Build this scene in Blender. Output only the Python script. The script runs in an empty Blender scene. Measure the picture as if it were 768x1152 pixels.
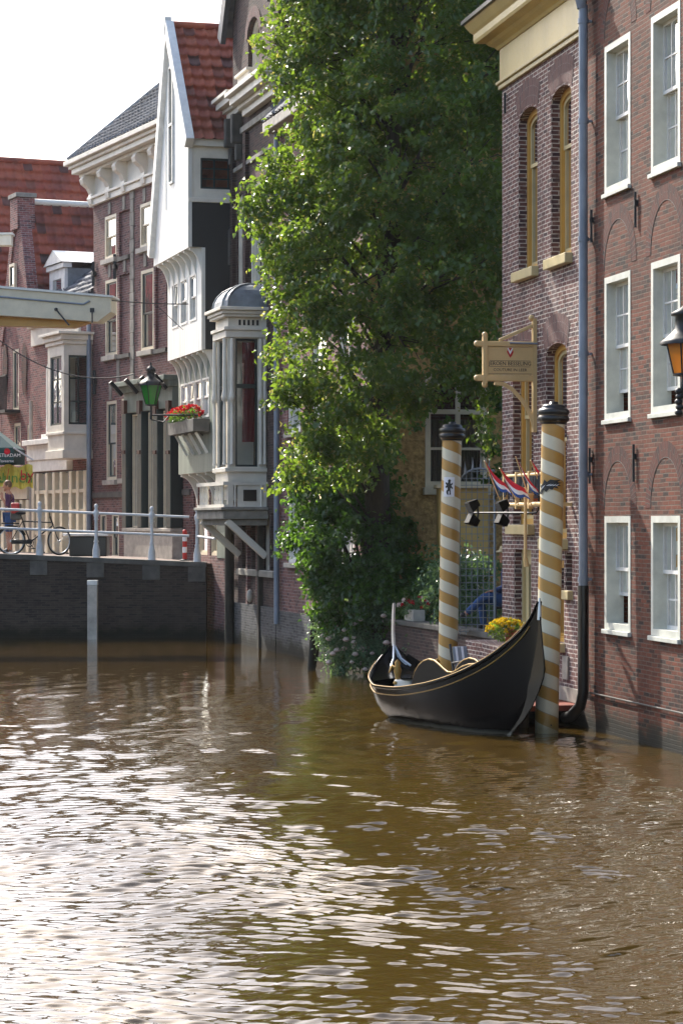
import bpy, bmesh, math, random
import numpy as np
from mathutils import Vector, Matrix, Quaternion

S = bpy.context.scene
COL = S.collection
R = math.radians
rnd = random.Random(7)
RNG = np.random.default_rng(11)

# ------------------------------------------------------------------ camera, sky, sun, exposure
F, H, CX, HY = 2700.0, 2.8, 384.0, 588.0          # focal length in photo pixels, eye height above the water
cam = bpy.data.objects.new('camera', bpy.data.cameras.new('camera'))
COL.objects.link(cam)
cam.location = (0, 0, H); cam.rotation_euler = (R(90), 0, 0)
cam.data.sensor_fit = 'VERTICAL'; cam.data.sensor_height = 36.0; cam.data.sensor_width = 24.0
cam.data.lens = F / 1152 * 36
cam.data.shift_y = 12.0 / 1152
cam.data.clip_start = 0.5; cam.data.clip_end = 6000
S.camera = cam

SUN_AZ, SUN_EL = -30.0, 41.0                        # compass degrees from +Y, degrees up
world = bpy.data.worlds.new('World'); S.world = world; world.use_nodes = True
wn = world.node_tree
sky = wn.nodes.new('ShaderNodeTexSky'); sky.sky_type = 'NISHITA'; sky.sun_disc = False
sky.sun_elevation = R(SUN_EL); sky.sun_rotation = R(SUN_AZ); sky.dust_density = 3.0; sky.air_density = 1.0; sky.ozone_density = 1.0
bg = wn.nodes['Background']; bg.inputs['Strength'].default_value = 0.15
wn.links.new(sky.outputs['Color'], bg.inputs['Color'])
sd = Vector((math.sin(R(SUN_AZ)) * math.cos(R(SUN_EL)), math.cos(R(SUN_AZ)) * math.cos(R(SUN_EL)), math.sin(R(SUN_EL))))
sl = bpy.data.lights.new('sun', 'SUN'); sl.energy = 3.3; sl.angle = R(0.5); sl.color = (1.0, 0.94, 0.84)
so = bpy.data.objects.new('sun', sl); COL.objects.link(so); so.rotation_euler = sd.to_track_quat('Z', 'Y').to_euler(); so.location = (-30, 60, 60)
S.view_settings.view_transform = 'Standard'; S.view_settings.look = 'None'
S.view_settings.exposure = 1.48; S.view_settings.gamma = 1.0; S.view_settings.use_curve_mapping = False
S.cycles.use_denoising = True
S.cycles.max_bounces = 8; S.cycles.transparent_max_bounces = 12; S.cycles.diffuse_bounces = 3; S.cycles.glossy_bounces = 4
S.cycles.caustics_reflective = False; S.cycles.caustics_refractive = False
S.cycles.sample_clamp_indirect = 6.0

# ------------------------------------------------------------------ helpers: geometry
def P(px, py, Y): return Vector(((px - CX) / F * Y, Y, H - (py - HY) / F * Y))

class Wall:
    """a vertical plane: t runs along it away from the viewer, o out of it over the canal, z up"""
    def __init__(s, ox, oy, dx, dy):
        l = math.hypot(dx, dy); s.ox, s.oy, s.dx, s.dy = ox, oy, dx / l, dy / l
        s.nx, s.ny = -s.dy, s.dx
    def pt(s, t, o, z): return Vector((s.ox + s.dx * t + s.nx * o, s.oy + s.dy * t + s.ny * o, z))
    def t(s, px, o=0.0):
        k = (px - CX) / F
        return (k * (s.oy + s.ny * o) - s.ox - s.nx * o) / (s.dx - k * s.dy)
    def z(s, px, py, o=0.0):
        Y = s.oy + s.dy * s.t(px, o) + s.ny * o
        return H - (py - HY) / F * Y
    def turned(s, t, o, inward=True):
        """the plane at right angles, starting at (t,o): its t runs into the house, its o looks at the viewer"""
        p = s.pt(t, o, 0)
        w = Wall(p.x, p.y, -s.nx, -s.ny)
        w.nx, w.ny = -s.dx, -s.dy
        return w

class MB:
    def __init__(s): s.v, s.f, s.uv, s.sm, s.mi = [], [], {}, set(), {}
    def poly(s, pts, uv=None, smooth=False, mi=0):
        i = len(s.v); s.v += [tuple(p) for p in pts]; s.f.append(tuple(range(i, i + len(pts))))
        k = len(s.f) - 1
        if uv: s.uv[k] = uv
        if smooth: s.sm.add(k)
        if mi: s.mi[k] = mi
        return s
    def mesh(s, verts, faces, smooth=False, uvs=None, mi=0):
        i = len(s.v); s.v += [tuple(p) for p in verts]
        for n, f in enumerate(faces):
            s.f.append(tuple(i + a for a in f)); k = len(s.f) - 1
            if smooth: s.sm.add(k)
            if uvs: s.uv[k] = [uvs[a] for a in f]
            if mi: s.mi[k] = mi
        return s
    def hexa(s, c, mi=0):
        return s.mesh(c, [(0, 3, 2, 1), (4, 5, 6, 7), (0, 1, 5, 4), (1, 2, 6, 5), (2, 3, 7, 6), (3, 0, 4, 7)], mi=mi)
    def wbox(s, W, t0, t1, o0, o1, z0, z1, mi=0):
        return s.hexa([W.pt(t0, o0, z0), W.pt(t1, o0, z0), W.pt(t1, o1, z0), W.pt(t0, o1, z0),
                       W.pt(t0, o0, z1), W.pt(t1, o0, z1), W.pt(t1, o1, z1), W.pt(t0, o1, z1)], mi)
    def box(s, c, size, rz=0.0, mat=None, mi=0):
        m = mat or (Matrix.Translation(c) @ Matrix.Rotation(rz, 4, 'Z'))
        x, y, z = (a / 2 for a in size)
        return s.hexa([m @ Vector(p) for p in ((-x, -y, -z), (x, -y, -z), (x, y, -z), (-x, y, -z), (-x, -y, z), (x, -y, z), (x, y, z), (-x, y, z))], mi)
    def bar(s, a, b, w, h, up=Vector((0, 0, 1)), mi=0):
        a, b = Vector(a), Vector(b); d = (b - a); L = d.length; d.normalize()
        x = d.cross(up)
        if x.length < 1e-4: x = d.cross(Vector((0, 1, 0)))
        x.normalize(); y = x.cross(d)
        c = []
        for q in (a, b):
            c += [q - x * w / 2 - y * h / 2, q + x * w / 2 - y * h / 2, q + x * w / 2 + y * h / 2, q - x * w / 2 + y * h / 2]
        return s.hexa(c, mi)
    def tube(s, pts, rad, n=8, cap=True, mi=0, closed=False):
        pts = [Vector(p) for p in pts]; N = len(pts)
        if not hasattr(rad, '__len__'): rad = [rad] * N
        V, Fs = [], []
        ref = None
        for i, p in enumerate(pts):
            if closed: d = pts[(i + 1) % N] - pts[i - 1]
            else: d = pts[min(i + 1, N - 1)] - pts[max(i - 1, 0)]
            d.normalize()
            if ref is None:
                ref = d.orthogonal().normalized()
            x = (ref - d * ref.dot(d)).normalized(); y = d.cross(x); ref = x
            for k in range(n):
                a = 2 * math.pi * k / n
                V.append(p + (x * math.cos(a) + y * math.sin(a)) * rad[i])
        for i in range(N if closed else N - 1):
            j = (i + 1) % N
            for k in range(n):
                Fs.append((i * n + k, i * n + (k + 1) % n, j * n + (k + 1) % n, j * n + k))
        s.mesh(V, Fs, True, mi=mi)
        if cap and not closed:
            s.poly(V[:n][::-1], mi=mi); s.poly(V[-n:], mi=mi)
        return s
    def lathe(s, prof, base, axis=Vector((0, 0, 1)), n=20, a0=0.0, a1=2 * math.pi, mi=0):
        base = Vector(base); q = Vector((0, 0, 1)).rotation_difference(axis)
        full = abs(a1 - a0 - 2 * math.pi) < 1e-6; m = n if full else n + 1
        V, Fs = [], []
        for r, z in prof:
            for k in range(m):
                a = a0 + (a1 - a0) * k / n
                V.append(base + q @ Vector((r * math.cos(a), r * math.sin(a), z)))
        for i in range(len(prof) - 1):
            for k in range(n):
                l = (k + 1) % m
                Fs.append((i * m + k, i * m + l, (i + 1) * m + l, (i + 1) * m + k))
        return s.mesh(V, Fs, True, mi=mi)
    def prism(s, W, out, o0, o1, mi=0):
        a = [W.pt(t, o0, z) for t, z in out]; b = [W.pt(t, o1, z) for t, z in out]
        s.poly(a[::-1], mi=mi); s.poly(b, mi=mi)
        for i in range(len(a)):
            j = (i + 1) % len(a); s.poly([a[i], a[j], b[j], b[i]], mi=mi)
        return s
    def ring(s, W, A, B, o0, o1, back=False):
        n = len(A)
        for i in range(n):
            j = (i + 1) % n
            s.poly([W.pt(*_x(A[i], o1)), W.pt(*_x(A[j], o1)), W.pt(*_x(B[j], o1)), W.pt(*_x(B[i], o1))])
            s.poly([W.pt(*_x(B[i], o1)), W.pt(*_x(B[j], o1)), W.pt(*_x(B[j], o0)), W.pt(*_x(B[i], o0))])
            s.poly([W.pt(*_x(A[i], o0)), W.pt(*_x(A[j], o0)), W.pt(*_x(A[j], o1)), W.pt(*_x(A[i], o1))])
            if back: s.poly([W.pt(*_x(A[i], o0)), W.pt(*_x(A[j], o0)), W.pt(*_x(B[j], o0)), W.pt(*_x(B[i], o0))])
        return s
    def ball(s, c, r, n=10, m=6, sc=(1, 1, 1), mi=0):
        prof = [(math.sin(math.pi * i / m) * r, -math.cos(math.pi * i / m) * r) for i in range(m + 1)]
        i0 = len(s.v); s.lathe(prof, (0, 0, 0), n=n, mi=mi)
        for k in range(i0, len(s.v)):
            x, y, z = s.v[k]; s.v[k] = (c[0] + x * sc[0], c[1] + y * sc[1], c[2] + z * sc[2])
        return s
    def build(s, name, mat, parent=None, bevel=0.0, smooth_all=False):
        me = bpy.data.meshes.new(name)
        off = Vector(parent['_org']) if parent is not None else Vector((0, 0, 0))
        arr = np.array(s.v, dtype=np.float64)
        me.from_pydata((arr - np.array(off)).tolist(), [], s.f)
        mats = mat if isinstance(mat, (list, tuple)) else [mat]
        for m in mats: me.materials.append(m)
        uvl = me.uv_layers.new(name='UVMap').data
        me.calc_loop_triangles() if False else None
        for p in me.polygons:
            if p.index in s.uv:
                for li, uv in zip(p.loop_indices, s.uv[p.index]): uvl[li].uv = uv
            else:
                n = p.normal
                if abs(n.z) < 0.8:
                    l = math.hypot(n.x, n.y) or 1; tx, ty = -n.y / l, n.x / l
                    for li, vi in zip(p.loop_indices, p.vertices): q = arr[vi]; uvl[li].uv = (q[0] * tx + q[1] * ty, q[2])
                else:
                    for li, vi in zip(p.loop_indices, p.vertices): q = arr[vi]; uvl[li].uv = (q[0], q[1])
            if p.index in s.sm or smooth_all: p.use_smooth = True
            if p.index in s.mi: p.material_index = s.mi[p.index]
        o = bpy.data.objects.new(name, me); COL.objects.link(o)
        o['_org'] = tuple(off)
        if parent is not None: o.parent = parent
        if bevel:
            b = o.modifiers.new('bevel', 'BEVEL'); b.width = bevel; b.segments = 2; b.limit_method = 'ANGLE'; b.angle_limit = R(50)
        return o

def _x(p, o): return (p[0], o, p[1])

def thing(name, loc, label, cat, group=None):
    o = bpy.data.objects.new(name, None); COL.objects.link(o); o.empty_display_size = 0.2
    o.location = loc; o['_org'] = tuple(loc); o['label'] = label; o['category'] = cat
    if group: o['group'] = group
    return o
def tag(o, label, cat, group=None):
    o['label'] = label; o['category'] = cat
    if group: o['group'] = group
    return o
def recentre(o):
    """move a single-mesh thing's origin to its base"""
    me = o.data; n = len(me.vertices); a = np.empty(n * 3); me.vertices.foreach_get('co', a); a = a.reshape(-1, 3)
    c = (a.min(0) + a.max(0)) / 2; c[2] = a[:, 2].min()
    me.vertices.foreach_set('co', (a - c).ravel()); o.location = c; return o
def struct(o): o['kind'] = 'structure'; return o
def copy_tree(o, parent=None):
    c = o.copy(); COL.objects.link(c)
    if parent is not None: c.parent = parent
    for ch in o.children: copy_tree(ch, c)
    return c

def outline(a, b, c, d, r=0.0, n=10):
    if r <= 0: return [(a, c), (b, c), (b, d), (a, d)]
    w = (b - a) / 2; m = (a + b) / 2
    pts = [(a, c), (b, c)]
    for i in range(n + 1):
        th = math.pi * i / n
        pts.append((m + w * math.cos(th), d - r + r * math.sin(th)))
    return pts

def wall_sheet(m, W, t0, t1, z0, z1, ops=(), o=0.0, depth=0.3, mi=0):
    ts = sorted({t0, t1} | {q for op in ops for q in op[:2]}); zs = sorted({z0, z1} | {q for op in ops for q in op[2:4]})
    ts = [t for t in ts if t0 <= t <= t1]; zs = [z for z in zs if z0 <= z <= z1]
    for i in range(len(ts) - 1):
        for j in range(len(zs) - 1):
            tm, zm = (ts[i] + ts[i + 1]) / 2, (zs[j] + zs[j + 1]) / 2
            if any(op[0] < tm < op[1] and op[2] < zm < op[3] for op in ops): continue
            m.poly([W.pt(ts[i + 1], o, zs[j]), W.pt(ts[i], o, zs[j]), W.pt(ts[i], o, zs[j + 1]), W.pt(ts[i + 1], o, zs[j + 1])], mi=mi)
    for op in ops:
        a, b, c, d = op[:4]; r = op[4] if len(op) > 4 else 0
        out = outline(a, b, c, d, r)
        for i in range(len(out)):
            p, q = out[i], out[(i + 1) % len(out)]
            m.poly([W.pt(p[0], o, p[1]), W.pt(q[0], o, q[1]), W.pt(q[0], o - depth, q[1]), W.pt(p[0], o - depth, p[1])], mi=mi)
        if r > 0:
            arc = out[2:]; h = len(arc) // 2
            m.poly([W.pt(b, o, d)] + [W.pt(p[0], o, p[1]) for p in arc[:h + 1]], mi=mi)
            m.poly([W.pt(a, o, d)] + [W.pt(p[0], o, p[1]) for p in arc[h:]], mi=mi)

def shell(m, W, t0, t1, z0, z1, dp, near=True, far=True, o=0.0, mi=0, top=True):
    def q(a, b, c, d): m.poly([W.pt(*a), W.pt(*b), W.pt(*c), W.pt(*d)], mi=mi)
    if near: q((t0, o, z0), (t0, o - dp, z0), (t0, o - dp, z1), (t0, o, z1))
    if far: q((t1, o, z0), (t1, o - dp, z0), (t1, o - dp, z1), (t1, o, z1))
    q((t0, o - dp, z0), (t1, o - dp, z0), (t1, o - dp, z1), (t0, o - dp, z1))
    if top: q((t0, o, z1), (t1, o, z1), (t1, o - dp, z1), (t0, o - dp, z1))

# ------------------------------------------------------------------ helpers: materials
def hx(h):
    h = h.lstrip('#'); c = [int(h[i:i + 2], 16) / 255 for i in (0, 2, 4)]
    return tuple(x / 12.92 if x <= 0.04045 else ((x + 0.055) / 1.055) ** 2.4 for x in c)

class Nd:
    def __init__(s, name):
        s.m = bpy.data.materials.new(name); s.m.use_nodes = True; s.t = s.m.node_tree
        s.b = s.t.nodes['Principled BSDF']; s.out = s.t.nodes['Material Output']
    def n(s, ty, ins=None, **kw):
        x = s.t.nodes.new('ShaderNode' + ty)
        for k, v in kw.items(): setattr(x, k, v)
        for k, v in (ins or {}).items():
            if hasattr(v, 'is_output'): s.t.links.new(v, x.inputs[k])
            else: x.inputs[k].default_value = v
        return x
    def l(s, a, b): s.t.links.new(a, b)
    def mix(s, f, a, b, mode='MIX'):
        x = s.t.nodes.new('ShaderNodeMix'); x.data_type = 'RGBA'; x.blend_type = mode
        for k, v in ((0, f), (6, a), (7, b)):
            if hasattr(v, 'is_output'): s.l(v, x.inputs[k])
            else: x.inputs[k].default_value = v if k == 0 else (*v[:3], 1)
        return x.outputs[2]
    def ramp(s, f, a, b):
        x = s.n('MapRange', {'Value': f, 'From Min': a, 'From Max': b}); return x.outputs[0]
    def math(s, op, a, b=0.0, c=None):
        x = s.t.nodes.new('ShaderNodeMath'); x.operation = op
        for k, v in ((0, a), (1, b), (2, c)):
            if v is None: continue
            if hasattr(v, 'is_output'): s.l(v, x.inputs[k])
            else: x.inputs[k].default_value = v
        return x.outputs[0]
    def co(s, k='Object'): return s.n('TexCoord').outputs[k]
    def noise(s, v, sc, det=4, ro=0.55, out='Fac'): return s.n('TexNoise', {'Vector': v, 'Scale': sc, 'Detail': det, 'Roughness': ro}).outputs[out]
    def scale(s, v, xyz): return s.n('Mapping', {'Vector': v, 'Scale': xyz}).outputs[0]
    def bump(s, h, st, dist=0.01):
        b = s.n('Bump', {'Height': h, 'Strength': st, 'Distance': dist}); s.l(b.outputs[0], s.b.inputs['Normal'])

def paint(name, col, rough=0.45, var=0.12, sc=3.0, bump=0.15, metal=0.0, dirt=None, streak=False):
    N = Nd(name); c = N.co(); v = N.noise(N.scale(c, (sc, sc, sc * (0.25 if streak else 1))), 1.0, 5, 0.6)
    f = N.noise(c, sc * 14, 3)
    dk = tuple(x * (1 - var * 2) for x in col); lt = tuple(min(1, x * (1 + var * 0.6)) for x in col)
    cc = N.mix(N.ramp(v, 0.3, 0.7), dirt or dk, lt)
    if dirt: cc = N.mix(N.ramp(v, 0.28, 0.48), dirt, N.mix(f, dk, lt))
    N.l(cc, N.b.inputs['Base Color']); N.b.inputs['Metallic'].default_value = metal
    N.l(N.math('MULTIPLY_ADD', f, 0.25, rough - 0.1), N.b.inputs['Roughness'])
    if bump: N.bump(f, bump, 0.004)
    return N.m

def brick(name, c1, c2, mortar, dark, bw=0.21, rh=0.056, ms=0.007, stain=0.35, bump=0.6, algae=False, radial=False):
    N = Nd(name); uv = N.co('UV')
    wob = N.n('VectorMath', {0: uv, 1: N.n('VectorMath', {0: N.n('TexNoise', {'Vector': uv, 'Scale': 2.3, 'Detail': 2}).outputs['Color'], 1: (0.02, 0.02, 0)}, operation='MULTIPLY').outputs[0]}, operation='ADD').outputs[0]
    bt = N.n('TexBrick', {'Vector': wob, 'Color1': (*c1, 1), 'Color2': (*c2, 1), 'Mortar': (*mortar, 1), 'Scale': 1.0, 'Mortar Size': ms, 'Mortar Smooth': 0.25, 'Bias': 0.0, 'Brick Width': bw, 'Row Height': rh})
    # a second draw with the same layout gives single dark or pale bricks
    b2 = N.n('TexBrick', {'Vector': wob, 'Color1': (0, 0, 0, 1), 'Color2': (1, 1, 1, 1), 'Mortar': (0.5, 0.5, 0.5, 1), 'Scale': 1.0, 'Mortar Size': ms, 'Brick Width': bw, 'Row Height': rh})
    lum = N.n('RGBToBW', {'Color': b2.outputs['Color']}).outputs[0]
    notm = N.math('SUBTRACT', 1.0, bt.outputs['Fac'])
    big = N.noise(uv, 0.55, 4, 0.6); mid = N.noise(uv, 6.0, 3); fine = N.noise(uv, 60, 2)
    jit = N.noise(N.scale(uv, (4.7, 17.0, 1)), 1.0, 1)
    col = N.mix(N.math('MULTIPLY', N.ramp(lum, 0.62, 0.9), notm), bt.outputs['Color'], dark)
    col = N.mix(N.math('MULTIPLY', N.ramp(jit, 0.52, 0.68), 0.7), col, tuple(x * 0.55 for x in c1))
    col = N.mix(N.math('MULTIPLY', N.ramp(jit, 0.45, 0.28), 0.6), col, tuple(min(1, x * 1.5) for x in c2))
    col = N.mix(N.math('MULTIPLY', N.ramp(big, 0.45, 0.75), stain), col, tuple(x * 0.5 for x in dark))
    col = N.mix(N.math('MULTIPLY', N.ramp(mid, 0.5, 0.8), 0.25), col, mortar)
    st = N.noise(N.scale(uv, (1.6, 0.22, 1)), 1.0, 5, 0.65)
    col = N.mix(N.math('MULTIPLY', N.ramp(st, 0.52, 0.72), 0.45), col, tuple(x * 0.42 for x in c2)); col = N.mix(N.math('MULTIPLY', N.ramp(st, 0.42, 0.25), 0.22), col, mortar)
    if algae:
        z = N.n('SeparateXYZ', {0: N.n('NewGeometry').outputs['Position']}).outputs[2]
        zz = N.math('ADD', z, N.math('MULTIPLY', N.noise(uv, 3.0, 4), -0.5))
        col = N.mix(N.math('MULTIPLY', N.ramp(zz, 0.14, -0.12), 0.85), col, hx('#1c1e0e'))
        col = N.mix(N.math('MULTIPLY', N.ramp(zz, 0.0, -0.16), 0.9), col, hx('#0e0f07'))
    N.l(col, N.b.inputs['Base Color']); N.b.inputs['Roughness'].default_value = 0.85
    N.b.inputs['Specular IOR Level'].default_value = 0.3
    N.bump(N.math('ADD', N.math('MULTIPLY', notm, 1.0), N.math('MULTIPLY', fine, 0.35)), bump, 0.008)
    return N.m

M = {}
M['brick_red'] = brick('red brick', hx('#6a3421'), hx('#4c281b'), hx('#60564c'), hx('#1f1615'), algae=True, stain=0.4)
M['brick_mauve'] = brick('mauve brick', hx('#6b4740'), hx('#5c4140'), hx('#bdb5ac'), hx('#402f33'), rh=0.062, ms=0.008, algae=True, stain=0.25)
M['brick_arch'] = brick('arch brick', hx('#592a20'), hx('#41231d'), hx('#4c443f'), hx('#20161a'), bw=0.22, rh=0.062)
M['brick_march'] = brick('mauve arch brick', hx('#684540'), hx('#573c3d'), hx('#7b736d'), hx('#402f32'), bw=0.3, rh=0.065)
M['brick_dark'] = brick('dark brick', hx('#4e3a36'), hx('#40312f'), hx('#5c544d'), hx('#252022'), algae=True)
M['brick_bridge'] = brick('bridge brick', hx('#453a34'), hx('#38302c'), hx('#4a433b'), hx('#2a2623'), algae=True, stain=0.6)
M['brick_pink'] = brick('pink brick', hx('#8b5650'), hx('#7a4746'), hx('#9b918a'), hx('#54383a'), bw=0.22, rh=0.07)
M['brick_purple'] = brick('purple brick', hx('#7d5550'), hx('#6b4a4a'), hx('#8b807a'), hx('#493538'), bw=0.22, rh=0.066, algae=True)
M['brick_grey'] = brick('grey plinth brick', hx('#4f5053'), hx('#44464a'), hx('#62625f'), hx('#2c2d31'), algae=True)
M['white'] = paint('white paint', hx('#e2e0da'), 0.42, 0.1, 4)
M['white_aged'] = paint('aged white paint', hx('#dcdad2'), 0.5, 0.10, 2.0, streak=True)
M['frame_green'] = paint('grey green paint', hx('#c9cabf'), 0.45, 0.11, 4)
M['cream'] = paint('cream paint', hx('#d8ccb2'), 0.45, 0.08)
M['cream_pale'] = paint('pale cream paint', hx('#ddd6c8'), 0.5, 0.10, 2.0)
M['ochre'] = paint('ochre paint', hx('#c89a48'), 0.4, 0.08)
M['ochre_light'] = paint('pale ochre paint', hx('#bfae80'), 0.45, 0.1)
M['ochre_frieze'] = paint('ochre frieze paint', hx('#c9b379'), 0.4, 0.10, 1.2, streak=True)
M['sign_tan'] = paint('tan sign paint', hx('#c6a874'), 0.45, 0.06)
M['stone'] = paint('grey stone', hx('#8f8a80'), 0.8, 0.2, 4, 0.5)
M['stone_pale'] = paint('pale stone', hx('#b3aca0'), 0.75, 0.18, 4, 0.4)
M['stone_dark'] = paint('dark stone', hx('#5b5853'), 0.8, 0.25, 3, 0.5)
M['black'] = paint('black paint', hx('#0b0c0e'), 0.3, 0.15)
M['black_wood'] = paint('tarred black boards', hx('#16191b'), 0.6, 0.25, 4, 0.5, streak=True)
M['iron'] = paint('black iron', hx('#1a1b1d'), 0.5, 0.2)
M['green_black'] = paint('dark green paint', hx('#1c2a2b'), 0.35, 0.1)
M['pipe_grey'] = paint('grey pipe paint', hx('#7f8997'), 0.45, 0.15, 2)
M['lead'] = paint('lead sheet', hx('#7d8489'), 0.5, 0.25, 2.5, 0.3)
M['slate'] = paint('slate', hx('#4a4d55'), 0.55, 0.25, 5, 0.4)
M['grey_green_board'] = paint('grey green boards', hx('#7f877a'), 0.55, 0.15, 3, streak=True)
M['stucco'] = None
M['bridge_rail'] = paint('white railing paint', hx('#c9ccd0'), 0.4, 0.12)
M['post_white'] = paint('weathered white post', hx('#bdb4a8'), 0.6, 0.2, 3)
M['red'] = paint('red paint', hx('#b3201d'), 0.4, 0.08)
M['blue'] = paint('blue cloth', hx('#2455a8'), 0.7, 0.05)
M['flag_white'] = paint('white cloth', hx('#e8e8ea'), 0.7, 0.04)
M['flag_red'] = paint('red cloth', hx('#d11a2b'), 0.7, 0.05)
M['gold'] = paint('gold paint', hx('#94722f'), 0.45, 0.2, 6, metal=0.3)
M['steel'] = paint('polished steel', hx('#b9c0c8'), 0.3, 0.05, metal=0.7, bump=0)
M['leather'] = paint('black leather', hx('#0a0a0b'), 0.8, 0.15, bump=0.1); M['leather'].node_tree.nodes['Principled BSDF'].inputs['Specular IOR Level'].default_value = 0.1
M['galv'] = paint('galvanised wire', hx('#8b949b'), 0.5, 0.15)
M['terracotta'] = paint('terracotta', hx('#a0522f'), 0.7, 0.15)
M['red_wood'] = paint('red brown planks', hx('#7c3520'), 0.55, 0.2, 4)
M['brown_wood'] = paint('brown varnished wood', hx('#4e2d20'), 0.5, 0.2, 4)
M['old_wood'] = paint('weathered wood', hx('#2e2a22'), 0.85, 0.3, 5, 0.6)
M['tan_shed'] = paint('tan boards', hx('#c2a361'), 0.55, 0.1, 2)
M['skin'] = paint('skin', hx('#b98163'), 0.5, 0.04, bump=0)
M['hair'] = paint('light brown hair', hx('#6e4c30'), 0.6, 0.25, 20)
M['purple'] = paint('purple shirt', hx('#5a2f52'), 0.8, 0.2, 10)
M['denim'] = paint('blue denim', hx('#31507f'), 0.85, 0.12, 8)
M['navy'] = paint('navy cloth', hx('#20345e'), 0.85, 0.12, 8)
M['straw'] = paint('straw', hx('#c8b48a'), 0.8, 0.12, 20)
M['rubber'] = paint('black rubber', hx('#101010'), 0.7, 0.1)
M['red_curtain'] = paint('red curtain', hx('#8e1522'), 0.85, 0.15, 6)
M['awning'] = paint('dark green canvas', hx('#1d484b'), 0.75, 0.08)
M['yellow_cloth'] = paint('yellow canvas', hx('#dbd05f'), 0.75, 0.08)
M['leaf_text'] = paint('green lettering', hx('#4d8a35'), 0.7, 0.05)
M['grey_cushion'] = paint('grey striped cushion', hx('#8b9096'), 0.8, 0.1)
M['curtain'] = None

def mk_special():
    # window glass: clear with mirror reflection that grows at flat angles
    N = Nd('window glass'); fr = N.n('Fresnel', {'IOR': 1.45}).outputs[0]
    c = N.co(); wv = N.noise(c, 2.2, 2)
    bp = N.n('Bump', {'Height': wv, 'Strength': 0.12, 'Distance': 0.02})
    gl = N.n('BsdfGlossy', {'Color': (0.95, 0.97, 1, 1), 'Roughness': 0.02}); N.l(bp.outputs[0], gl.inputs['Normal'])
    tr = N.n('BsdfTransparent', {'Color': (0.80, 0.84, 0.83, 1)})
    mx = N.n('MixShader', {0: N.math('MINIMUM', N.math('MULTIPLY_ADD', fr, 1.0, 0.01), 1.0), 1: tr.outputs[0], 2: gl.outputs[0]})
    N.l(mx.outputs[0], N.out.inputs['Surface']); M['glass'] = N.m
    # curtain with folds
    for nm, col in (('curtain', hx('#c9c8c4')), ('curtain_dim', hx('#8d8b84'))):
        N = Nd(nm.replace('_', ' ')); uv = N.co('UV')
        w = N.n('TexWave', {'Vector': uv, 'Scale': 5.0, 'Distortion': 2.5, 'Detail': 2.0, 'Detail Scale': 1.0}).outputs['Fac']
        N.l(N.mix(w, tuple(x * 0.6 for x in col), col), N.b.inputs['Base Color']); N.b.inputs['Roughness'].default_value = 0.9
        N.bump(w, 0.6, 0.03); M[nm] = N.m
    # stucco
    N = Nd('rough ochre stucco'); uv = N.co('UV')
    v = N.noise(N.n('VectorMath', {0: uv, 1: N.n('VectorMath', {0: N.noise(uv, 2.0, 2, out='Color'), 1: (0.25, 0.25, 0)}, operation='MULTIPLY').outputs[0]}, operation='ADD').outputs[0], 9.0, 6, 0.65)
    b = N.noise(uv, 0.9, 4)
    col = N.mix(N.ramp(v, 0.35, 0.65), hx('#86683c'), hx('#cda869')); col = N.mix(N.math('MULTIPLY', N.ramp(b, 0.5, 0.75), 0.6), col, hx('#59462c'))
    N.l(col, N.b.inputs['Base Color']); N.b.inputs['Roughness'].default_value = 0.9; N.bump(v, 1.0, 0.05); M['stucco'] = N.m
    # clay pantiles: every tile its own shade
    for nm, a, bb, dk in (('tile', '#8e402c', '#aa5838', '#4f2e28'), ('tile_old', '#80392a', '#994a31', '#3c2623'), ('tile_grey', '#585a60', '#6b6c70', '#37383c')):
        N = Nd('clay pantile ' + nm); uv = N.co('UV')
        s = N.n('SeparateXYZ', {0: uv})
        cu = N.math('FLOOR', s.outputs[0]); cv = N.math('FLOOR', s.outputs[1])
        wn_ = N.n('TexWhiteNoise', {0: N.n('CombineXYZ', {0: cu, 1: cv}).outputs[0]}, noise_dimensions='3D').outputs['Value']
        ob = N.co(); n1 = N.noise(ob, 0.7, 4); n2 = N.noise(ob, 7, 4)
        col = N.mix(wn_, hx(a), hx(bb)); col = N.mix(N.ramp(wn_, 0.85, 1.0), col, hx(dk))
        col = N.mix(N.math('MULTIPLY', N.ramp(n1, 0.42, 0.7), 0.7), col, hx(dk)); col = N.mix(N.math('MULTIPLY', N.ramp(n2, 0.5, 0.8), 0.5), col, hx(dk))
        N.l(col, N.b.inputs['Base Color']); N.b.inputs['Roughness'].default_value = 0.75; N.bump(n2, 0.4, 0.01); M[nm] = N.m
    # white boards of the wooden gable
    N = Nd('white weatherboards'); uv = N.co('UV'); s = N.n('SeparateXYZ', {0: uv})
    fr = N.math('FRACT', N.math('MULTIPLY', s.outputs[0], 4.2)); gap = N.ramp(N.math('ABSOLUTE', N.math('SUBTRACT', fr, 0.5)), 0.5, 0.455)
    idx = N.math('FLOOR', N.math('MULTIPLY', s.outputs[0], 4.2)); wv = N.n('TexWhiteNoise', {1: idx}, noise_dimensions='1D').outputs['Value']
    st = N.noise(N.scale(uv, (9, 0.9, 1)), 1, 5)
    col = N.mix(wv, hx('#dcdcd8'), hx('#ecebe6')); col = N.mix(N.math('MULTIPLY', N.ramp(st, 0.5, 0.8), 0.35), col, hx('#9aa09a')); col = N.mix(gap, hx('#6f7470'), col)
    N.l(col, N.b.inputs['Base Color']); N.b.inputs['Roughness'].default_value = 0.5; N.bump(gap, 0.6, 0.01); M['boards'] = N.m
    # helical stripes
    N = Nd('striped pole paint'); ob = N.co('UV'); s = N.n('SeparateXYZ', {0: ob})
    f = N.math('FRACT', N.math('ADD', N.math('MULTIPLY', s.outputs[1], 1 / 0.35), s.outputs[0]))
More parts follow.
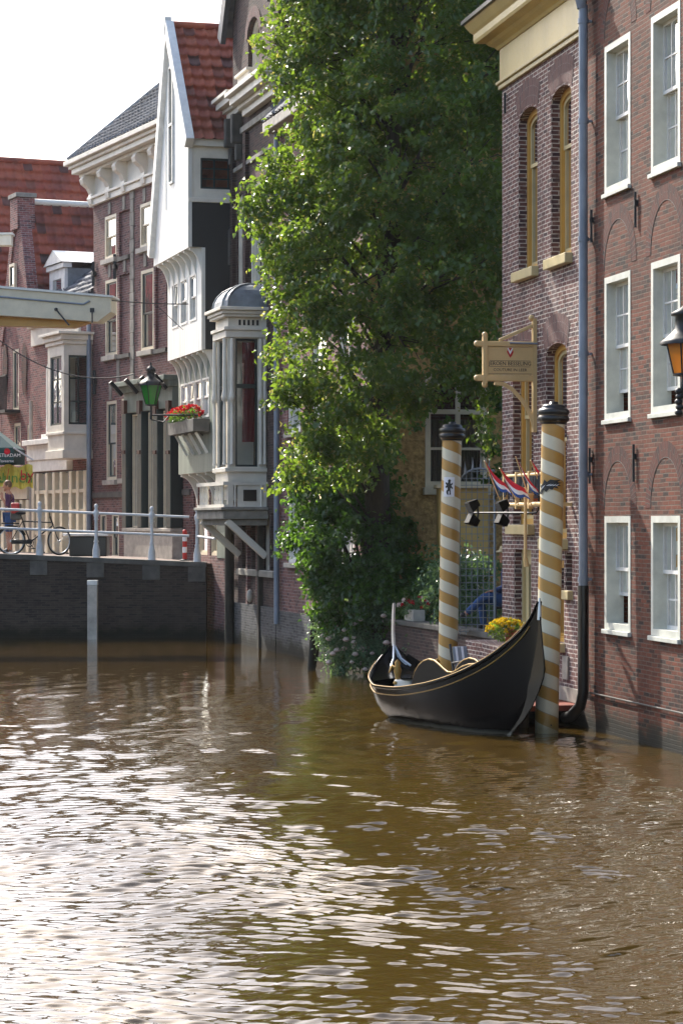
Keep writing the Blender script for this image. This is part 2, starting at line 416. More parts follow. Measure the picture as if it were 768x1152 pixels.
    edge = N.math('MULTIPLY', N.ramp(f, 0.0, 0.02), N.ramp(f, 0.5, 0.48))
    n1 = N.noise(N.co(), 5, 5); n2 = N.noise(N.co(), 1.3, 3)
    tan = N.mix(n1, hx('#a87c36'), hx('#bd9149')); crm = N.mix(n1, hx('#c9c1a6'), hx('#ddd5bd'))
    col = N.mix(edge, crm, tan)
    line = N.ramp(N.math('ABSOLUTE', N.math('SUBTRACT', f, 0.5)), 0.018, 0.01)
    col = N.mix(N.math('MULTIPLY', line, 0.6), col, hx('#4b3a1d'))
    z = N.n('SeparateXYZ', {0: N.n('NewGeometry').outputs['Position']}).outputs[2]
    zz = N.math('ADD', z, N.math('MULTIPLY', n1, -0.3))
    col = N.mix(N.math('MULTIPLY', N.ramp(n2, 0.55, 0.8), 0.35), col, hx('#7a6a44'))
    col = N.mix(N.math('MULTIPLY', N.ramp(zz, 0.18, -0.1), 0.75), col, hx('#55491f'))
    N.l(col, N.b.inputs['Base Color']); N.b.inputs['Roughness'].default_value = 0.38; M['stripe'] = N.m
    # gondola lacquer, worn
    N = Nd('worn black lacquer'); ob = N.co()
    n1 = N.noise(N.scale(ob, (3, 3, 14)), 1.6, 6, 0.7); n2 = N.noise(ob, 1.7, 5)
    sc = N.noise(N.n('Mapping', {'Vector': ob, 'Rotation': (0.5, 0.6, 0.2), 'Scale': (4, 40, 40)}).outputs[0], 1.0, 4)
    z = N.n('SeparateXYZ', {0: N.n('NewGeometry').outputs['Position']}).outputs[2]
    col = N.mix(N.math('MULTIPLY', N.ramp(sc, 0.55, 0.75), 0.35), hx('#040405'), hx('#101215'))
    col = N.mix(N.ramp(N.math('ADD', z, N.math('MULTIPLY', n2, 0.06)), 0.1, 0.05), col, hx('#6b6a64'))
    N.l(col, N.b.inputs['Base Color']); N.l(N.math('MULTIPLY_ADD', n1, 0.22, 0.05), N.b.inputs['Roughness']); N.bump(n1, 0.25, 0.01)
    N.b.inputs['Specular IOR Level'].default_value = 0.1
    M['lacquer'] = N.m
    # lantern glass
    for nm, col in (('amber_glass', hx('#e2a84a')), ('green_glass', hx('#3f9a45'))):
        N = Nd(nm.replace('_', ' ')); tl = N.n('BsdfTranslucent', {'Color': (*col, 1)})
        N.b.inputs['Base Color'].default_value = (*col, 1); N.b.inputs['Roughness'].default_value = 0.15
        tr = N.n('BsdfTransparent', {'Color': (*col, 1)})
        m1 = N.n('MixShader', {0: 0.5, 1: tl.outputs[0], 2: tr.outputs[0]})
        mx = N.n('MixShader', {0: 0.35, 1: m1.outputs[0], 2: N.b.outputs[0]}); N.l(mx.outputs[0], N.out.inputs['Surface']); M[nm] = N.m
    # leaves: colour from a per-leaf attribute, light shining through
    for nm, a, b_, tcol in (('leaf', '#2c4722', '#4d6832', '#8aa832'), ('leaf_bract', '#8f9150', '#aca45e', '#c0ba5c'), ('leaf_ivy', '#1c3a1c', '#35562a', '#6f9a2c'), ('leaf_rose', '#35553f', '#62805f', '#7c9a58')):
        N = Nd(nm.replace('_', ' ')); at = N.n('Attribute', attribute_name='shade').outputs['Fac']
        col = N.mix(at, hx(a), hx(b_)); N.l(col, N.b.inputs['Base Color']); N.b.inputs['Roughness'].default_value = 0.34
        tl = N.n('BsdfTranslucent', {'Color': (*hx(tcol), 1)})
        mx = N.n('MixShader', {0: 0.4, 1: N.b.outputs[0], 2: tl.outputs[0]}); N.l(mx.outputs[0], N.out.inputs['Surface']); M[nm] = N.m
    for nm, col in (('petal_pink', '#f0dad2'), ('petal_red', '#c8202c'), ('petal_yellow', '#d8b61e')):
        N = Nd(nm.replace('_', ' ')); at = N.n('Attribute', attribute_name='shade').outputs['Fac']
        c = hx(col); N.l(N.mix(at, tuple(x * 0.75 for x in c), c), N.b.inputs['Base Color'])
        tl = N.n('BsdfTranslucent', {'Color': (*c, 1)}); mx = N.n('MixShader', {0: 0.35, 1: N.b.outputs[0], 2: tl.outputs[0]})
        N.l(mx.outputs[0], N.out.inputs['Surface']); M[nm] = N.m
    N = Nd('bark'); ob = N.co(); n = N.noise(N.scale(ob, (9, 9, 1.5)), 1, 6)
    N.l(N.mix(n, hx('#1f1a14'), hx('#4a4034')), N.b.inputs['Base Color']); N.b.inputs['Roughness'].default_value = 0.9; N.bump(n, 1, 0.04); M['bark'] = N.m
    # murky canal water
    N = Nd('canal water'); pos = N.n('NewGeometry').outputs['Position']
    b = N.noise(pos, 0.35, 3)
    N.l(N.mix(b, hx('#35280d'), hx('#403111')), N.b.inputs['Base Color']); N.b.inputs['Roughness'].default_value = 0.0; N.b.inputs['IOR'].default_value = 1.55
    r = N.noise(N.scale(pos, (5.0, 13.0, 1)), 1.0, 3, 0.5)
    N.bump(r, 0.12, 0.02); M['water'] = N.m
    # street paving
    N = Nd('brick paving'); uv = N.co('UV'); bt = N.n('TexBrick', {'Vector': uv, 'Color1': (*hx('#7d6a60'), 1), 'Color2': (*hx('#6b5850'), 1), 'Mortar': (*hx('#55504a'), 1), 'Scale': 1.0, 'Mortar Size': 0.006, 'Brick Width': 0.2, 'Row Height': 0.1})
    N.l(bt.outputs['Color'], N.b.inputs['Base Color']); N.b.inputs['Roughness'].default_value = 0.85; M['paving'] = N.m
    N = Nd('garden soil'); ob = N.co(); n = N.noise(ob, 4, 6); N.l(N.mix(n, hx('#2c2a18'), hx('#4a4a2c')), N.b.inputs['Base Color']); N.b.inputs['Roughness'].default_value = 0.95; M['soil'] = N.m
mk_special()

def text_mesh(m, s, size, W, t, z, o, ext=0.004, align='CENTER', flip=False, sx=1.0, mi=0):
    """letters as flat raised shapes on plane W: the text runs to the viewer's right"""
    cu = bpy.data.curves.new('lettering', 'FONT'); cu.body = s; cu.size = size; cu.align_x = align; cu.extrude = ext; cu.resolution_u = 2
    ob = bpy.data.objects.new('lettering', cu); COL.objects.link(ob)
    bpy.context.view_layer.update()
    me = bpy.data.meshes.new_from_object(ob.evaluated_get(bpy.context.evaluated_depsgraph_get()))
    V = [W.pt(t + (-v.co.x if flip else v.co.x) * sx, o + v.co.z, z + v.co.y) for v in me.vertices]
    m.mesh(V, [tuple(p.vertices) for p in me.polygons], mi=mi)
    bpy.data.objects.remove(ob); bpy.data.curves.remove(cu); bpy.data.meshes.remove(me)

# ------------------------------------------------------------------ helpers: windows, roofs
def window(parent, W, a, b, c, d, r=0.0, o=0.0, fo=-0.1, fd=0.1, fw=0.07, fm='white', sm=None, split=0.5, rows=(2, 2), cols=2, su=-0.03, slo=-0.07,
           rail=0.045, mun=0.022, curtain='curtain', cz=(0.0, 1.0), sill=None, gap=0.0, cdepth=0.14, name='window'):
    sm = sm or fm
    m = MB(); A = outline(a, b, c, d, r); ri = max(0, r - fw * 0.3) if r else 0
    B = outline(a + fw, b - fw, c + fw, d - fw, ri)
    m.ring(W, A, B, o + fo - fd, o + fo)
    w = m.build(name, M[fm], parent)
    a2, b2, c2, d2 = a + fw, b - fw, c + fw, d - fw
    zs = c2 + (d2 - c2) * split
    parts = [(zs, d2, ri, o + fo + su, rows[0])] + ([(c2 + gap, zs + rail, 0, o + fo + slo, rows[1])] if split > 0.02 else [])
    for (z0, z1, rr, so_, nr) in parts:
        m = MB(); A = outline(a2, b2, z0, z1, rr); B = outline(a2 + rail, b2 - rail, z0 + rail, z1 - rail, max(0, rr - rail * 0.3) if rr else 0)
        m.ring(W, A, B, so_ - 0.035, so_, True)
        for k in range(1, cols):
            x = a2 + (b2 - a2) * k / cols; m.wbox(W, x - mun / 2, x + mun / 2, so_ - 0.03, so_ - 0.004, z0 + rail, z1 - rail)
        for k in range(1, nr):
            y = z0 + (z1 - z0) * k / nr; m.wbox(W, a2 + rail, b2 - rail, so_ - 0.028, so_ - 0.006, y - mun / 2, y + mun / 2)
        m.build('sash', M[sm], w)
        m = MB(); m.poly([W.pt(t, so_ - 0.02, z) for t, z in outline(a2 + rail * .5, b2 - rail * .5, z0 + rail * .5, z1 - rail * .5, rr)]); m.build('pane', M['glass'], w)
    if curtain:
        m = MB(); h = d2 - c2; n = 14
        z0, z1 = c2 + h * cz[0], c2 + h * cz[1]
        for side in ((0.0, 0.36), (0.64, 1.0)):
            pts = []
            for i in range(n + 1):
                x = a2 + (b2 - a2) * (side[0] + (side[1] - side[0]) * i / n)
                pts.append((x, o + fo - fd - cdepth + 0.03 * math.sin(i * 1.9)))
            for i in range(n):
                m.poly([W.pt(pts[i][0], pts[i][1], z0), W.pt(pts[i + 1][0], pts[i + 1][1], z0), W.pt(pts[i + 1][0], pts[i + 1][1], z1), W.pt(pts[i][0], pts[i][1], z1)], smooth=True)
        m.build('curtain', M[curtain], w)
    if sill:
        m = MB(); m.wbox(W, a - sill[0], b + sill[0], o - 0.08, o + sill[1], c - sill[2], c - 0.003); m.build('sill', M[sill[3]], w, bevel=0.008)
    return w

def pantiles(name, mat, parent, p0, pu, pv, tile=0.26, row=0.36, su=6, sv=4):
    """roof slope from p0 along pu (sideways) and pv (upslope), waved tile by tile"""
    p0, pu, pv = Vector(p0), Vector(pu), Vector(pv); nu, nv = max(1, round(pu.length / tile)), max(1, round(pv.length / row))
    nrm = pu.cross(pv).normalized()
    if nrm.z < 0: nrm = -nrm
    U = np.arange(nu * su + 1) / su
    rows = []
    for k in range(nv):
        for q in np.linspace(0, 0.999, sv): rows.append(k + q)
    Vv = np.array(rows); uu, vv = np.meshgrid(U, Vv)
    ph = uu % 1.0
    h = 0.045 * (0.5 + 0.5 * np.cos(2 * np.pi * ph)) + 0.02 * np.cos(4 * np.pi * ph) + 0.055 * (1 - vv % 1.0)
    jit = RNG.normal(0, 0.007, (nv + 1, nu + 1)); h = h + jit[np.minimum(vv.astype(int), nv), np.minimum(uu.astype(int), nu)]
    dip = 0.05 * np.cos(2 * np.pi * ph) * np.maximum(0, 0.35 - (vv % 1.0))      # scalloped lower edge
    va = vv - dip * 0.9
    sag = -0.05 * np.sin(np.pi * uu / nu) * np.sin(np.pi * vv / nv)
    pts = np.array(p0)[None, None] + np.array(pu)[None, None] * (uu / nu)[..., None] + np.array(pv)[None, None] * (va / nv)[..., None] + np.array(nrm)[None, None] * (h + sag)[..., None]
    return grid_mesh(name, pts, mat, parent, np.stack([uu, vv], -1))

def grid_mesh(name, pts, mat, parent=None, uv=None, smooth=True):
    n, m_ = pts.shape[:2]; off = np.array(parent['_org']) if parent is not None else np.zeros(3)
    idx = np.arange(n * m_).reshape(n, m_)
    q = np.stack([idx[:-1, :-1], idx[:-1, 1:], idx[1:, 1:], idx[1:, :-1]], -1).reshape(-1, 4)
    me = bpy.data.meshes.new(name); me.vertices.add(n * m_); me.vertices.foreach_set('co', (pts.reshape(-1, 3) - off).ravel())
    me.loops.add(q.size); me.loops.foreach_set('vertex_index', q.ravel().astype(np.int32))
    me.polygons.add(len(q)); me.polygons.foreach_set('loop_start', (np.arange(len(q)) * 4).astype(np.int32))
    me.polygons.foreach_set('use_smooth', np.full(len(q), smooth))
    me.update(calc_edges=True)
    if uv is not None:
        l = me.uv_layers.new(name='UVMap'); l.data.foreach_set('uv', uv.reshape(-1, 2)[q.ravel()].ravel())
    me.materials.append(mat); o = bpy.data.objects.new(name, me); COL.objects.link(o); o['_org'] = tuple(off)
    if parent is not None: o.parent = parent
    return o

def leaf_mesh(name, C, D, Nn, L, Wd, mat, parent=None, mats=None, mi=None, fold=0.25):
    """one small folded leaf per row: centre C, direction D, face normal Nn, length L, width Wd"""
    n = len(C); D = D / np.linalg.norm(D, axis=1)[:, None]; Sx = np.cross(D, Nn); Sx /= np.linalg.norm(Sx, axis=1)[:, None] + 1e-9
    Nn = np.cross(Sx, D); L = np.asarray(L)[:, None]; Wd = np.asarray(Wd)[:, None]
    base = C; tip = C + D * L - Nn * L * 0.15
    mid = C + D * L * 0.42
    l = mid + Sx * Wd * 0.5 + Nn * Wd * fold; r = mid - Sx * Wd * 0.5 + Nn * Wd * fold
    V = np.stack([base, l, tip, r], 1).reshape(-1, 3)
    off = np.array(parent['_org']) if parent is not None else np.zeros(3)
    i = np.arange(n) * 4
    T = np.stack([np.stack([i, i + 1, i + 2], 1), np.stack([i, i + 2, i + 3], 1)], 1).reshape(-1, 3)
    me = bpy.data.meshes.new(name); me.vertices.add(n * 4); me.vertices.foreach_set('co', (V - off).ravel())
    me.loops.add(T.size); me.loops.foreach_set('vertex_index', T.ravel().astype(np.int32))
    me.polygons.add(len(T)); me.polygons.foreach_set('loop_start', (np.arange(len(T)) * 3).astype(np.int32))
    me.update(calc_edges=True)
    at = me.attributes.new('shade', 'FLOAT', 'FACE'); sh = np.repeat(RNG.random(n), 2).astype(np.float32); at.data.foreach_set('value', sh)
    for m_ in (mats or [mat]): me.materials.append(m_)
    if mi is not None: me.polygons.foreach_set('material_index', np.repeat(mi, 2).astype(np.int32))
    o = bpy.data.objects.new(name, me); COL.objects.link(o); o['_org'] = tuple(off)
    if parent is not None: o.parent = parent
    return o

def skin_body(name, joints, edges, rad, mat, parent, root=0, sub=2):
    """one continuous surface grown round a skeleton"""
    off = Vector(parent['_org'])
    me = bpy.data.meshes.new(name); me.from_pydata([Vector(j) - off for j in joints], edges, [])
    o = bpy.data.objects.new(name, me); COL.objects.link(o)
    sk = o.modifiers.new('skin', 'SKIN'); sk.use_smooth_shade = True
    for i, v in enumerate(me.skin_vertices[0].data):
        rr = rad[i]; v.radius = rr if hasattr(rr, '__len__') else (rr, rr); v.use_root = (i == root)
    ss = o.modifiers.new('sub', 'SUBSURF'); ss.levels = sub; ss.render_levels = sub
    bpy.context.view_layer.update()
    m2 = bpy.data.meshes.new_from_object(o.evaluated_get(bpy.context.evaluated_depsgraph_get()))
    bpy.data.objects.remove(o); bpy.data.meshes.remove(me)
    m2.name = name; m2.materials.clear(); m2.materials.append(mat)
    for p in m2.polygons: p.use_smooth = True
    q = bpy.data.objects.new(name, m2); COL.objects.link(q); q.parent = parent; q['_org'] = tuple(off)
    return q

# ================================================================== THE SETTING
WR = Wall(4.11, 28.9, -0.81, 4.0)          # front of the red brick house and the shop house next to it
WF = Wall(0.50, 45.0, -0.26, 0.9656)       # fronts of the three houses standing in the water beyond the garden
WA = Wall(-4.29, 63.0, -0.40, 0.916)       # fronts along the street behind the bridge
BY = 58.15                                 # the bridge wall

def deck_z(x): return 1.84 + max(0.0, -3.3 - x) * 0.042

# water: real ripples, finer near the viewer
ys = [6.0]
while ys[-1] < BY + 0.6: ys.append(ys[-1] + 0.0115 * (max(ys[-1], 10) / 12.0) ** 1.2)
ys = np.array(ys); nx = 620
u = np.linspace(-1, 1, nx)
YY = ys[:, None] * np.ones(nx)[None]; XX = u[None] * (ys[:, None] * 0.165 + 2.2)
Z = np.zeros_like(XX)
wr = np.random.default_rng(5)
wx = XX + 0.25 * np.sin(0.9 * YY + 0.4 * XX) ; wy = YY + 0.22 * np.sin(1.1 * XX + 0.5) + 0.15 * np.sin(2.3 * XX + 0.7 * YY)
for k in range(60):
    lam = 0.058 * (4.3 ** wr.random()) if k < 56 else 0.35 + 0.5 * wr.random(); th = wr.normal(math.pi / 2 + 0.06, 0.25)
    kk = 2 * math.pi / lam; amp = (0.0102 if k < 56 else 0.001) * lam * (0.7 + 0.6 * wr.random())
    fade = np.clip((lam / (2.6 * 0.0115 * (np.maximum(YY, 10) / 12.0) ** 1.2) - 1) * 0.9, 0, 1)
    Z += amp * fade * np.sin(kk * (math.cos(th) * wx + math.sin(th) * wy) + wr.random() * 6.28)
patch = 0.62 + 0.38 * np.sin(0.31 * XX + 0.17 * YY + 1.0) * np.sin(0.23 * YY - 0.4 * XX) + 0.16 * np.sin(1.1 * YY + 0.7 * XX)
calm = np.clip((YY - 24) / 26.0, 0, 1); Z *= np.clip(patch, 0.6, 1.15) * (1 - 0.25 * calm)
o = struct(grid_mesh('water', np.stack([XX, YY, Z], -1), M['water']))
m = MB(); zz = -0.05
for a in ((-400, -300, 400, 6.0), (-400, 6.0, -12.6, BY + 0.6), (12.6, 6.0, 400, BY + 0.6)):
    pass
m.poly([(-400, -300, -0.06), (400, -300, -0.06), (400, BY + 0.5, -0.06), (-400, BY + 0.5, -0.06)])
struct(m.build('canal_bed', M['water']))

m = MB(); m.poly([(-2500, BY + 6.2, 1.78), (2500, BY + 6.2, 1.78), (2500, 5000, 1.78), (-2500, 5000, 1.78)]); struct(m.build('ground', M['paving']))
m = MB()
gx = [-16, -13, -10, -8, -6, -4.6, -3.3, -2.2]
for i in range(len(gx) - 1):
    a, b = gx[i], gx[i + 1]
    m.poly([(a, BY + 0.45, deck_z(a) - 0.03), (b, BY + 0.45, deck_z(b) - 0.03), (b, BY + 6.3, deck_z(b) - 0.05), (a, BY + 6.3, deck_z(a) - 0.05)])
struct(m.build('road', M['paving']))

# garden ground behind its canal wall, and the land right of the houses
GW = Wall(2.46, 37.15, -1.95, 7.7)
m = MB(); ge = GW.pt(7.95, 0, 0)
m.poly([(2.47, 37.15, 1.0), (60, 37.15, 1.0), (60, 45.2, 1.0), (ge.x, ge.y, 1.0)]); struct(m.build('garden_ground', M['soil']))
m = MB()
m.poly([WR.pt(-20, -11, 1.1), WR.pt(-20, -200, 1.1), WR.pt(8.5, -200, 1.1), WR.pt(8.5, -11, 1.1)]); struct(m.build('terrain', M['soil']))
t = thing('garden_wall', GW.pt(4, 0, 0), 'low mossy canal wall below the garden, behind the gondola', 'wall')
m = MB(); m.wbox(GW, 0, 7.95, -0.3, 0, -1, 0.98); m.build('wall', M['brick_dark'], t)
m = MB(); m.wbox(GW, -0.02, 7.97, -0.34, 0.05, 0.983, 1.07); m.build('coping', M['stone_dark'], t, bevel=0.01)

# ------------------------------------------------------------------ bridge
t = thing('canal_bridge', (-6, BY, 0), 'dark brick bridge wall closing the canal below the white railing', 'bridge')
m = MB(); xs = [-16, -13, -10, -8, -6, -4.6, -3.28]
for i in range(len(xs) - 1):
    a, b = xs[i], xs[i + 1]
    m.hexa([Vector(p) for p in ((a, BY, -1), (b, BY, -1), (b, BY + 0.5, -1), (a, BY + 0.5, -1), (a, BY, deck_z(a) - 0.12), (b, BY, deck_z(b) - 0.12), (b, BY + 0.5, deck_z(b) - 0.12), (a, BY + 0.5, deck_z(a) - 0.12))])
m.build('wall', M['brick_bridge'], t)
m = MB()
for i in range(len(xs) - 1):
    a, b = xs[i], xs[i + 1]
    m.hexa([Vector(p) for p in ((a, BY - 0.05, deck_z(a) - 0.117), (b, BY - 0.05, deck_z(b) - 0.117), (b, BY + 0.5, deck_z(b) - 0.117), (a, BY + 0.5, deck_z(a) - 0.117), (a, BY - 0.05, deck_z(a)), (b, BY - 0.05, deck_z(b)), (b, BY + 0.5, deck_z(b)), (a, BY + 0.5, deck_z(a)))])
m.build('coping', M['stone_dark'], t)
RAILX = [(px - CX) / F * (BY + 0.2) for px in (45, 108.5, 171, 222)]
RAILX = [RAILX[0] - 2.76, RAILX[0] - 1.37] + RAILX
for x in RAILX:
    m = MB(); m.box((x, BY + 0.1, deck_z(x) - 0.3), (0.42, 0.26, 0.36)); m.build('post_block', M['stone_dark'], t, bevel=0.01)
t = thing('bridge_railing', (-6, BY + 0.2, 1.9), 'white post and rail railing along the top of the bridge', 'railing')
yr = BY + 0.2
for x in RAILX:
    z = deck_z(x); m = MB()
    m.lathe([(0.095, -0.05), (0.09, 0.18), (0.06, 0.32), (0.048, 0.36), (0.065, 0.39), (0.042, 0.44), (0.04, 0.9), (0.06, 0.93), (0.045, 0.97), (0.07, 1.04), (0.075, 1.1), (0.05, 1.15), (0.035, 1.2), (0.055, 1.24), (0.04, 1.29), (0, 1.31)], (x, yr, z), n=14)
    m.build('post', M['bridge_rail'], t)
for hz in (0.62, 1.08):
    m = MB(); pts = [(x, yr, deck_z(x) + hz) for x in (-14, -11, -9, -7, -5, -3.7)]; m.tube(pts, 0.032, 8); m.build('rail', M['bridge_rail'], t)
m = MB(); e = WF.pt(12.35, 0.3, 0)
m.tube([(-3.5, yr, deck_z(-3.5) + 0.62), (e.x, e.y, 2.42)], 0.03, 8); m.build('rail', M['bridge_rail'], t)
m = MB(); m.tube([(-3.5, yr, deck_z(-3.5) + 1.08), (e.x, e.y, 2.88)], 0.03, 8); m.build('rail', M['bridge_rail'], t)

t = thing('canal_post', (P(104.5, 718, 57.6).x, 57.6, 0), 'tall square white post standing in the water before the bridge wall', 'post')
x = t.location.x; m = MB(); m.box((x, 57.6, 0.15), (0.24, 0.2, 2.3)); m.build('post', M['post_white'], t, bevel=0.015)
m = MB(); m.box((x, 57.6, 1.36), (0.25, 0.21, 0.12)); m.build('cap', M['white'], t, bevel=0.015)

# drawbridge balance beam, seen against the roofs on the left
t = thing('drawbridge_frame', (-10.5, 57.0, 2.1), 'white drawbridge balance beam reaching in over the bridge from the left', 'drawbridge')
WB = Wall(P(125, 345, 56.5).x, 56.5, -1, 0.09); WB.nx, WB.ny = -0.09, -1.0
m = MB(); L = 8.0
zt, zb = 2.8 + (588 - 335) / F * 56.5, 2.8 + (588 - 364) / F * 56.5
m.prism(WB, [(0.0, zt), (0.0, zb + 0.28), (0.32, zb + 0.05), (2.7, zb + 0.22), (L, zb + 0.45), (L, zt + 0.82), (2.6, zt + 0.24)], -0.75, 0.0)
m.build('beam', M['cream'], t, bevel=0.015)
m = MB(); m.prism(WB, [(-0.06, zt + 0.003), (-0.06, zt + 0.05), (2.6, zt + 0.30), (L, zt + 0.9), (L, zt + 0.83), (2.6, zt + 0.245)], -0.8, 0.05); m.build('capping', M['white'], t)
m = MB(); pts = [(0.55, zt - 0.21), (0.65, zt - 0.21), (2.6, zt - 0.02), (L, zt + 0.5)]
m.tube([WB.pt(a, 0.02, b + 0.06) for a, b in [(0.5, zt - 0.13)] + pts[1:]], 0.022, 6); m.build('pipe', M['pipe_grey'], t)
m = MB(); m.prism(WB, [(0.5, zb + 0.1), (2.7, zb + 0.26), (L, zb + 0.5), (L, zb + 0.22), (2.7, zb + 0.0), (1.0, zb - 0.06)], -0.72, -0.3); m.build('amber_light_board', M['ochre'], t)  # ochre colour stands in for amber light on the beam's lower back face
m = MB(); m.wbox(WB, 6.6, 7.0, -0.6, -0.2, 2.0, zb + 0.36); m.wbox(WB, 6.6, 7.0, -5.2, -4.8, 2.0, zb + 0.36); m.build('portal_post', M['cream_pale'], t)
m = MB(); q = WB.pt(1.3, 0.05, zb + 0.34); q2 = WB.pt(0.95, 0.25, zb - 0.05); m.tube([q, q2], 0.02, 6); m.ball(q, 0.045, 8, 5); m.build('hook', M['iron'], t)
m = MB(); m.tube([P(104, 351, 56.3), P(104, 363, 56.3)], 0.018, 6); m.box(P(104, 349, 56.3), (0.1, 0.08, 0.1)); m.build('lamp_hanger', M['iron'], t)
t = thing('counterweight_beam', P(5, 272, 60), 'short pale beam end high at the left edge of the picture', 'beam')
m = MB(); a = P(-60, 271, 60); b = P(14, 271, 60); m.bar(a, b, 0.35, 0.26); m.build('beam', M['cream_pale'], t, bevel=0.01)
m = MB(); a2 = a + Vector((0, 0, 0.16)); b2 = b + Vector((0.04, 0, 0.16)); m.bar(a2, b2, 0.42, 0.05); m.build('capping', M['white'], t)

# ================================================================== THE RED BRICK HOUSE (right edge)
t = thing('brick_house', WR.pt(0, -4, 0), 'red brick house with white sash windows at the right edge of the canal', 'house')
TB = WR.t(656.5)                                    # the joint with the shop house
zR = lambda px, py: WR.z(px, py)
cols = [(WR.t(709) , WR.t(680)), (WR.t(765), WR.t(733.5))]
w_ = cols[0][1] - cols[0][0]
sp = cols[0][0] - cols[1][0]
cols = [(cols[0][0] - sp * k, cols[0][0] - sp * k + w_) for k in range(4)]
rowz = [(7.16, 9.12), (4.16, 6.05), (1.39, 2.885)]
ops = [(a, b, c, d) for a, b in cols for c, d in rowz]
T0, ZT = -5.5, 12.2
m = MB(); wall_sheet(m, WR, T0, TB, -1, ZT, ops, 0, 0.34); shell(m, WR, T0, TB, -1, ZT, 9); m.build('wall', M['brick_red'], t)
for ci, (a, b) in enumerate(cols):
    for ri, (c, d) in enumerate(rowz):
        gap = 0.0
        if ci == 0 and ri == 1: gap = 0.27
        if ci == 0 and ri == 2: gap = 0.36
        if ci == 1 and ri == 1: gap = 0.2
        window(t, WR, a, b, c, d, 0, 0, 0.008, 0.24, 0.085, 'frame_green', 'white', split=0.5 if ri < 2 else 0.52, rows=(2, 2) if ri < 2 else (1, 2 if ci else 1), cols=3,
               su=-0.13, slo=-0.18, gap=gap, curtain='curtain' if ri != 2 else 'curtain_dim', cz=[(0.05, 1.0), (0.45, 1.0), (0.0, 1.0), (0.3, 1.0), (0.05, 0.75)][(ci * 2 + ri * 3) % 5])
        m = MB(); m.wbox(WR, a - 0.02, b + 0.02, -0.1, 0.05, c - 0.06, c - 0.003); m.build('sill', M['frame_green'], t, bevel=0.006)
    for c, d in rowz:                                # relieving arches over every window
        aa, bb = a - 0.03, b + 0.03; cm, hw = (aa + bb) / 2, (bb - aa) / 2
        m = MB(); n = 22; rise = 0.62; tw = 0.2
        for i in range(n):
            th0, th1 = math.pi * i / n, math.pi * (i + 1) / n
            def q(th, e): return WR.pt(cm + (hw + e) * math.cos(th), 0.004, d + 0.1 + (rise + e) * math.sin(th))
            s0, s1 = th0 * 0.75, th1 * 0.75
            m.poly([q(th0, 0), q(th0, tw), q(th1, tw), q(th1, 0)], uv=[(0, s0), (tw, s0), (tw, s1), (0, s1)])
        m.build('brick_arch', M['brick_arch'], t)
        m = MB()                                     # thin dark tube standing in for the shadow line beside the proud arch
        m.tube([WR.pt(cm + hw * math.cos(math.pi * i / n), 0.0, d + 0.1 + rise * math.sin(math.pi * i / n)) for i in range(n + 1)], 0.007, 5); m.build('arch_shade_line', M['stone_dark'], t)
for (px, y0, y1) in ((667, 236, 273), (716.5, 216, 256), (665, 504, 544), (714.5, 500, 542)):
    m = MB(); tt = WR.t(px); z0, z1 = zR(px, y1), zR(px, y0)
    m.bar(WR.pt(tt, 0.03, z0), WR.pt(tt, 0.03, z1), 0.03, 0.025); m.wbox(WR, tt - 0.025, tt + 0.025, -0.05, 0.045, (z0 + z1) / 2 + 0.05, (z0 + z1) / 2 + 0.12)
    m.build('wall_anchor', M['iron'], t)
m = MB(); m.tube([WR.pt(-5, 0.03, 0.52), WR.pt(TB - 0.1, 0.03, 0.5)], 0.013, 6); m.build('wall_cable', M['stone_dark'], t)
pantiles('roof', M['tile_old'], t, WR.pt(T0, 0.3, ZT), WR.pt(TB, 0.3, ZT) - WR.pt(T0, 0.3, ZT), WR.pt(0, -4.5, ZT + 4.5) - WR.pt(0, 0.3, ZT))
# rain pipe with hopper between the two houses
m = MB(); op = 0.12; tp = WR.t(655.5, op)
m.tube([WR.pt(tp, op, z) for z in (1.92, 4, 6, 8, 9.8)], 0.062, 12); m.build('drainpipe', M['pipe_grey'], t)
for z in (2.0, 3.42, 5.05, 6.6, 8.2, 9.55):
    m = MB(); m.tube([WR.pt(tp, op, z), WR.pt(tp, op, z + 0.07)], 0.073, 12); m.wbox(WR, tp - 0.02, tp + 0.02, -0.04, op, z + 0.02, z + 0.05); m.build('pipe_bracket', M['pipe_grey'], t)
m = MB(); q = WR.pt(tp, op + 0.03, 0)
m.lathe([(0.07, 9.75), (0.13, 9.95), (0.17, 10.3), (0.18, 10.34), (0.15, 10.34)], (q.x, q.y, 0), n=4, a0=0.6, a1=0.6 + 2 * math.pi); m.build('hopper', M['pipe_grey'], t)
m = MB(); m.tube([WR.pt(tp, op, 1.95), WR.pt(tp, op, 0.5), WR.pt(tp + 0.03, op + 0.03, 0.32), WR.pt(tp + 0.25, op + 0.1, 0.16), WR.pt(tp + 0.45, op + 0.12, 0.13)], 0.075, 12); m.build('pipe_foot', M['black'], t)

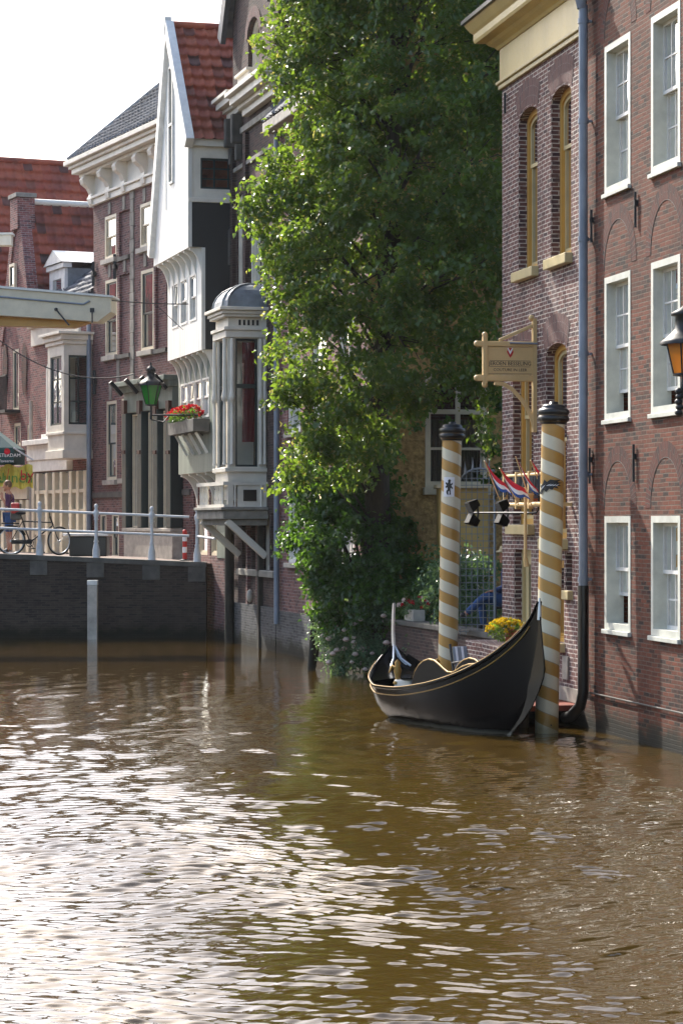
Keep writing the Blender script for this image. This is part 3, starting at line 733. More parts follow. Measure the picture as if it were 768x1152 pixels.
# ================================================================== THE SHOP HOUSE with ochre windows
TG1 = WR.t(564.5) 
t = thing('shop_house', WR.pt(TB + 2, -4, 0), 'mauve brick shop house with tall ochre arched windows and an ochre cornice', 'house')
tr = lambda a, b: (WR.t(b), WR.t(a))
def op_(px0, px1, ytop, ybot, rise=0.0):
    b, a = WR.t(px0), WR.t(px1); pm = (px0 + px1) / 2
    return (a, b, WR.z(pm, ybot), WR.z(pm, ytop), rise)
GO = [op_(583, 604, 121, 303, 0.16), op_(619.5, 642, 97, 288, 0.16), op_(576.5, 599.5, 405, 590, 0.16), op_(613.5, 637, 386, 606, 0.16), op_(578, 597, 618, 712, 0.0), op_(614, 634, 630, 722, 0.0), op_(635.5, 643, 622, 664, 0.0)]
ZG = 9.47
m = MB(); wall_sheet(m, WR, TB + 0.002, TG1, -1, ZG + 0.9, GO, 0, 0.3); shell(m, WR, TB + 0.002, TG1, -1, ZG + 0.9, 8, near=False); m.build('wall', M['brick_mauve'], t)
for k, g in enumerate(GO[:4]):
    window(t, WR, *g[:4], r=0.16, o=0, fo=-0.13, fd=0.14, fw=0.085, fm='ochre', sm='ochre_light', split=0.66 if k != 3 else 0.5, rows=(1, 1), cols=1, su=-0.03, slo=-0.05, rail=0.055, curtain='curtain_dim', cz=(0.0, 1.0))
    m = MB(); m.wbox(WR, g[0] - 0.06, g[1] + 0.06, -0.12, 0.11, g[2] - 0.15, g[2] - 0.004); m.build('sill', M['ochre_light'], t, bevel=0.012)
    a, b, c, d, r = g; cm, hw = (a + b) / 2, (b - a) / 2; tw = 0.42
    m = MB(); n = 16
    for i in range(n):                                # segmental arch of soldier bricks
        th0, th1 = R(18) + R(144) * i / n, R(18) + R(144) * (i + 1) / n
        def q(th, e): return WR.pt(cm + (hw * 1.05 + e * 0.35) * math.cos(th) / math.cos(R(18)), 0.005, d - r + r * math.sin(th) * 1.0 + e * (0.75 + 0.25 * math.sin(th)))
        m.poly([q(th0, 0.03), q(th0, tw), q(th1, tw), q(th1, 0.03)], uv=[(0, th0), (0.42, th0), (0.42, th1), (0, th1)])
    m.build('brick_arch', M['brick_march'], t)
# ground floor: glazed door, narrow window, slot
g = GO[4]; window(t, WR, *g[:4], fo=-0.12, fd=0.14, fw=0.07, fm='ochre_light', split=0.0, rows=(1, 1), cols=1, rail=0.16, su=-0.04, curtain='curtain_dim', name='door')
g = GO[5]; window(t, WR, *g[:4], fo=-0.1, fd=0.14, fw=0.07, fm='ochre', split=0.6, rows=(1, 1), cols=1, curtain='curtain_dim')
m = MB(); m.wbox(WR, g[0] - 0.05, g[1] + 0.05, -0.1, 0.1, g[2] - 0.13, g[2] - 0.004); m.build('sill', M['ochre_light'], t, bevel=0.01)
g = GO[6]; m = MB(); m.wbox(WR, g[0] - 0.04, g[1] + 0.05, -0.1, 0.08, g[2] - 0.13, g[2] - 0.004); m.build('sill', M['ochre_light'], t, bevel=0.01)
m = MB(); m.wbox(WR, g[0], g[1], -0.28, -0.2, g[2], g[3]); m.build('slot_panel', M['black'], t)
m = MB(); m.wbox(WR, WR.t(640), WR.t(634), -0.02, 0.03, WR.z(637, 764), WR.z(637, 738)); m.build('vent', M['stone'], t)
# cornice
m = MB(); a, b = TB - 0.0, TG1 + 0.06
m.wbox(WR, a, b, -0.3, 0.05, ZG, ZG + 0.07); m.wbox(WR, a, b + 0.03, -0.3, 0.085, ZG + 0.073, ZG + 0.12); m.build('lower_moulding', M['ochre_light'], t, bevel=0.01)
m = MB(); m.wbox(WR, a, b - 0.02, -0.3, 0.03, ZG + 0.123, ZG + 0.62); m.build('frieze', M['ochre_frieze'], t)
m = MB()
prof = [(0.05, 0.62), (0.08, 0.66), (0.16, 0.70), (0.2, 0.74), (0.34, 0.76), (0.36, 0.80), (0.36, 0.9), (0.4, 0.94), (0.46, 1.02), (0.48, 1.06), (-0.3, 1.06), (-0.3, 0.62)]
A = [WR.pt(a, p, ZG + z + 0.004) for p, z in prof]; B = [WR.pt(b + max(0, p) * 0.9, p, ZG + z + 0.004) for p, z in prof]
for i in range(len(prof)): j = (i + 1) % len(prof); m.poly([A[i], A[j], B[j], B[i]])
m.poly(A); m.poly(B[::-1]); m.build('cornice', M['ochre_frieze'], t)
m = MB(); m.wbox(WR, a, b + 0.45, 0.3, 0.53, ZG + 1.068, ZG + 1.13); m.build('gutter', M['black'], t)
pantiles('roof', M['tile_grey'], t, WR.pt(TB, 0.3, ZG + 1.1), WR.pt(TG1 + 0.3, 0.3, ZG + 1.1) - WR.pt(TB, 0.3, ZG + 1.1), WR.pt(0, -3.5, ZG + 3.6) - WR.pt(0, 0.3, ZG + 1.1))
m = MB(); tt = WR.t(570.5); m.bar(WR.pt(tt, 0.04, WR.z(570, 128)), WR.pt(tt, 0.04, WR.z(570, 105)), 0.035, 0.03); m.build('wall_anchor', M['iron'], t)

# ================================================================== THE STUCCO HOUSE behind the tree (garden end)
t = thing('stucco_house', WF.pt(3.5, -3, 0), 'house with an ochre stucco end wall and cross window behind the tree', 'house')
WS = WF.turned(0, 0)
def sz(py): return H - (py - HY) / F * 45.0
sx = lambda px: WS.t(px)
so_ = (sx(478), sx(547), sz(548), sz(418))
m = MB(); wall_sheet(m, WS, 0, 9, -1, 11.4, [so_], 0, 0.25); m.build('end_wall', M['stucco'], t)
B1O = []
for c, d in ((1.95, 3.7), (4.7, 6.7), (7.9, 9.9)):
    for k in range(3): B1O.append((1.0 + 2.1 * k, 2.1 + 2.1 * k, c, d))
B1O = [o_ for o_ in B1O]
m = MB(); wall_sheet(m, WF, 0, 7.18, -1, 11.4, B1O, 0, 0.25); shell(m, WF, 0, 7.18, -1, 11.4, 9, near=False); m.build('wall', M['brick_purple'], t)
m = MB(); m.wbox(WF, 0.05, 7.17, -0.05, 0.05, -1, 0.9); m.build('plinth', M['brick_grey'], t)
for o_ in B1O:
    window(t, WF, *o_, fo=-0.02, fd=0.14, fw=0.08, fm='white', split=0.5, rows=(1, 1), cols=2, sill=(0.06, 0.09, 0.1, 'stone_pale'))
window(t, WS, *so_, fo=0.01, fd=0.16, fw=0.07, fm='cream', split=0.0, rows=(1, 1), cols=1, curtain='curtain_dim', cz=(0.0, 0.6))
m = MB(); a, b, c, d = so_; zc = sz(462); zd = sz(504); xc = sx(515)
m.wbox(WS, xc - 0.045, xc + 0.045, -0.06, -0.005, c + 0.07, d - 0.07); m.wbox(WS, a + 0.07, b - 0.07, -0.065, 0.0, zc - 0.045, zc + 0.045); m.wbox(WS, a + 0.07, b - 0.07, -0.05, -0.01, zd - 0.025, zd + 0.025)
m.build('window_cross', M['cream'], t)
m = MB(); m.wbox(WS, a - 0.05, b + 0.05, -0.05, 0.1, c - 0.14, c - 0.004); m.build('sill', M['cream'], t, bevel=0.01)
m = MB(); m.wbox(WF, -0.2, 7.2, -0.05, 0.35, 11.2, 11.42); m.build('gutter', M['stone_pale'], t, bevel=0.02)
pantiles('roof', M['tile_grey'], t, WF.pt(-0.2, 0.3, 11.42), WF.pt(7.18, 0.3, 11.42) - WF.pt(-0.2, 0.3, 11.42), WF.pt(0, -3.2, 16.2) - WF.pt(0, 0.3, 11.42))
m = MB(); m.wbox(WF, 5.0, 6.3, -1.2, -0.05, 11.45, 12.75); m.build('dormer', M['black_wood'], t)
m = MB(); m.wbox(WF, 4.93, 6.38, -1.3, 0.06, 12.76, 12.9); m.build('dormer_roof', M['cream_pale'], t, bevel=0.01)
m = MB(); m.tube([WF.pt(6.95, 0.09, z) for z in (0.62, 4, 8, 11.2)], 0.062, 10); m.build('drainpipe', M['pipe_grey'], t)
m = MB(); m.poly([WF.pt(0, 0, 11.4), WS.pt(9, 0, 11.4), WS.pt(4.5, 0, 17)]); m.build('gable', M['stucco'], t)

# ================================================================== THE GABLED HOUSE with the corner bay
T1, T2 = 7.185, 11.70
t = thing('gabled_house', WF.pt(9.5, -3, 0), 'tall dark brick house with stepped stone cornices and a white corner bay', 'house')
B2O = [(8.45, 9.95, 8.0, 10.5, 0.3), (10.35, 11.25, 8.0, 10.4, 0.3), (8.0, 8.75, 1.75, 3.0, 0), (9.05, 9.75, 1.75, 3.0, 0), (10.1, 10.75, 1.75, 3.0, 0), (7.42, 7.9, 1.75, 3.0, 0), (8.7, 9.6, 4.0, 7.0, 0), (10.4, 11.2, 4.2, 7.0, 0), (9.0, 10.1, 12.7, 14.2, 0.35)]
m = MB(); wall_sheet(m, WF, T1, T2, -1, 14.6, B2O, 0, 0.25); shell(m, WF, T1, T2, -1, 14.6, 9); m.build('wall', M['brick_dark'], t)
for k, g in enumerate(B2O):
    window(t, WF, *g[:4], r=g[4], fo=-0.04 if k in (0, 1) else -0.1, fd=0.12, fw=0.1 if k < 2 else 0.06, fm='cream_pale', split=0.62 if k < 2 or k > 5 else 0.0, rows=(1, 1), cols=2 if k == 0 else 1, curtain='curtain_dim', sill=(0.05, 0.09, 0.13, 'stone_pale'))
    if g[4]:
        a, b, c, d, r = g; cm, hw = (a + b) / 2, (b - a) / 2; m = MB()
        for i in range(16):
            th0, th1 = math.pi * i / 16, math.pi * (i + 1) / 16
            def q(th, e): return WF.pt(cm + (hw + e) * math.cos(th), 0.02, d - r + (r + e) * math.sin(th))
            m.poly([q(th0, 0.02), q(th0, 0.26), q(th1, 0.26), q(th1, 0.02)], uv=[(0, th0), (0.3, th0), (0.3, th1), (0, th1)])
        m.build('brick_arch', M['brick_march'], t)
m = MB(); m.wbox(WF, T1 + 0.01, T2, -0.05, 0.06, -1, 0.95); m.build('plinth', M['brick_grey'], t)
for tt in (7.55 + 0.42, 11.45):
    pass
m = MB(); m.wbox(WF, 8.84, 8.98, -0.02, 0.08, 0.96, 3.0); m.wbox(WF, 9.84, 9.98, -0.02, 0.08, 0.96, 3.0); m.build('pilaster', M['brick_purple'], t)
m = MB(); m.wbox(WF, 7.3, 10.9, -0.02, 0.1, 1.6, 1.73); m.build('sill_band', M['stone'], t, bevel=0.01)
# stepped cornices
def cornice_block(name, t0, t1, z, sc, mat='cream_pale'):
    m = MB()
    for k, (h0, h1, pr) in enumerate(((0.0, 0.12, 0.12), (0.123, 0.2, 0.2), (0.203, 0.34, 0.33), (0.343, 0.42, 0.42))):
        m.wbox(WF, t0 - pr * sc * 0.5, t1 + pr * sc * 0.5, -0.1, pr * sc, z + h0 * sc, z + h1 * sc)
    return m.build(name, M[mat], t, bevel=0.008)
cornice_block('cornice', 7.1, 10.0, 12.05, 1.25)
cornice_block('cornice', 10.6, 11.75, 12.25, 1.1)
cornice_block('cornice', 9.0, 9.9, 12.62, 0.8)
for tt in (10.75, 11.45):
    m = MB(); m.wbox(WF, tt - 0.09, tt + 0.09, 0, 0.26, 11.55, 12.22); m.wbox(WF, tt - 0.08, tt + 0.08, 0, 0.16, 11.15, 11.54); m.build('console', M['stone_dark'], t, bevel=0.03)
for (z, h) in ((11.75, 0.14), (10.95, 0.1), (7.75, 0.12)):
    m = MB(); m.wbox(WF, T1 + 0.02, T2 - 0.02, -0.02, 0.07, z, z + h); m.build('stone_band', M['stone'], t, bevel=0.01)
for tt in (7.4, 10.15, 11.5):
    m = MB(); m.wbox(WF, tt - 0.13, tt + 0.13, -0.02, 0.09, 7.9, 11.7); m.build('pilaster', M['brick_dark'], t)
# pointed gable and its dark barge boards
mid = (T1 + T2) / 2
m = MB(); m.prism(WF, [(T1, 14.605), (T2, 14.605), (mid, 18.2)], -0.25, 0.0); m.build('gable', M['brick_dark'], t)
for sgn, tt in ((1, T2 + 0.35), (-1, T1 - 0.2)):
    m = MB(); m.bar(WF.pt(tt, 0.2, 14.15), WF.pt(mid, 0.2, 18.5), 0.12, 0.4); m.build('barge_board', M['slate'], t)
pantiles('roof', M['tile_grey'], t, WF.pt(T1 - 0.2, 0.15, 14.3), WF.pt(T1 - 0.2, -7, 14.3) - WF.pt(T1 - 0.2, 0.15, 14.3), WF.pt(mid, 0, 18.4) - WF.pt(T1 - 0.2, 0, 14.3))
pantiles('roof', M['tile_grey'], t, WF.pt(T2 + 0.3, 0.15, 14.2), WF.pt(T2 + 0.3, -7, 14.2) - WF.pt(T2 + 0.3, 0.15, 14.2), WF.pt(mid, 0, 18.4) - WF.pt(T2 + 0.3, 0, 14.2))
# the corner bay: a white box of wood with tall windows, lead dome on top, balustrade and struts below
b0, b1, bo = 8.28, 9.55, 0.87
WBn = WF.turned(b0, bo)                      # side that looks at the viewer; t = 0 at its outer corner
zb = lambda py: H - (py - HY) / F * 52.9
bw = bo
wz0, wz1 = zb(525), zb(381)
m = MB()
wall_sheet(m, WBn, 0.0, bw, zb(562), zb(352), [(0.17, bw - 0.2, wz0, wz1)], 0, 0.12)
WBf = Wall(*WF.pt(b0, bo, 0).xy, WF.dx, WF.dy)
wall_sheet(m, WBf, 0.0, b1 - b0, zb(562), zb(352), [(0.2, b1 - b0 - 0.25, wz0, wz1)], 0, 0.12)
m.poly([WF.pt(b1, 0, zb(562)), WF.pt(b1, bo, zb(562)), WF.pt(b1, bo, zb(352)), WF.pt(b1, 0, zb(352))])
m.poly([WF.pt(b0, 0, zb(562)), WF.pt(b1, 0, zb(562)), WF.pt(b1, bo, zb(562)), WF.pt(b0, bo, zb(562))])
bay = m.build('bay', M['cream_pale'], t)
def bay_win(W, a, b):
    zs = wz0 + (wz1 - wz0) * 0.63; m = MB()
    for z0, z1 in ((wz0, zs), (zs, wz1)):
        A = outline(a, b, z0, z1); B = outline(a + 0.045, b - 0.045, z0 + 0.045, z1 - 0.045); m.ring(W, A, B, -0.1, -0.035)
    m.build('bay_window', M['green_black'], t)
    m = MB(); m.poly([W.pt(x, -0.07, z) for x, z in outline(a, b, wz0, wz1)]); m.build('bay_pane', M['glass'], t)
bay_win(WBn, 0.17, bw - 0.2); bay_win(WBf, 0.2, b1 - b0 - 0.25)
m = MB()
for i in range(9):
    x0, x1 = 0.36 + i * 0.042, 0.36 + (i + 1) * 0.042
    m.poly([WBn.pt(x0, -0.2 - 0.025 * (i % 2), wz0 + 0.55), WBn.pt(x1, -0.2 - 0.025 * ((i + 1) % 2), wz0 + 0.55), WBn.pt(x1, -0.2 - 0.025 * ((i + 1) % 2), wz1 - 0.06), WBn.pt(x0, -0.2 - 0.025 * (i % 2), wz1 - 0.06)])
m.build('red_curtain', M['red_curtain'], t)
m = MB()
for (h0, h1, pr) in ((zb(381) + 0.02, zb(372), 0.06), (zb(372) + 0.003, zb(368), 0.1), (zb(357), zb(354), 0.12), (zb(354) + 0.003, zb(350), 0.16), (zb(350) + 0.003, zb(346), 0.22)):
    m = MB(); m.wbox(WF, b0 - pr, b1 + pr, -0.02, bo + pr, h0, h1); m.build('bay_moulding', M['cream_pale'], t, bevel=0.01)
m = MB(); m.wbox(WF, b0 - 0.06, b1 + 0.06, -0.02, bo + 0.07, zb(531), zb(526) - 0.005); m.build('bay_moulding', M['cream_pale'], t, bevel=0.01)
m = MB()
for k in range(5): m.wbox(WBn, 0.24 + k * 0.1, 0.29 + k * 0.1, 0.0, 0.012, zb(366), zb(360))
m.build('bay_vent', M['black'], t)
m = MB()
for (x, W) in ((0.085, WBn), (bw - 0.14, WBn), (bw - 0.05, WBn), (0.1, WBf), (b1 - b0 - 0.12, WBf)):
    q = W.pt(x, 0.05, 0); m.lathe([(0.055, wz0 + 0.05), (0.04, wz0 + 0.12), (0.036, zb(457)), (0.03, zb(452)), (0.07, zb(450)), (0.075, zb(446)), (0.05, zb(440)), (0.05, zb(436)), (0.045, wz1)], (q.x, q.y, 0), n=10)
m.build('bay_column', M['cream_pale'], t)
m = MB(); cc = WF.pt((b0 + b1) / 2, 0.1, 0); V = []; nn = 12; hts = []
rings = []
for k in range(7):
    s = k / 6; sc = math.cos(s * math.pi / 2) ** 0.75 * 0.93 + 0.07; z = zb(345.5) + math.sin(s * math.pi / 2) * 0.55
    rings.append([WF.pt((b0 + b1) / 2 + dt * sc, max(-0.05, do * sc), z) for dt, do in ((-.7, 0.0), (-.7, bo + 0.02), (-0.5, bo + 0.1), (0.5, bo + 0.1), (.7, bo + 0.02), (.7, 0.0))])
for k in range(6):
    for i in range(5): m.poly([rings[k][i], rings[k][i + 1], rings[k + 1][i + 1], rings[k + 1][i]], smooth=True)
m.poly(rings[-1]); m.build('bay_dome', M['lead'], t)
m = MB()
for i in (1, 2, 3, 4): m.tube([rings[k][i] + Vector((0, 0, 0.01)) for k in range(7)], 0.025, 6)
m.build('dome_rib', M['lead'], t)
# balcony slab, balustrade, struts
q0, q1, qo = 8.15, 11.05, 1.0
zs0, zs1 = zb(584), zb(574)
m = MB(); m.wbox(WF, q0, q1, -0.02, qo, zs0, zs1); m.wbox(WF, q0 - 0.05, q1 + 0.05, -0.02, qo + 0.06, zs1 + 0.003, zs1 + 0.07); m.wbox(WF, q0 + 0.1, q1 - 0.1, -0.02, qo - 0.12, zs0 - 0.14, zs0 - 0.003); m.build('balcony_slab', M['stone'], t, bevel=0.012)
m = MB(); m.wbox(WF, q0, q1, qo - 0.1, qo, zb(546), zb(542)); m.wbox(WF, q0, q0 + 0.1, 0, qo - 0.103, zb(546), zb(542)); m.wbox(WF, q0 + 0.005, q1, qo - 0.09, qo - 0.01, zs1 + 0.072, zs1 + 0.13); m.build('balustrade_rail', M['cream_pale'], t)
for k in (0, 1, 2, 3, 7, 8, 9, 10):
    q = WF.pt(q0 + 0.3 + k * 0.23, qo - 0.05, 0)
    m = MB(); z0 = zs1 + 0.13; hh = zb(546) - z0; m.lathe([(0.035, z0), (0.035, z0 + 0.06), (0.022, z0 + 0.09), (0.045, z0 + hh * 0.45), (0.02, z0 + hh * 0.8), (0.035, z0 + hh * 0.9), (0.035, z0 + hh)], (q.x, q.y, 0), n=8); m.build('baluster', M['cream_pale'], t)
WQ = WF.turned(q0, qo)
m = MB(); m.wbox(WQ, 0.1, 0.22, -0.1, 0.0, zs1 + 0.073, zb(546) - 0.003); m.build('balustrade_post', M['cream_pale'], t)
m = MB(); m.wbox(WQ, 0.32, qo - 0.02, -0.08, -0.02, zs1 + 0.073, zb(546) - 0.003); m.build('balustrade_panel', M['cream_pale'], t)
m = MB(); m.wbox(WQ, 0.45, 0.75, -0.02, -0.01, zs1 + 0.2, zb(551)); m.build('balustrade_opening', M['black'], t)
for xx in (0.27, 0.86): 
    q = WQ.pt(xx, -0.03, 0); m = MB(); z0 = zs1 + 0.075; hh = zb(546) - z0; m.lathe([(0.035, z0), (0.02, z0 + 0.09), (0.045, z0 + hh * 0.45), (0.02, z0 + hh * 0.8), (0.035, z0 + hh)], (q.x, q.y, 0), n=8); m.build('baluster', M['cream_pale'], t)
for tt in (8.25, 10.9):
    m = MB(); m.bar(WF.pt(tt, 0.02, 2.05), WF.pt(tt, 0.9, 2.84), 0.13, 0.15); m.build('strut', M['cream_pale'], t, bevel=0.02)
m = MB(); m.tube([WF.pt(T2 - 0.35, 0.16, z) for z in (-0.5, 1.2, 2.9)], 0.11, 10); m.build('mooring_timber', M['old_wood'], t)
m = MB(); m.wbox(WF, 8.62, 8.8, 0.0, 0.1, -0.5, 3.0); m.build('timber_post', M['old_wood'], t)
m = MB(); q = WF.pt(9.4, 0.12, 1.15); m.ball(q, 0.1, 10, 6, (0.8, 0.8, 1.5)); m.build('wall_ornament', M['stone_pale'], t)

# ================================================================== THE WHITE WOODEN HOUSE, each storey stepping out
t = thing('wooden_house', WF.pt(14, -3, 0), 'white boarded wooden house with a steep gable and storeys stepping out over the street', 'house')
TW0, TW1 = 11.72, 16.0
o1_, o2_, o3_ = 0.446, 0.722, 1.04
zf = lambda px, py, off: WF.z(px, py, off)
z3b, z3t = zf(241, 530, o1_), zf(235, 412, o1_)
z2b, z2t = zf(228, 393, o2_), zf(222, 292, o2_)
z1b = zf(214, 277, o3_)
zeave = zf(217, 166, o3_) + 0.1
apx = 14.05; zap = zf(197, 30, o3_)
# ground floor
m = MB(); wall_sheet(m, WF, TW0, TW1, -1, z3b + 0.2, [(13.4, 14.3, 2.0, 3.6), (14.6, 15.7, 2.0, 4.0), (11.95, 12.35, 0.55, 1.9)], 0.0, 0.2); shell(m, WF, TW0, TW1, -1, z3b + 0.2, 8, near=True, far=True, top=False); m.build('wall', M['brick_purple'], t)
m = MB(); m.wbox(WF, TW0 + 0.01, 13.4, -0.03, 0.02, 1.95, z3b); m.build('wall_panel', M['grey_green_board'], t)
window(t, WF, 13.4, 14.3, 2.0, 3.6, fo=-0.03, fm='cream', split=0, cols=2, rows=(1, 1)); window(t, WF, 14.6, 15.7, 2.0, 4.0, fo=-0.03, fm='cream', split=0, cols=1, rows=(1, 1))
window(t, WF, 11.95, 12.35, 0.55, 1.9, fo=0.012, fd=0.15, fw=0.06, fm='cream_pale', split=0, cols=1, rows=(1, 1), curtain=None)
# three stepped storeys
def storey(off, z0, z1, nm, ops, mat, far=TW1):
    m = MB(); wall_sheet(m, WF, TW0, far, z0, z1, ops, off, 0.1); m.build(nm, M[mat], t)
    m = MB(); m.poly([WF.pt(TW0, off, z0), WF.pt(far, off, z0), WF.pt(far, -0.1, z0), WF.pt(TW0, -0.1, z0)]); m.build('soffit', M['white_aged'], t)
    for g in ops: window(t, WF, *g[:4], o=off, fo=0.015, fd=0.12, fw=0.05, fm='white', split=0.5, rows=(1, 1), cols=1, curtain=None)
w3 = [(12.25 + k * 0.87, 13.03 + k * 0.87, z3b + 1.3, z3t - 0.25) for k in range(4)]
m = MB()
storey(o1_, z3b, z2b + 0.02, 'lower_storey', w3, 'grey_green_board')
m = MB(); m.wbox(WF, TW0, TW1, o1_ - 0.02, o1_ + 0.012, z3b + 1.95, z2b - 0.02)
w2 = [(12.4, 13.2, z2b + 0.75, z2t - 0.3), (13.5, 14.3, z2b + 0.75, z2t - 0.3), (14.6, 15.4, z2b + 0.75, z2t - 0.3)]
storey(o2_, z2b, z1b + 0.02, 'middle_storey', w2, 'boards')
# gable storey
m = MB(); gz = zf(173, 300, o3_)
gt1 = 16.2
g_ops = [(13.55, 14.05, z1b + 1.75, z1b + 4.6)]
wall_sheet(m, WF, TW0, gt1, z1b, gz + 0.35, [], o3_, 0.1)
zk = gz + 0.35
def wdt(z):                                   # outline of the gable
    hi = (zap - z) / (zap - zeave); lo = (zap - z) / (zap - zk)
    tn = TW0 if z <= zeave else apx - (apx - TW0) * hi
    return tn, apx + (gt1 - apx) * lo
m.poly([WF.pt(TW0, o3_, zk), WF.pt(gt1, o3_, zk), WF.pt(wdt(zeave)[1], o3_, zeave), WF.pt(TW0, o3_, zeave)])
m.poly([WF.pt(TW0, o3_, zeave), WF.pt(wdt(zeave)[1], o3_, zeave), WF.pt(apx, o3_, zap)])
m.build('gable', M['boards'], t)
m = MB(); m.poly([WF.pt(TW0, o3_, z1b), WF.pt(gt1, o3_, z1b), WF.pt(gt1, -0.1, z1b), WF.pt(TW0, -0.1, z1b)]); m.build('soffit', M['white_aged'], t)
for (a, b, c, d) in g_ops:
    m = MB(); m.ring(WF, outline(a, b, c, d), outline(a + 0.05, b - 0.05, c + 0.05, d - 0.05), o3_ + 0.0, o3_ + 0.05); m.wbox(WF, a, b, o3_, o3_ + 0.06, (c + d) / 2 - 0.03, (c + d) / 2 + 0.03); w = m.build('window', M['white'], t)
    m = MB(); m.poly([WF.pt(x, o3_ + 0.01, z) for x, z in outline(a + .02, b - .02, c + .02, d - .02)]); m.build('pane', M['green_black'], w)
m = MB(); m.wbox(WF, 14.5, 14.55, o3_, o3_ + 0.02, z1b + 1.2, z1b + 3.4); m.build('hatch_trim', M['white_aged'], t)
# consoles under each step
for (zt_, off, dep, cnt) in ((z1b, o3_, o3_ - o2_ + 0.02, 7), (z2b, o2_, o2_ - o1_ + 0.02, 7), (z3b, o1_, o1_ + 0.02, 5)):
    for k in range(cnt):
        tt = TW0 + 0.12 + (TW1 - TW0 - 0.3) * k / (cnt - 1); m = MB(); n = 7; hgt = 0.95
        prof = [(off - 0.03, zt_ - 0.004)] + [(off - dep + (dep - 0.03) * (1 - math.sin(math.pi / 2 * i / n)) ** 1.0, zt_ - 0.06 - hgt * (1 - math.cos(math.pi / 2 * i / n))) for i in range(n + 1)] + [(off - dep + 0.015, zt_ - hgt - 0.06), (off - dep + 0.015, zt_ - 0.004)]
        a = [WF.pt(tt - 0.05, o_, z) for o_, z in prof]; b = [WF.pt(tt + 0.05, o_, z) for o_, z in prof]
        m.poly(a); m.poly(b[::-1])
        for i in range(len(a)): j = (i + 1) % len(a); m.poly([a[i], a[j], b[j], b[i]])
        m.build('console', M['white_aged'], t)
# side wall towards the viewer (tarred boards), with the white-framed top window box and a rain pipe
m = MB(); WK = WF.turned(TW0, 0)
prof = [(0.002, z3b + 0.2), (0.002, z3b), (o1_ - 0.002, z3b), (o1_ - 0.002, z2b), (o2_ - 0.002, z2b), (o2_ - 0.002, z1b), (o3_ - 0.002, z1b), (o3_ - 0.002, zf(217, 222, o3_) ), (-8, zf(217, 222, o3_)), (-8, z3b + 0.2)]
m.poly([WF.pt(TW0, o_, z) for o_, z in prof]); m.build('side_wall', M['black_wood'], t)
m = MB(); m.poly([WF.pt(gt1 if z > 8 else TW1, o_, z) for o_, z in prof]); m.build('far_side_wall', M['black_wood'], t)
m = MB()
for (o_a, o_b, za, zb_) in ((o3_ - 0.06, o3_ + 0.03, z1b, zeave), (o2_ - 0.06, o2_ + 0.03, z2b, z1b - 0.01), (o1_ - 0.06, o1_ + 0.03, z3b, z2b - 0.01)):
    m.wbox(WF, TW0 - 0.03, TW0 - 0.003, o_a, o_b, za, zb_)
m.build('corner_board', M['white_aged'], t)
zw0, zw1 = zf(217, 222, o3_), zeave
WT = WF.turned(TW0, o3_); tw_ = 1.95
m = MB(); wall_sheet(m, WT, 0, 9, zw0, zw1, [(0.27, 1.62, zw0 + 0.27, zw1 - 0.26)], 0.0, 0.1); m.build('window_box', M['cream_pale'], t)
m = MB(); m.wbox(WT, -0.05, 6, -0.05, 0.1, zw1 + 0.0, zw1 + 0.17); m.wbox(WT, -0.02, 6, -0.05, 0.05, zw0 - 0.05, zw0 + 0.05); m.build('eaves_board', M['cream_pale'], t, bevel=0.01)
a, b, c, d = 0.27, 1.62, zw0 + 0.27, zw1 - 0.26
m = MB(); m.ring(WT, outline(a, b, c, d), outline(a + 0.05, b - 0.05, c + 0.05, d - 0.05), -0.09, -0.03)
for k in range(1, 4): m.wbox(WT, a + (b - a) * k / 4 - 0.018, a + (b - a) * k / 4 + 0.018, -0.075, -0.04, c + 0.04, d - 0.04)
for k in range(1, 3): m.wbox(WT, a + 0.04, b - 0.04, -0.07, -0.045, c + (d - c) * k / 3 - 0.015, c + (d - c) * k / 3 + 0.015)
w = m.build('window', M['green_black'], t); m = MB(); m.poly([WT.pt(x, -0.06, z) for x, z in outline(a, b, c, d)]); m.build('pane', M['glass'], w)
m = MB(); m.tube([WT.pt(1.72, 0.06, zw1 - 0.1), WT.pt(1.78, 0.06, zw1 - 0.25), WT.pt(1.78, 0.06, zw0 + 0.0), WT.pt(1.2, 0.05, zw0 - 0.45), WT.pt(0.95, 0.05, zw0 - 0.7), WT.pt(0.95, 0.05, z1b - 0.4)], 0.035, 8); m.build('drainpipe', M['stone_dark'], t)
# roof: steep red pantiles, white barge boards
pa = WF.pt(TW0 - 0.12, o3_ - 0.02, zeave + 0.12); pb = WF.pt(apx, o3_ - 0.02, zap + 0.12)
pantiles('roof', M['tile'], t, pa, WF.pt(TW0 - 0.12, -6.5, zeave + 0.12) - pa, pb - pa, 0.27, 0.37)
pc = WF.pt(gt1 + 0.05, o3_ - 0.02, zk); pantiles('roof', M['tile'], t, pc, WF.pt(gt1 + 0.05, -6.5, zk) - pc, pb - pc, 0.3, 0.4, 4, 3)
for (p, q) in ((pa, pb), (pc, pb)):
    m = MB(); dirv = (q - p).normalized(); nn_ = Vector((WF.nx, WF.ny, 0))
    m.bar(p + nn_ * 0.05 - dirv * 0.1, q + nn_ * 0.05 + dirv * 0.06, 0.2, 0.3, up=nn_.cross(dirv)); m.build('barge_board', M['white'], t, bevel=0.01)
m = MB(); m.tube([pb + Vector((0, 0, 0.05)), WF.pt(apx, -6.5, zap + 0.17)], 0.1, 8); m.build('ridge_tile', M['tile'], t)
m = MB(); m.bar(WF.pt(apx, o3_ + 0.05, zap - 0.1), WF.pt(apx, o3_ + 0.05, zap + 0.35), 0.16, 0.12); m.build('finial', M['white'], t)

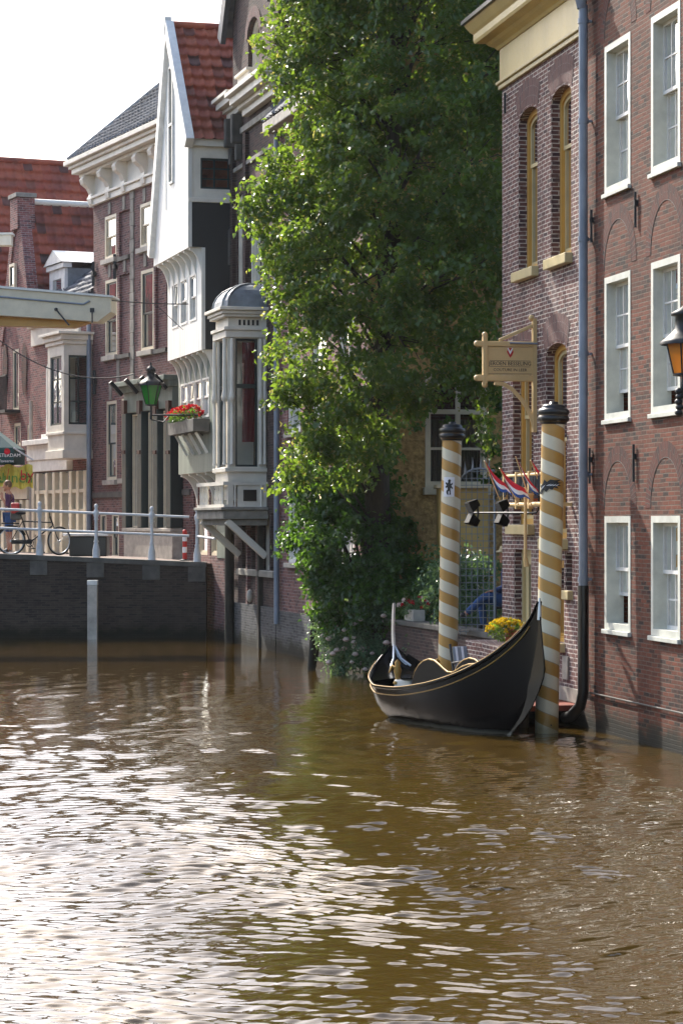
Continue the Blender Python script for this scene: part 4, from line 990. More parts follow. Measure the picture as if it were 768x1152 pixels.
# ================================================================== THE CORNICED HOUSE (street, behind the bridge)
t = thing('corniced_house', WA.pt(3, -4, 1.8), 'brown brick town house with a white bracketed cornice and dark shopfront behind the bridge', 'house')
za = lambda px, py: WA.z(px, py)
TA1 = WA.t(105.5)
def aop(p0, p1, y0, y1): pm = (p0 + p1) / 2; return (WA.t(p1), WA.t(p0), za(pm, y1), za(pm, y0))
AO = [aop(118, 131, 242, 291), aop(157.5, 171, 228, 278), aop(118.5, 132, 314, 400), aop(158.5, 173, 303, 394), aop(120, 131.5, 451, 540), aop(137, 148.5, 448, 538), aop(113, 120, 577, 628), aop(126, 134, 577, 628)]
BL = [aop(134, 146, 237, 288), aop(134.5, 147, 308, 398), aop(175, 188, 300, 392)]
ZA = za(104, 233)
m = MB(); wall_sheet(m, WA, -1.2, TA1, 1.7, ZA, AO + BL, 0, 0.16); shell(m, WA, -1.2, TA1, 1.7, ZA, 8); m.build('wall', M['brick_purple'], t)
for b in BL: m = MB(); m.poly([WA.pt(x, -0.07, z) for x, z in outline(*b)]); m.build('blind_panel', M['brick_purple'], t)
for k, g in enumerate(AO):
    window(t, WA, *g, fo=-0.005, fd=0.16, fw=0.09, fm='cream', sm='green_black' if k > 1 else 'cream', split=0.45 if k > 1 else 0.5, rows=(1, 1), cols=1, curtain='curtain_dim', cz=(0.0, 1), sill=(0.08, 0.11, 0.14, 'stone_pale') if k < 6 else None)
for b in BL:
    m = MB(); m.wbox(WA, b[0] - 0.05, b[1] + 0.05, -0.05, 0.07, b[2] - 0.12, b[2] - 0.003); m.build('sill', M['stone_dark'], t)
m = MB(); tq = WA.t(149.5); zq = za(149, 600)
k = 0
while zq < ZA - 0.1:
    w = 0.17 if k % 2 else 0.13; m.wbox(WA, tq - w, tq + w, -0.02, 0.035, zq, zq + 0.36); zq += 0.37; k += 1
m.build('quoin_strip', M['stone'], t, bevel=0.008)
for (px, y0, y1) in ((124, 228, 241), (140, 221, 236), (163, 212, 227), (124, 296, 312), (141, 290, 306), (164, 282, 300), (133.5, 405, 430), (125, 432, 450), (141.5, 430, 447)):
    m = MB(); tt = WA.t(px); m.wbox(WA, tt - 0.11, tt + 0.11, -0.02, 0.03, za(px, y1), za(px, y0)); m.build('stone_block', M['stone'], t, bevel=0.01)
m = MB(); m.wbox(WA, -1, TA1, -0.02, 0.05, za(115, 560), za(115, 554)); m.build('string_course', M['stone_dark'], t)
for px, y in ((107.5, 308), (131.5, 300), (108.5, 430)):
    m = MB(); tt = WA.t(px); z = za(px, y); m.bar(WA.pt(tt, 0.06, z - 0.35), WA.pt(tt, 0.06, z + 0.35), 0.08, 0.05); m.wbox(WA, tt - 0.09, tt + 0.09, -0.02, 0.1, z - 0.06, z + 0.06); m.build('wall_anchor', M['iron'], t)
# cornice
m = MB()
for (h0, h1, p0) in ((0.0, 0.18, 0.10), (0.183, 0.26, 0.16), (0.86, 0.95, 0.34), (0.953, 1.1, 0.52), (1.103, 1.2, 0.6), (1.203, 1.33, 0.72)):
    m.wbox(WA, -1.2, TA1 + p0 * 0.9, -0.2, p0, ZA + h0, ZA + h1)
m.build('cornice', M['cream_pale'], t, bevel=0.012)
m = MB(); m.wbox(WA, -1.2, TA1 + 0.02, -0.2, 0.05, ZA + 0.263, ZA + 0.857); m.build('frieze', M['cream_pale'], t)
for px in (103, 126, 143.5, 166, 184, 199):
    tt = min(WA.t(px), TA1 - 0.1)
    m = MB(); prof = [(0.05, 0.02), (0.14, 0.04), (0.17, 0.2), (0.13, 0.34), (0.22, 0.5), (0.38, 0.62), (0.42, 0.74), (0.36, 0.85), (0.05, 0.855)]
    a = [WA.pt(tt - 0.15, o_, ZA + z) for o_, z in prof]; b = [WA.pt(tt + 0.15, o_, ZA + z) for o_, z in prof]
    m.poly(a); m.poly(b[::-1])
    for i in range(len(a)): j = (i + 1) % len(a); m.poly([a[i], a[j], b[j], b[i]])
    m.build('console', M['cream_pale'], t, bevel=0.02)
rz = ZA + 1.34
pantiles('roof', M['tile_grey'], t, WA.pt(TA1 + 0.5, 0.6, rz), WA.pt(-1.2, 0.6, rz) - WA.pt(TA1 + 0.5, 0.6, rz), WA.pt(TA1 - 3.6, -2.9, rz + 3.4) - WA.pt(TA1 + 0.5, 0.6, rz))
pantiles('roof', M['tile_grey'], t, WA.pt(TA1 + 0.5, 0.6, rz), WA.pt(TA1 + 0.5, -8, rz) - WA.pt(TA1 + 0.5, 0.6, rz), WA.pt(TA1 - 3.6, -2.9, rz + 3.4) - WA.pt(TA1 + 0.5, 0.6, rz))
m = MB(); m.tube([WA.pt(TA1 + 0.5, 0.6, rz + 0.05), WA.pt(TA1 - 3.6, -2.9, rz + 3.45)], 0.09, 8); m.build('hip_ridge', M['lead'], t)
# shopfront: black pillars, brown bands, tall panes, stone plinth, fascia
ts0, ts1 = WA.t(206), WA.t(151)
zp0, zp1, zc = za(160, 622), za(165, 598), za(165, 441)
m = MB(); m.wbox(WA, ts0, ts1, 0.0, 0.3, zp0 - 0.15, zp1); m.wbox(WA, ts0, ts1 + 0.03, 0.0, 0.35, zp1 + 0.003, zp1 + 0.1); m.build('shop_plinth', M['stone_pale'], t, bevel=0.015)
m = MB(); m.wbox(WA, ts0 - 0.05, ts1 + 0.08, 0.0, 0.4, zc, zc + 0.16); m.wbox(WA, ts0 - 0.05, ts1 + 0.15, 0.0, 0.55, zc + 0.163, zc + 0.3); m.wbox(WA, ts0, ts1, 0.0, 0.3, zc - 0.55, zc - 0.003); m.build('shop_fascia', M['grey_green_board'], t, bevel=0.012)
for px in (153.5, 171, 189, 204):
    tt = WA.t(px); m = MB(); m.wbox(WA, tt - 0.17, tt + 0.17, 0.02, 0.36, zp1 + 0.105, zc - 0.56); c_ = m.build('shop_pillar', M['green_black'], t, bevel=0.02)
    m = MB()
    for y0, y1 in ((511, 507), (466, 451)): m.wbox(WA, tt - 0.12, tt + 0.12, 0.0, 0.40, za(px, y0), za(px, y1))
    m.build('pillar_band', M['brown_wood'], c_)
    m = MB(); m.bar(WA.pt(tt, 0.42, zc - 0.06), WA.pt(tt, 0.75, zc + 0.3), 0.12, 0.1); m.build('shop_bracket', M['iron'], t)
for p0, p1 in ((157, 169), (175, 187), (192, 202)):
    a, b = WA.t(p1), WA.t(p0)
    m = MB(); m.ring(WA, outline(a, b, zp1 + 0.11, zc - 0.6), outline(a + 0.035, b - 0.035, zp1 + 0.16, zc - 0.64), 0.12, 0.2); w = m.build('shop_window', M['cream'], t)
    m = MB(); m.poly([WA.pt(x, 0.12, z) for x, z in outline(a + 0.05, b - 0.05, zp1 + 0.15, zc - 0.65)]); m.build('pane', M['glass'], w)
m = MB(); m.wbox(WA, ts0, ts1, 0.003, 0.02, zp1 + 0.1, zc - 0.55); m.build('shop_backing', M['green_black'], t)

# ================================================================== THE BAY HOUSE next along the street
t = thing('bay_house', WA.pt(9.5, -4, 1.8), 'narrow house with a pale upper bay window and cream shopfront left of the cornice house', 'house')
TC0, TC1 = TA1 + 0.01, WA.t(38.5)
ZC = za(60, 385)
co = [(WA.t(63), WA.t(52.5), za(58, 488), za(58, 406), 0.3)]
m = MB(); wall_sheet(m, WA, TC0, TC1, 1.7, ZC + 1.1, co, 0, 0.15); shell(m, WA, TC0, TC1, 1.7, ZC + 1.1, 8, near=False); m.build('wall', M['brick_pink'], t)
window(t, WA, *co[0][:4], r=0.3, fo=0.012, fd=0.15, fw=0.09, fm='white', split=0.5, rows=(1, 1), cols=1, sill=(0.1, 0.14, 0.16, 'white'))
m = MB()
for (h0, h1, p0) in ((0.0, 0.55, 0.08), (0.553, 0.7, 0.18), (0.703, 0.8, 0.3), (0.803, 0.92, 0.46)):
    m.wbox(WA, TC0 + 1.2, TC1 + p0, -0.2, p0, ZC + h0, ZC + h1)
m.build('cornice', M['cream_pale'], t, bevel=0.012)
# bay: three-sided, over the shop
tbo = 0.85
zb0, zb1 = za(85, 508), za(85, 392)
WCn = WA.turned(TC0 + 0.25, tbo); 
ta, tb_ = TC0 + 0.12, TC0 + 1.75
wz0_, wz1_ = za(85, 480), za(85, 404)
m = MB()
WCf = Wall(*WA.pt(ta, tbo, 0).xy, WA.dx, WA.dy)
wall_sheet(m, WCf, 0, tb_ - ta, zb0, zb1, [(0.25, tb_ - ta - 0.25, wz0_, wz1_)], 0, 0.1)
WCn = WA.turned(ta, tbo); wall_sheet(m, WCn, 0, tbo, zb0, zb1, [(0.14, tbo - 0.1, wz0_, wz1_)], 0, 0.1)
m.poly([WA.pt(tb_, 0, zb0), WA.pt(tb_, tbo, zb0), WA.pt(tb_, tbo, zb1), WA.pt(tb_, 0, zb1)])
m.poly([WA.pt(ta, 0, zb0), WA.pt(tb_, 0, zb0), WA.pt(tb_, tbo, zb0), WA.pt(ta, tbo, zb0)]); m.poly([WA.pt(ta, 0, zb1), WA.pt(tb_, 0, zb1), WA.pt(tb_, tbo, zb1), WA.pt(ta, tbo, zb1)])
m.build('bay', M['cream_pale'], t)
for (WCf, a, b, cN) in ((WCf, 0.25, tb_ - ta - 0.25, 2), (WCn, 0.14, tbo - 0.1, 2)):
    m = MB(); m.ring(WCf, outline(a, b, wz0_, wz1_), outline(a + 0.06, b - 0.06, wz0_ + 0.06, wz1_ - 0.06), -0.09, -0.03)
    for k in range(1, cN): m.wbox(WCf, a + (b - a) * k / cN - 0.02, a + (b - a) * k / cN + 0.02, -0.08, -0.035, wz0_ + 0.05, wz1_ - 0.05)
    for k in (1, 2): z = wz0_ + (wz1_ - wz0_) * k / 3; m.wbox(WCf, a + 0.05, b - 0.05, -0.08, -0.04, z - 0.02, z + 0.02)
    m.build('bay_window', M['green_black'], t)
    m = MB(); m.poly([WCf.pt(x, -0.06, z) for x, z in outline(a, b, wz0_, wz1_)]); m.build('bay_pane', M['glass'], t)
m = MB()
for h0, h1, pr in ((zb1 + 0.003, zb1 + 0.12, 0.06), (zb1 + 0.123, zb1 + 0.28, 0.12), (zb1 + 0.283, zb1 + 0.36, 0.22), (zb0 - 0.25, zb0 - 0.003, 0.06), (zb0 + 0.45, zb0 + 0.53, 0.05)):
    m = MB(); m.wbox(WA, ta - pr, tb_ + pr, 0.0, tbo + pr, h0, h1); m.build('bay_moulding', M['cream_pale'], t, bevel=0.01)
# shop: white fascia and cream woodwork
m = MB(); m.wbox(WA, TC0 + 2.2, TC1 - 0.05, 0.0, 0.25, za(60, 517), za(60, 500)); m.wbox(WA, TC0 + 2.2, TC1 - 0.02, 0.0, 0.4, za(60, 500) + 0.003, za(60, 494)); m.wbox(WA, TC0 + 2.0, TC1 - 0.1, 0.0, 0.2, za(60, 530), za(60, 517) - 0.003); m.build('shop_fascia', M['white'], t, bevel=0.012)
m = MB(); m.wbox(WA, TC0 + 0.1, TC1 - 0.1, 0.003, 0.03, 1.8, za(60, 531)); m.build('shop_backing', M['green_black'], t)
for px in (42.5, 48, 58, 66, 74.5, 85, 93, 101):
    tt = WA.t(px); m = MB(); m.wbox(WA, tt - 0.13, tt + 0.13, 0.03, 0.16, 1.8, za(60, 532)); m.build('shop_post', M['cream'], t, bevel=0.01)
for p0, p1, y in ((44, 100, 553), (86, 101, 575), (43, 57, 600)):
    m = MB(); m.wbox(WA, WA.t(p1), WA.t(p0), 0.04, 0.14, za(70, y + 2), za(70, y - 2)); m.build('shop_rail', M['cream'], t)
m = MB(); m.poly([WA.pt(x, 0.06, z) for x, z in outline(TC0 + 0.2, TC1 - 0.2, 1.9, za(60, 533))]); m.build('shop_pane', M['glass'], t)
m = MB(); m.tube([WA.pt(TC0 + 0.05, 0.12, z) for z in (2.0, 5, 8.6)], 0.07, 8); m.build('drainpipe', M['pipe_grey'], t)
m = MB(); m.tube([WA.pt(TC1 - 0.1, 0.12, z) for z in (2.0, 4, 6.6)], 0.06, 8); m.build('drainpipe', M['stone_pale'], t)
# roof and its white dormer
z0 = ZC + 0.93
pantiles('roof', M['tile_grey'], t, WA.pt(TC0, 0.3, z0), WA.pt(TC1, 0.3, z0) - WA.pt(TC0, 0.3, z0), WA.pt(TC0, -3.3, z0 + 3.0) - WA.pt(TC0, 0.3, z0))
d0, d1 = WA.t(73, -0.5), WA.t(56, -0.5)
d0 = max(d0, TC0 + 0.03)
zd0, zd1 = za(70, 340), za(70, 295)
m = MB(); m.wbox(WA, d0, d1, -3.2, -0.6, zd0 - 0.6, zd1); m.build('dormer', M['lead'], t)
m = MB(); m.ring(WA, outline(d0, d1, zd0 - 0.5, zd1), outline(d0 + 0.35, d1 - 0.35, zd0 - 0.3, zd1 - 0.3), -0.6, -0.5); m.wbox(WA, d0 - 0.1, d1 + 0.1, -0.7, -0.42, zd1 + 0.003, zd1 + 0.16); w = m.build('dormer_front', M['white'], t)
m = MB(); m.poly([WA.pt(x, -0.56, z) for x, z in outline(d0 + 0.4, d1 - 0.4, zd0 - 0.4, zd1 - 0.2)]); m.build('pane', M['glass'], w)
dm = (d0 + d1) / 2; zr_ = zd1 + 0.6
m = MB()
for e, oo in ((d0 - 0.18, 1), (d1 + 0.18, -1)):
    m.poly([WA.pt(e, -0.35, zd1 + 0.165), WA.pt(e, -3.4, zd1 + 0.165), WA.pt(dm, -3.4, zr_), WA.pt(dm, -0.35, zr_)])
m.poly([WA.pt(d0 - 0.18, -0.36, zd1 + 0.165), WA.pt(d1 + 0.18, -0.36, zd1 + 0.165), WA.pt(dm, -0.36, zr_)])
m.build('dormer_roof', M['white'], t)

# ================================================================== THE TILED HOUSES at the far left
t = thing('stepped_gable_house', WA.pt(15, -4, 1.8), 'pink brick house with steep red tiles and a narrow stepped gable at the left edge', 'house')
TD0, TD1 = TC1 + 0.01, TC1 + 3.75
tr_ = WA.t(20); ZDr = za(20, 227) ; ZDe = ZC + 0.9
do = [(WA.t(36), WA.t(31), za(33, 538), za(33, 478)), (WA.t(23.5), WA.t(16), za(20, 524), za(20, 476)), (WA.t(21.5), WA.t(14.5), za(18, 462), za(18, 393)), (WA.t(19.5), WA.t(13.5), za(16, 325), za(16, 297))]
m = MB(); wall_sheet(m, WA, TD0, TD1, 1.7, ZDe, do[:3], 0, 0.2); shell(m, WA, TD0, TD1, 1.7, ZDe, 10, top=False)
m.poly([WA.pt(TD0, 0, ZDe), WA.pt(TD1, 0, ZDe), WA.pt(tr_, 0, ZDr - 0.1)]); m.build('wall', M['brick_pink'], t)
m = MB(); m.prism(WA, [(TD0 - 0.02, ZDe - 0.6), (TD0 + 0.25, ZDe - 0.6), (tr_ + 0.22, ZDr + 0.1), (tr_ - 0.22, ZDr + 0.1)], -0.3, 0.06); m.prism(WA, [(TD1, ZDe - 0.6), (TD1 - 0.25, ZDe - 0.6), (tr_ - 0.2, ZDr + 0.09), (tr_ + 0.22, ZDr + 0.09)], -0.295, 0.055)
m.build('gable_parapet', M['brick_pink'], t)
m = MB(); m.wbox(WA, tr_ - 0.42, tr_ + 0.42, -0.45, 0.12, ZDr - 0.9, ZDr + 0.1); m.build('gable_block', M['brick_pink'], t)
m = MB(); m.wbox(WA, tr_ - 0.48, tr_ + 0.48, -0.5, 0.18, ZDr + 0.103, ZDr + 0.24); m.build('gable_cap', M['stone'], t, bevel=0.01)
for k, g in enumerate(do): window(t, WA, *g, o=0.0 if k < 3 else 0.07, fo=-0.01 if k < 3 else 0.02, fd=0.1, fw=0.09, fm='cream', sm='green_black', split=0.0, rows=(1, 1), cols=1, curtain='curtain_dim')
for px in (7, 28.5):
    m = MB(); tt = WA.t(px); q = WA.pt(tt, 0.03, za(px, 415)); V = [WA.pt(tt + 0.28 * math.cos(a * math.pi / 8), 0.04, za(px, 415) + 0.85 * math.sin(a * math.pi / 8)) for a in range(16)]; m.poly(V); m.build('oval_panel', M['brick_arch'], t)
m = MB(); a, b = WA.t(23), WA.t(8); zz0, zz1 = za(15, 462), za(15, 425)
for k in range(12): x = a + (b - a) * k / 11; m.tube([WA.pt(x, 0.45, zz0), WA.pt(x, 0.45, zz1)], 0.018, 5)
m.wbox(WA, a, b, 0.42, 0.48, zz1, zz1 + 0.05); m.wbox(WA, a, b, 0.0, 0.5, zz0 - 0.1, zz0); m.build('balcony_rail', M['iron'], t)
m = MB(); m.wbox(WA, TD0 + 0.1, WA.t(-6), 0.0, 0.4, za(15, 548), za(15, 541)); m.wbox(WA, TD0 + 0.1, WA.t(-6), 0.0, 0.2, za(15, 562), za(15, 548) - 0.003)
m.build('shop_fascia', M['cream'], t, bevel=0.01)
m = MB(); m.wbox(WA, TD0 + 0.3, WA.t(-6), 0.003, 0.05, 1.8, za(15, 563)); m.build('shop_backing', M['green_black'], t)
for px in (37, 30, 22, 9, 1):
    tt = WA.t(px); m = MB(); m.wbox(WA, tt - 0.16, tt + 0.16, 0.05, 0.18, 1.8, za(15, 563)); m.build('shop_post', M['cream'], t)
p = WA.pt(TD0 - 0.05, -0.2, ZDe - 0.6); pantiles('roof', M['tile_old'], t, p, WA.pt(TD0 - 0.05, -9, ZDe - 0.6) - p, WA.pt(tr_, -0.2, ZDr - 0.05) - p, 0.3, 0.36, 5, 4)
p = WA.pt(TD1, -0.2, ZDe - 0.6); pantiles('roof', M['tile_old'], t, p, WA.pt(TD1, -9, ZDe - 0.6) - p, WA.pt(tr_, -0.2, ZDr - 0.05) - p, 0.3, 0.36, 4, 3)
m = MB(); m.tube([WA.pt(tr_, -0.4, ZDr + 0.02), WA.pt(tr_, -9, ZDr + 0.02)], 0.11, 8); m.build('ridge_tile', M['cream_pale'], t)

t = thing('red_roof_house', WA.pt(22, -5, 1.8), 'larger house behind the stepped gable, its red tiled roof topping the left skyline', 'house')
TE0, TE1 = TD1 + 0.05, TD1 + 8
trE = TE0 + 3.2; ZE = za(0, 181) + 0.45
m = MB(); shell(m, WA, TE0, TE1, 1.7, 9.6, 14); m.poly([WA.pt(a, 0, b) for a, b in outline(TE0, TE1, 1.7, 9.6)]); m.poly([WA.pt(TE0, 0, 9.6), WA.pt(TE1, 0, 9.6), WA.pt(trE, 0, ZE)]); m.build('wall', M['brick_pink'], t)
p = WA.pt(TE0 - 0.2, 0.3, 9.4); pantiles('roof', M['tile'], t, p, WA.pt(TE0 - 0.2, -14, 9.4) - p, WA.pt(trE, 0.3, ZE) - p, 0.32, 0.4, 5, 4)
p = WA.pt(TE1 + 0.2, 0.3, 9.4); pantiles('roof', M['tile'], t, p, WA.pt(TE1 + 0.2, -14, 9.4) - p, WA.pt(trE, 0.3, ZE) - p, 0.32, 0.4, 4, 3)
m = MB(); m.tube([WA.pt(trE, 0.3, ZE + 0.05), WA.pt(trE, -14, ZE + 0.05)], 0.12, 8); m.build('ridge_tile', M['tile'], t)

# ================================================================== THINGS IN THE GARDEN AND BY THE WATER
def disc_pts(c, u_, v_, r, n=24): return [c + u_ * (r * math.cos(2 * math.pi * i / n)) + v_ * (r * math.sin(2 * math.pi * i / n)) for i in range(n)]

# striped mooring poles (each leans a little)
LION = [(-.30, -.95), (-.05, -.95), (-.12, -.6), (.1, -.45), (.2, -.7), (.12, -.95), (.42, -.95), (.38, -.6), (.3, -.2), (.45, -.1), (.75, -.3), (.8, -.1), (.5, .15), (.72, .3), (.8, .55), (.55, .45), (.35, .35), (.3, .6), (.4, .8), (.2, .95), (-.05, .9), (-.2, .75), (-.12, .6), (-.25, .45), (-.6, .6), (-.75, .45), (-.4, .2), (-.7, .05), (-.65, -.15), (-.3, -.05), (-.2, -.3), (-.45, -.45), (-.5, -.7)]
EAGLE = [(-1.3, -.7), (-1.0, -.2), (-1.2, .1), (-.7, .3), (-.5, .75), (-.1, .5), (.3, .75), (.9, .7), (1.7, .75), (1.2, .5), (1.9, .45), (1.3, .3), (1.8, .1), (1.1, .1), (1.4, -.15), (.8, -.05), (.6, -.3), (.2, -.2), (-.2, -.55), (-.5, -.3), (-.9, -.8)]
def pole(base_px, top_px, Y, label, emblem):
    p0 = P(base_px, HY, Y); p0.z = -1.2; p1 = P(top_px, HY, Y); p1.z = 4.12
    zw = p0 + (p1 - p0) * (1.2 / 5.32); t = thing('mooring_pole', zw, label, 'mooring pole', 'striped mooring poles beside the gondola')
    m = MB(); ax = (p1 - p0); L = ax.length; ax.normalize(); n = 28; k = 40
    q = Vector((0, 0, 1)).rotation_difference(ax)
    for i in range(k):
        for j in range(n):
            c = []
            for (a_, b_) in ((i, j), (i, j + 1), (i + 1, j + 1), (i + 1, j)):
                th = 2 * math.pi * b_ / n; c.append((p0 + q @ Vector((0.155 * math.cos(th), 0.155 * math.sin(th), L * a_ / k)), (b_ / n, p0.z + L * a_ / k)))
            m.poly([x[0] for x in c], uv=[x[1] for x in c], smooth=True)
    # the seams' vertices are doubled, which keeps shading round through custom normals below
    o = m.build('shaft', M['stripe'], t)
    bm = bmesh.new(); bm.from_mesh(o.data); bmesh.ops.remove_doubles(bm, verts=bm.verts, dist=1e-5); bm.to_mesh(o.data); bm.free()
    m = MB(); m.lathe([(0.157, 0), (0.175, 0.005), (0.18, 0.03), (0.2, 0.045), (0.215, 0.08), (0.2, 0.112), (0.185, 0.12), (0.205, 0.135), (0.215, 0.17), (0.195, 0.205), (0.16, 0.215), (0.165, 0.235), (0.14, 0.262), (0.06, 0.27), (0.06, 0.30), (0.0, 0.31)], p1 - ax * 0.01, ax, 28); c_ = m.build('cap', M['black'], t)
    m = MB(); m.lathe([(0.19, 0.114), (0.197, 0.117), (0.19, 0.12)], p1 - ax * 0.01, ax, 28); m.lathe([(0.178, 0.030), (0.19, 0.036), (0.178, 0.04)], p1 - ax * 0.01, ax, 28); m.build('gold_line', M['gold'], c_)
    m = MB()
    pts, hgt, wid, zc, ang0 = emblem
    def on(u_, v_, e):                                 # wrap a flat mark round the shaft
        th = ang0 + u_ * wid / 0.155; z = zc + v_ * hgt; b = p0 + ax * ((z - p0.z) / ax.z); r = 0.157 + e
        return b + q @ Vector((r * math.cos(th), r * math.sin(th), 0))
    if pts is LION:
        sh = [(-1.15, 1.2), (1.15, 1.2), (1.15, -.7), (.6, -1.2), (0, -1.35), (-.6, -1.2), (-1.15, -.7)]
        for i in range(8): a, b = -1.15 + 2.3 * i / 8, -1.15 + 2.3 * (i + 1) / 8; m.poly([on(a, -1.2, 0.006), on(b, -1.2, 0.006), on(b, 1.2, 0.006), on(a, 1.2, 0.006)], mi=1)
    bm = bmesh.new(); vs = [bm.verts.new((x, y, 0)) for x, y in pts]; f = bm.faces.new(vs); f.normal_update(); bmesh.ops.triangulate(bm, faces=[f])
    tris = [[(v.co.x, v.co.y) for v in f.verts] for f in bm.faces]; bm.free()
    for _ in range(2):
        nt = []
        for a, b, c in tris:
            ab, bc, ca = [((p[0] + r[0]) / 2, (p[1] + r[1]) / 2) for p, r in ((a, b), (b, c), (c, a))]; nt += [[a, ab, ca], [ab, b, bc], [ca, bc, c], [ab, bc, ca]]
        tris = nt
    for tr3 in tris: m.poly([on(x, y, 0.012) for x, y in tr3])
    if pts is EAGLE:
        for k_ in range(4): m.poly([on(-.2 + k_ * .35, .1, .018), on(.05 + k_ * .35, .2, .018), on(.5 + k_ * .3, .32, .018), on(.1 + k_ * .35, .12, .018)], mi=1)
        m.poly([on(-.9, -.3, .018), on(-.6, -.1, .018), on(-.3, .2, .018), on(-.7, 0, .018)], mi=1)
    m.build('emblem', [M['iron'], M['flag_white']], t)
    return t
ra = math.radians
pole(501, 508, 38.4, 'striped tan and cream mooring pole with a black lion shield, farther from the viewer', (LION, 0.13, 0.075, 2.8 - (548 - 588) / F * 38.4 - 0.0, ra(-90 - 15)))
pole(612, 622, 32.0, 'striped tan and cream mooring pole against the brick wall, in front of the shop house', (EAGLE, 0.13, 0.1, 2.8 - (548 - 588) / F * 32.0, ra(-90 - 25)))

# dock of red brown planks
t = thing('plank_dock', WR.pt(2, 0.5, 0.2), 'red brown plank dock at the foot of the shop house behind the near pole', 'dock')
m = MB(); a, b = WR.t(652), WR.t(566)
m.wbox(WR, a - 0.1, b + 0.6, 0.02, 0.95, 0.22, 0.3); m.build('deck', M['red_wood'], t, bevel=0.01)
m = MB(); m.wbox(WR, a - 0.1, b + 0.6, 0.955, 1.0, 0.02, 0.31); m.build('fascia', M['red_wood'], t, bevel=0.008)
for k in range(5):
    m = MB(); q = WR.pt(a + (b - a) * k / 4, 0.8, 0); m.tube([(q.x, q.y, -1), (q.x, q.y, 0.215)], 0.07, 8); m.build('pile', M['old_wood'], t)
m = MB(); m.wbox(WR, a - 0.1, b + 0.6, -0.1, 0.04, 0.31, 0.5); m.build('kerb', M['stone'], t)

# hanging sign
ts = WR.t(602.5); WSg = WR.turned(ts, 0.0); Ys = WSg.oy
def gz(py): return H - (py - HY) / F * (Ys - 0.1)
def gx(px): return WSg.t(px)
t = thing('shop_sign', WR.pt(ts, 0.0, gz(488)), 'tan wooden shop sign with carved frame hanging out from the ochre windowed house', 'sign')
m = MB(); xp = gx(602.5)
m.wbox(WSg, xp - 0.055, xp + 0.045, -0.05, 0.05, gz(486), gz(358)); m.ball(WSg.pt(xp - 0.07, 0, gz(357)), 0.045, 10, 6); m.wbox(WSg, xp + 0.045, 0.0 + 0.05, -0.03, 0.03, gz(470), gz(460)); m.wbox(WSg, xp + 0.045, 0.05, -0.03, 0.03, gz(375), gz(366)); m.build('wall_post', M['sign_tan'], t, bevel=0.008)
m = MB(); xl = gx(545)
m.wbox(WSg, xl - 0.035, xl + 0.035, -0.045, 0.045, gz(432), gz(378)); m.wbox(WSg, gx(536), xp - 0.056, -0.04, 0.04, gz(390), gz(384)); m.wbox(WSg, gx(536), xp - 0.056, -0.04, 0.04, gz(429), gz(422)); m.build('frame', M['sign_tan'], t, bevel=0.012)
for (px, py) in ((536, 387), (536, 425.5), (545, 377), (545, 433)):
    m = MB(); m.ball(WSg.pt(gx(px), 0, gz(py)), 0.045, 10, 6); m.build('knob', M['sign_tan'], t)
m = MB(); m.wbox(WSg, xl + 0.036, xp - 0.056, -0.02, 0.015, gz(421.5), gz(390.5)); m.build('panel', M['sign_tan'], t)
m = MB(); m.bar(WSg.pt(gx(561), 0, gz(383)), WSg.pt(xp - 0.03, 0, gz(365)), 0.05, 0.045, up=Vector((0, 1, 0))); m.build('upper_brace', M['sign_tan'], t, bevel=0.008)
m = MB(); pts = [(556, 431), (566, 432), (576, 438), (586, 449), (594, 461), (599, 475), (601, 485)]
for i in range(len(pts) - 1): m.bar(WSg.pt(gx(pts[i][0]), 0, gz(pts[i][1])), WSg.pt(gx(pts[i + 1][0]), 0, gz(pts[i + 1][1])), 0.055, 0.06, up=Vector((0, 1, 0)))
m.build('curved_brace', M['sign_tan'], t)
m = MB(); m.tube([WSg.pt(gx(572), 0.06, gz(386)), WSg.pt(gx(608), 0.06, gz(386.5))], 0.014, 6); m.build('stay_rod', M['pipe_grey'], t)
m = MB(); xm = (xl + xp) / 2 - 0.01
text_mesh(m, 'JEROEN BESSELING', 0.082, WSg, xm, gz(411), 0.017, 0.002, sx=0.92)
text_mesh(m, 'COUTURE IN LEER', 0.058, WSg, xm, gz(417.5), 0.017, 0.002, sx=1.05)
m.wbox(WSg, xl + 0.07, xp - 0.09, 0.016, 0.018, gz(406), gz(405.6)); m.wbox(WSg, xl + 0.07, xp - 0.09, 0.016, 0.018, gz(412.7), gz(412.3)); m.wbox(WSg, xl + 0.05, xp - 0.07, 0.016, 0.018, gz(420.6), gz(420.2))
m.build('lettering', M['iron'], t)
m = MB(); z1, z0 = gz(391.5), gz(402.5); zm = (z0 + z1) / 2; hh = (z1 - z0)
V = lambda pl, mi: m.prism(WSg, [(xm + x * hh, z0 + y * hh) for x, y in pl], 0.016, 0.02, mi)
V([(0, 0), (.17, .36), (.34, .72), (.34, .55), (.17, .18)], 0); V([(0, 0.0), (0.36, .62), (.22, .9), (.22, .72), (0, .3), (-.22, .72), (-.22, .9), (-.36, .62)], 0)
m.prism(WSg, [(xm + x * hh, z0 + y * hh) for x, y in [(-.18, 1.0), (0, .72), (.18, 1.0)]], 0.016, 0.02, 0)
m.prism(WSg, [(xm + x * hh, z0 + y * hh) for x, y in [(0, .36), (.19, .72), (.3, 1.0), (.2, 1.0), (0, .66), (-.2, 1.0), (-.3, 1.0), (-.19, .72)]], 0.021, 0.023, 1)
m.build('logo', [M['red'], M['flag_white']], t)

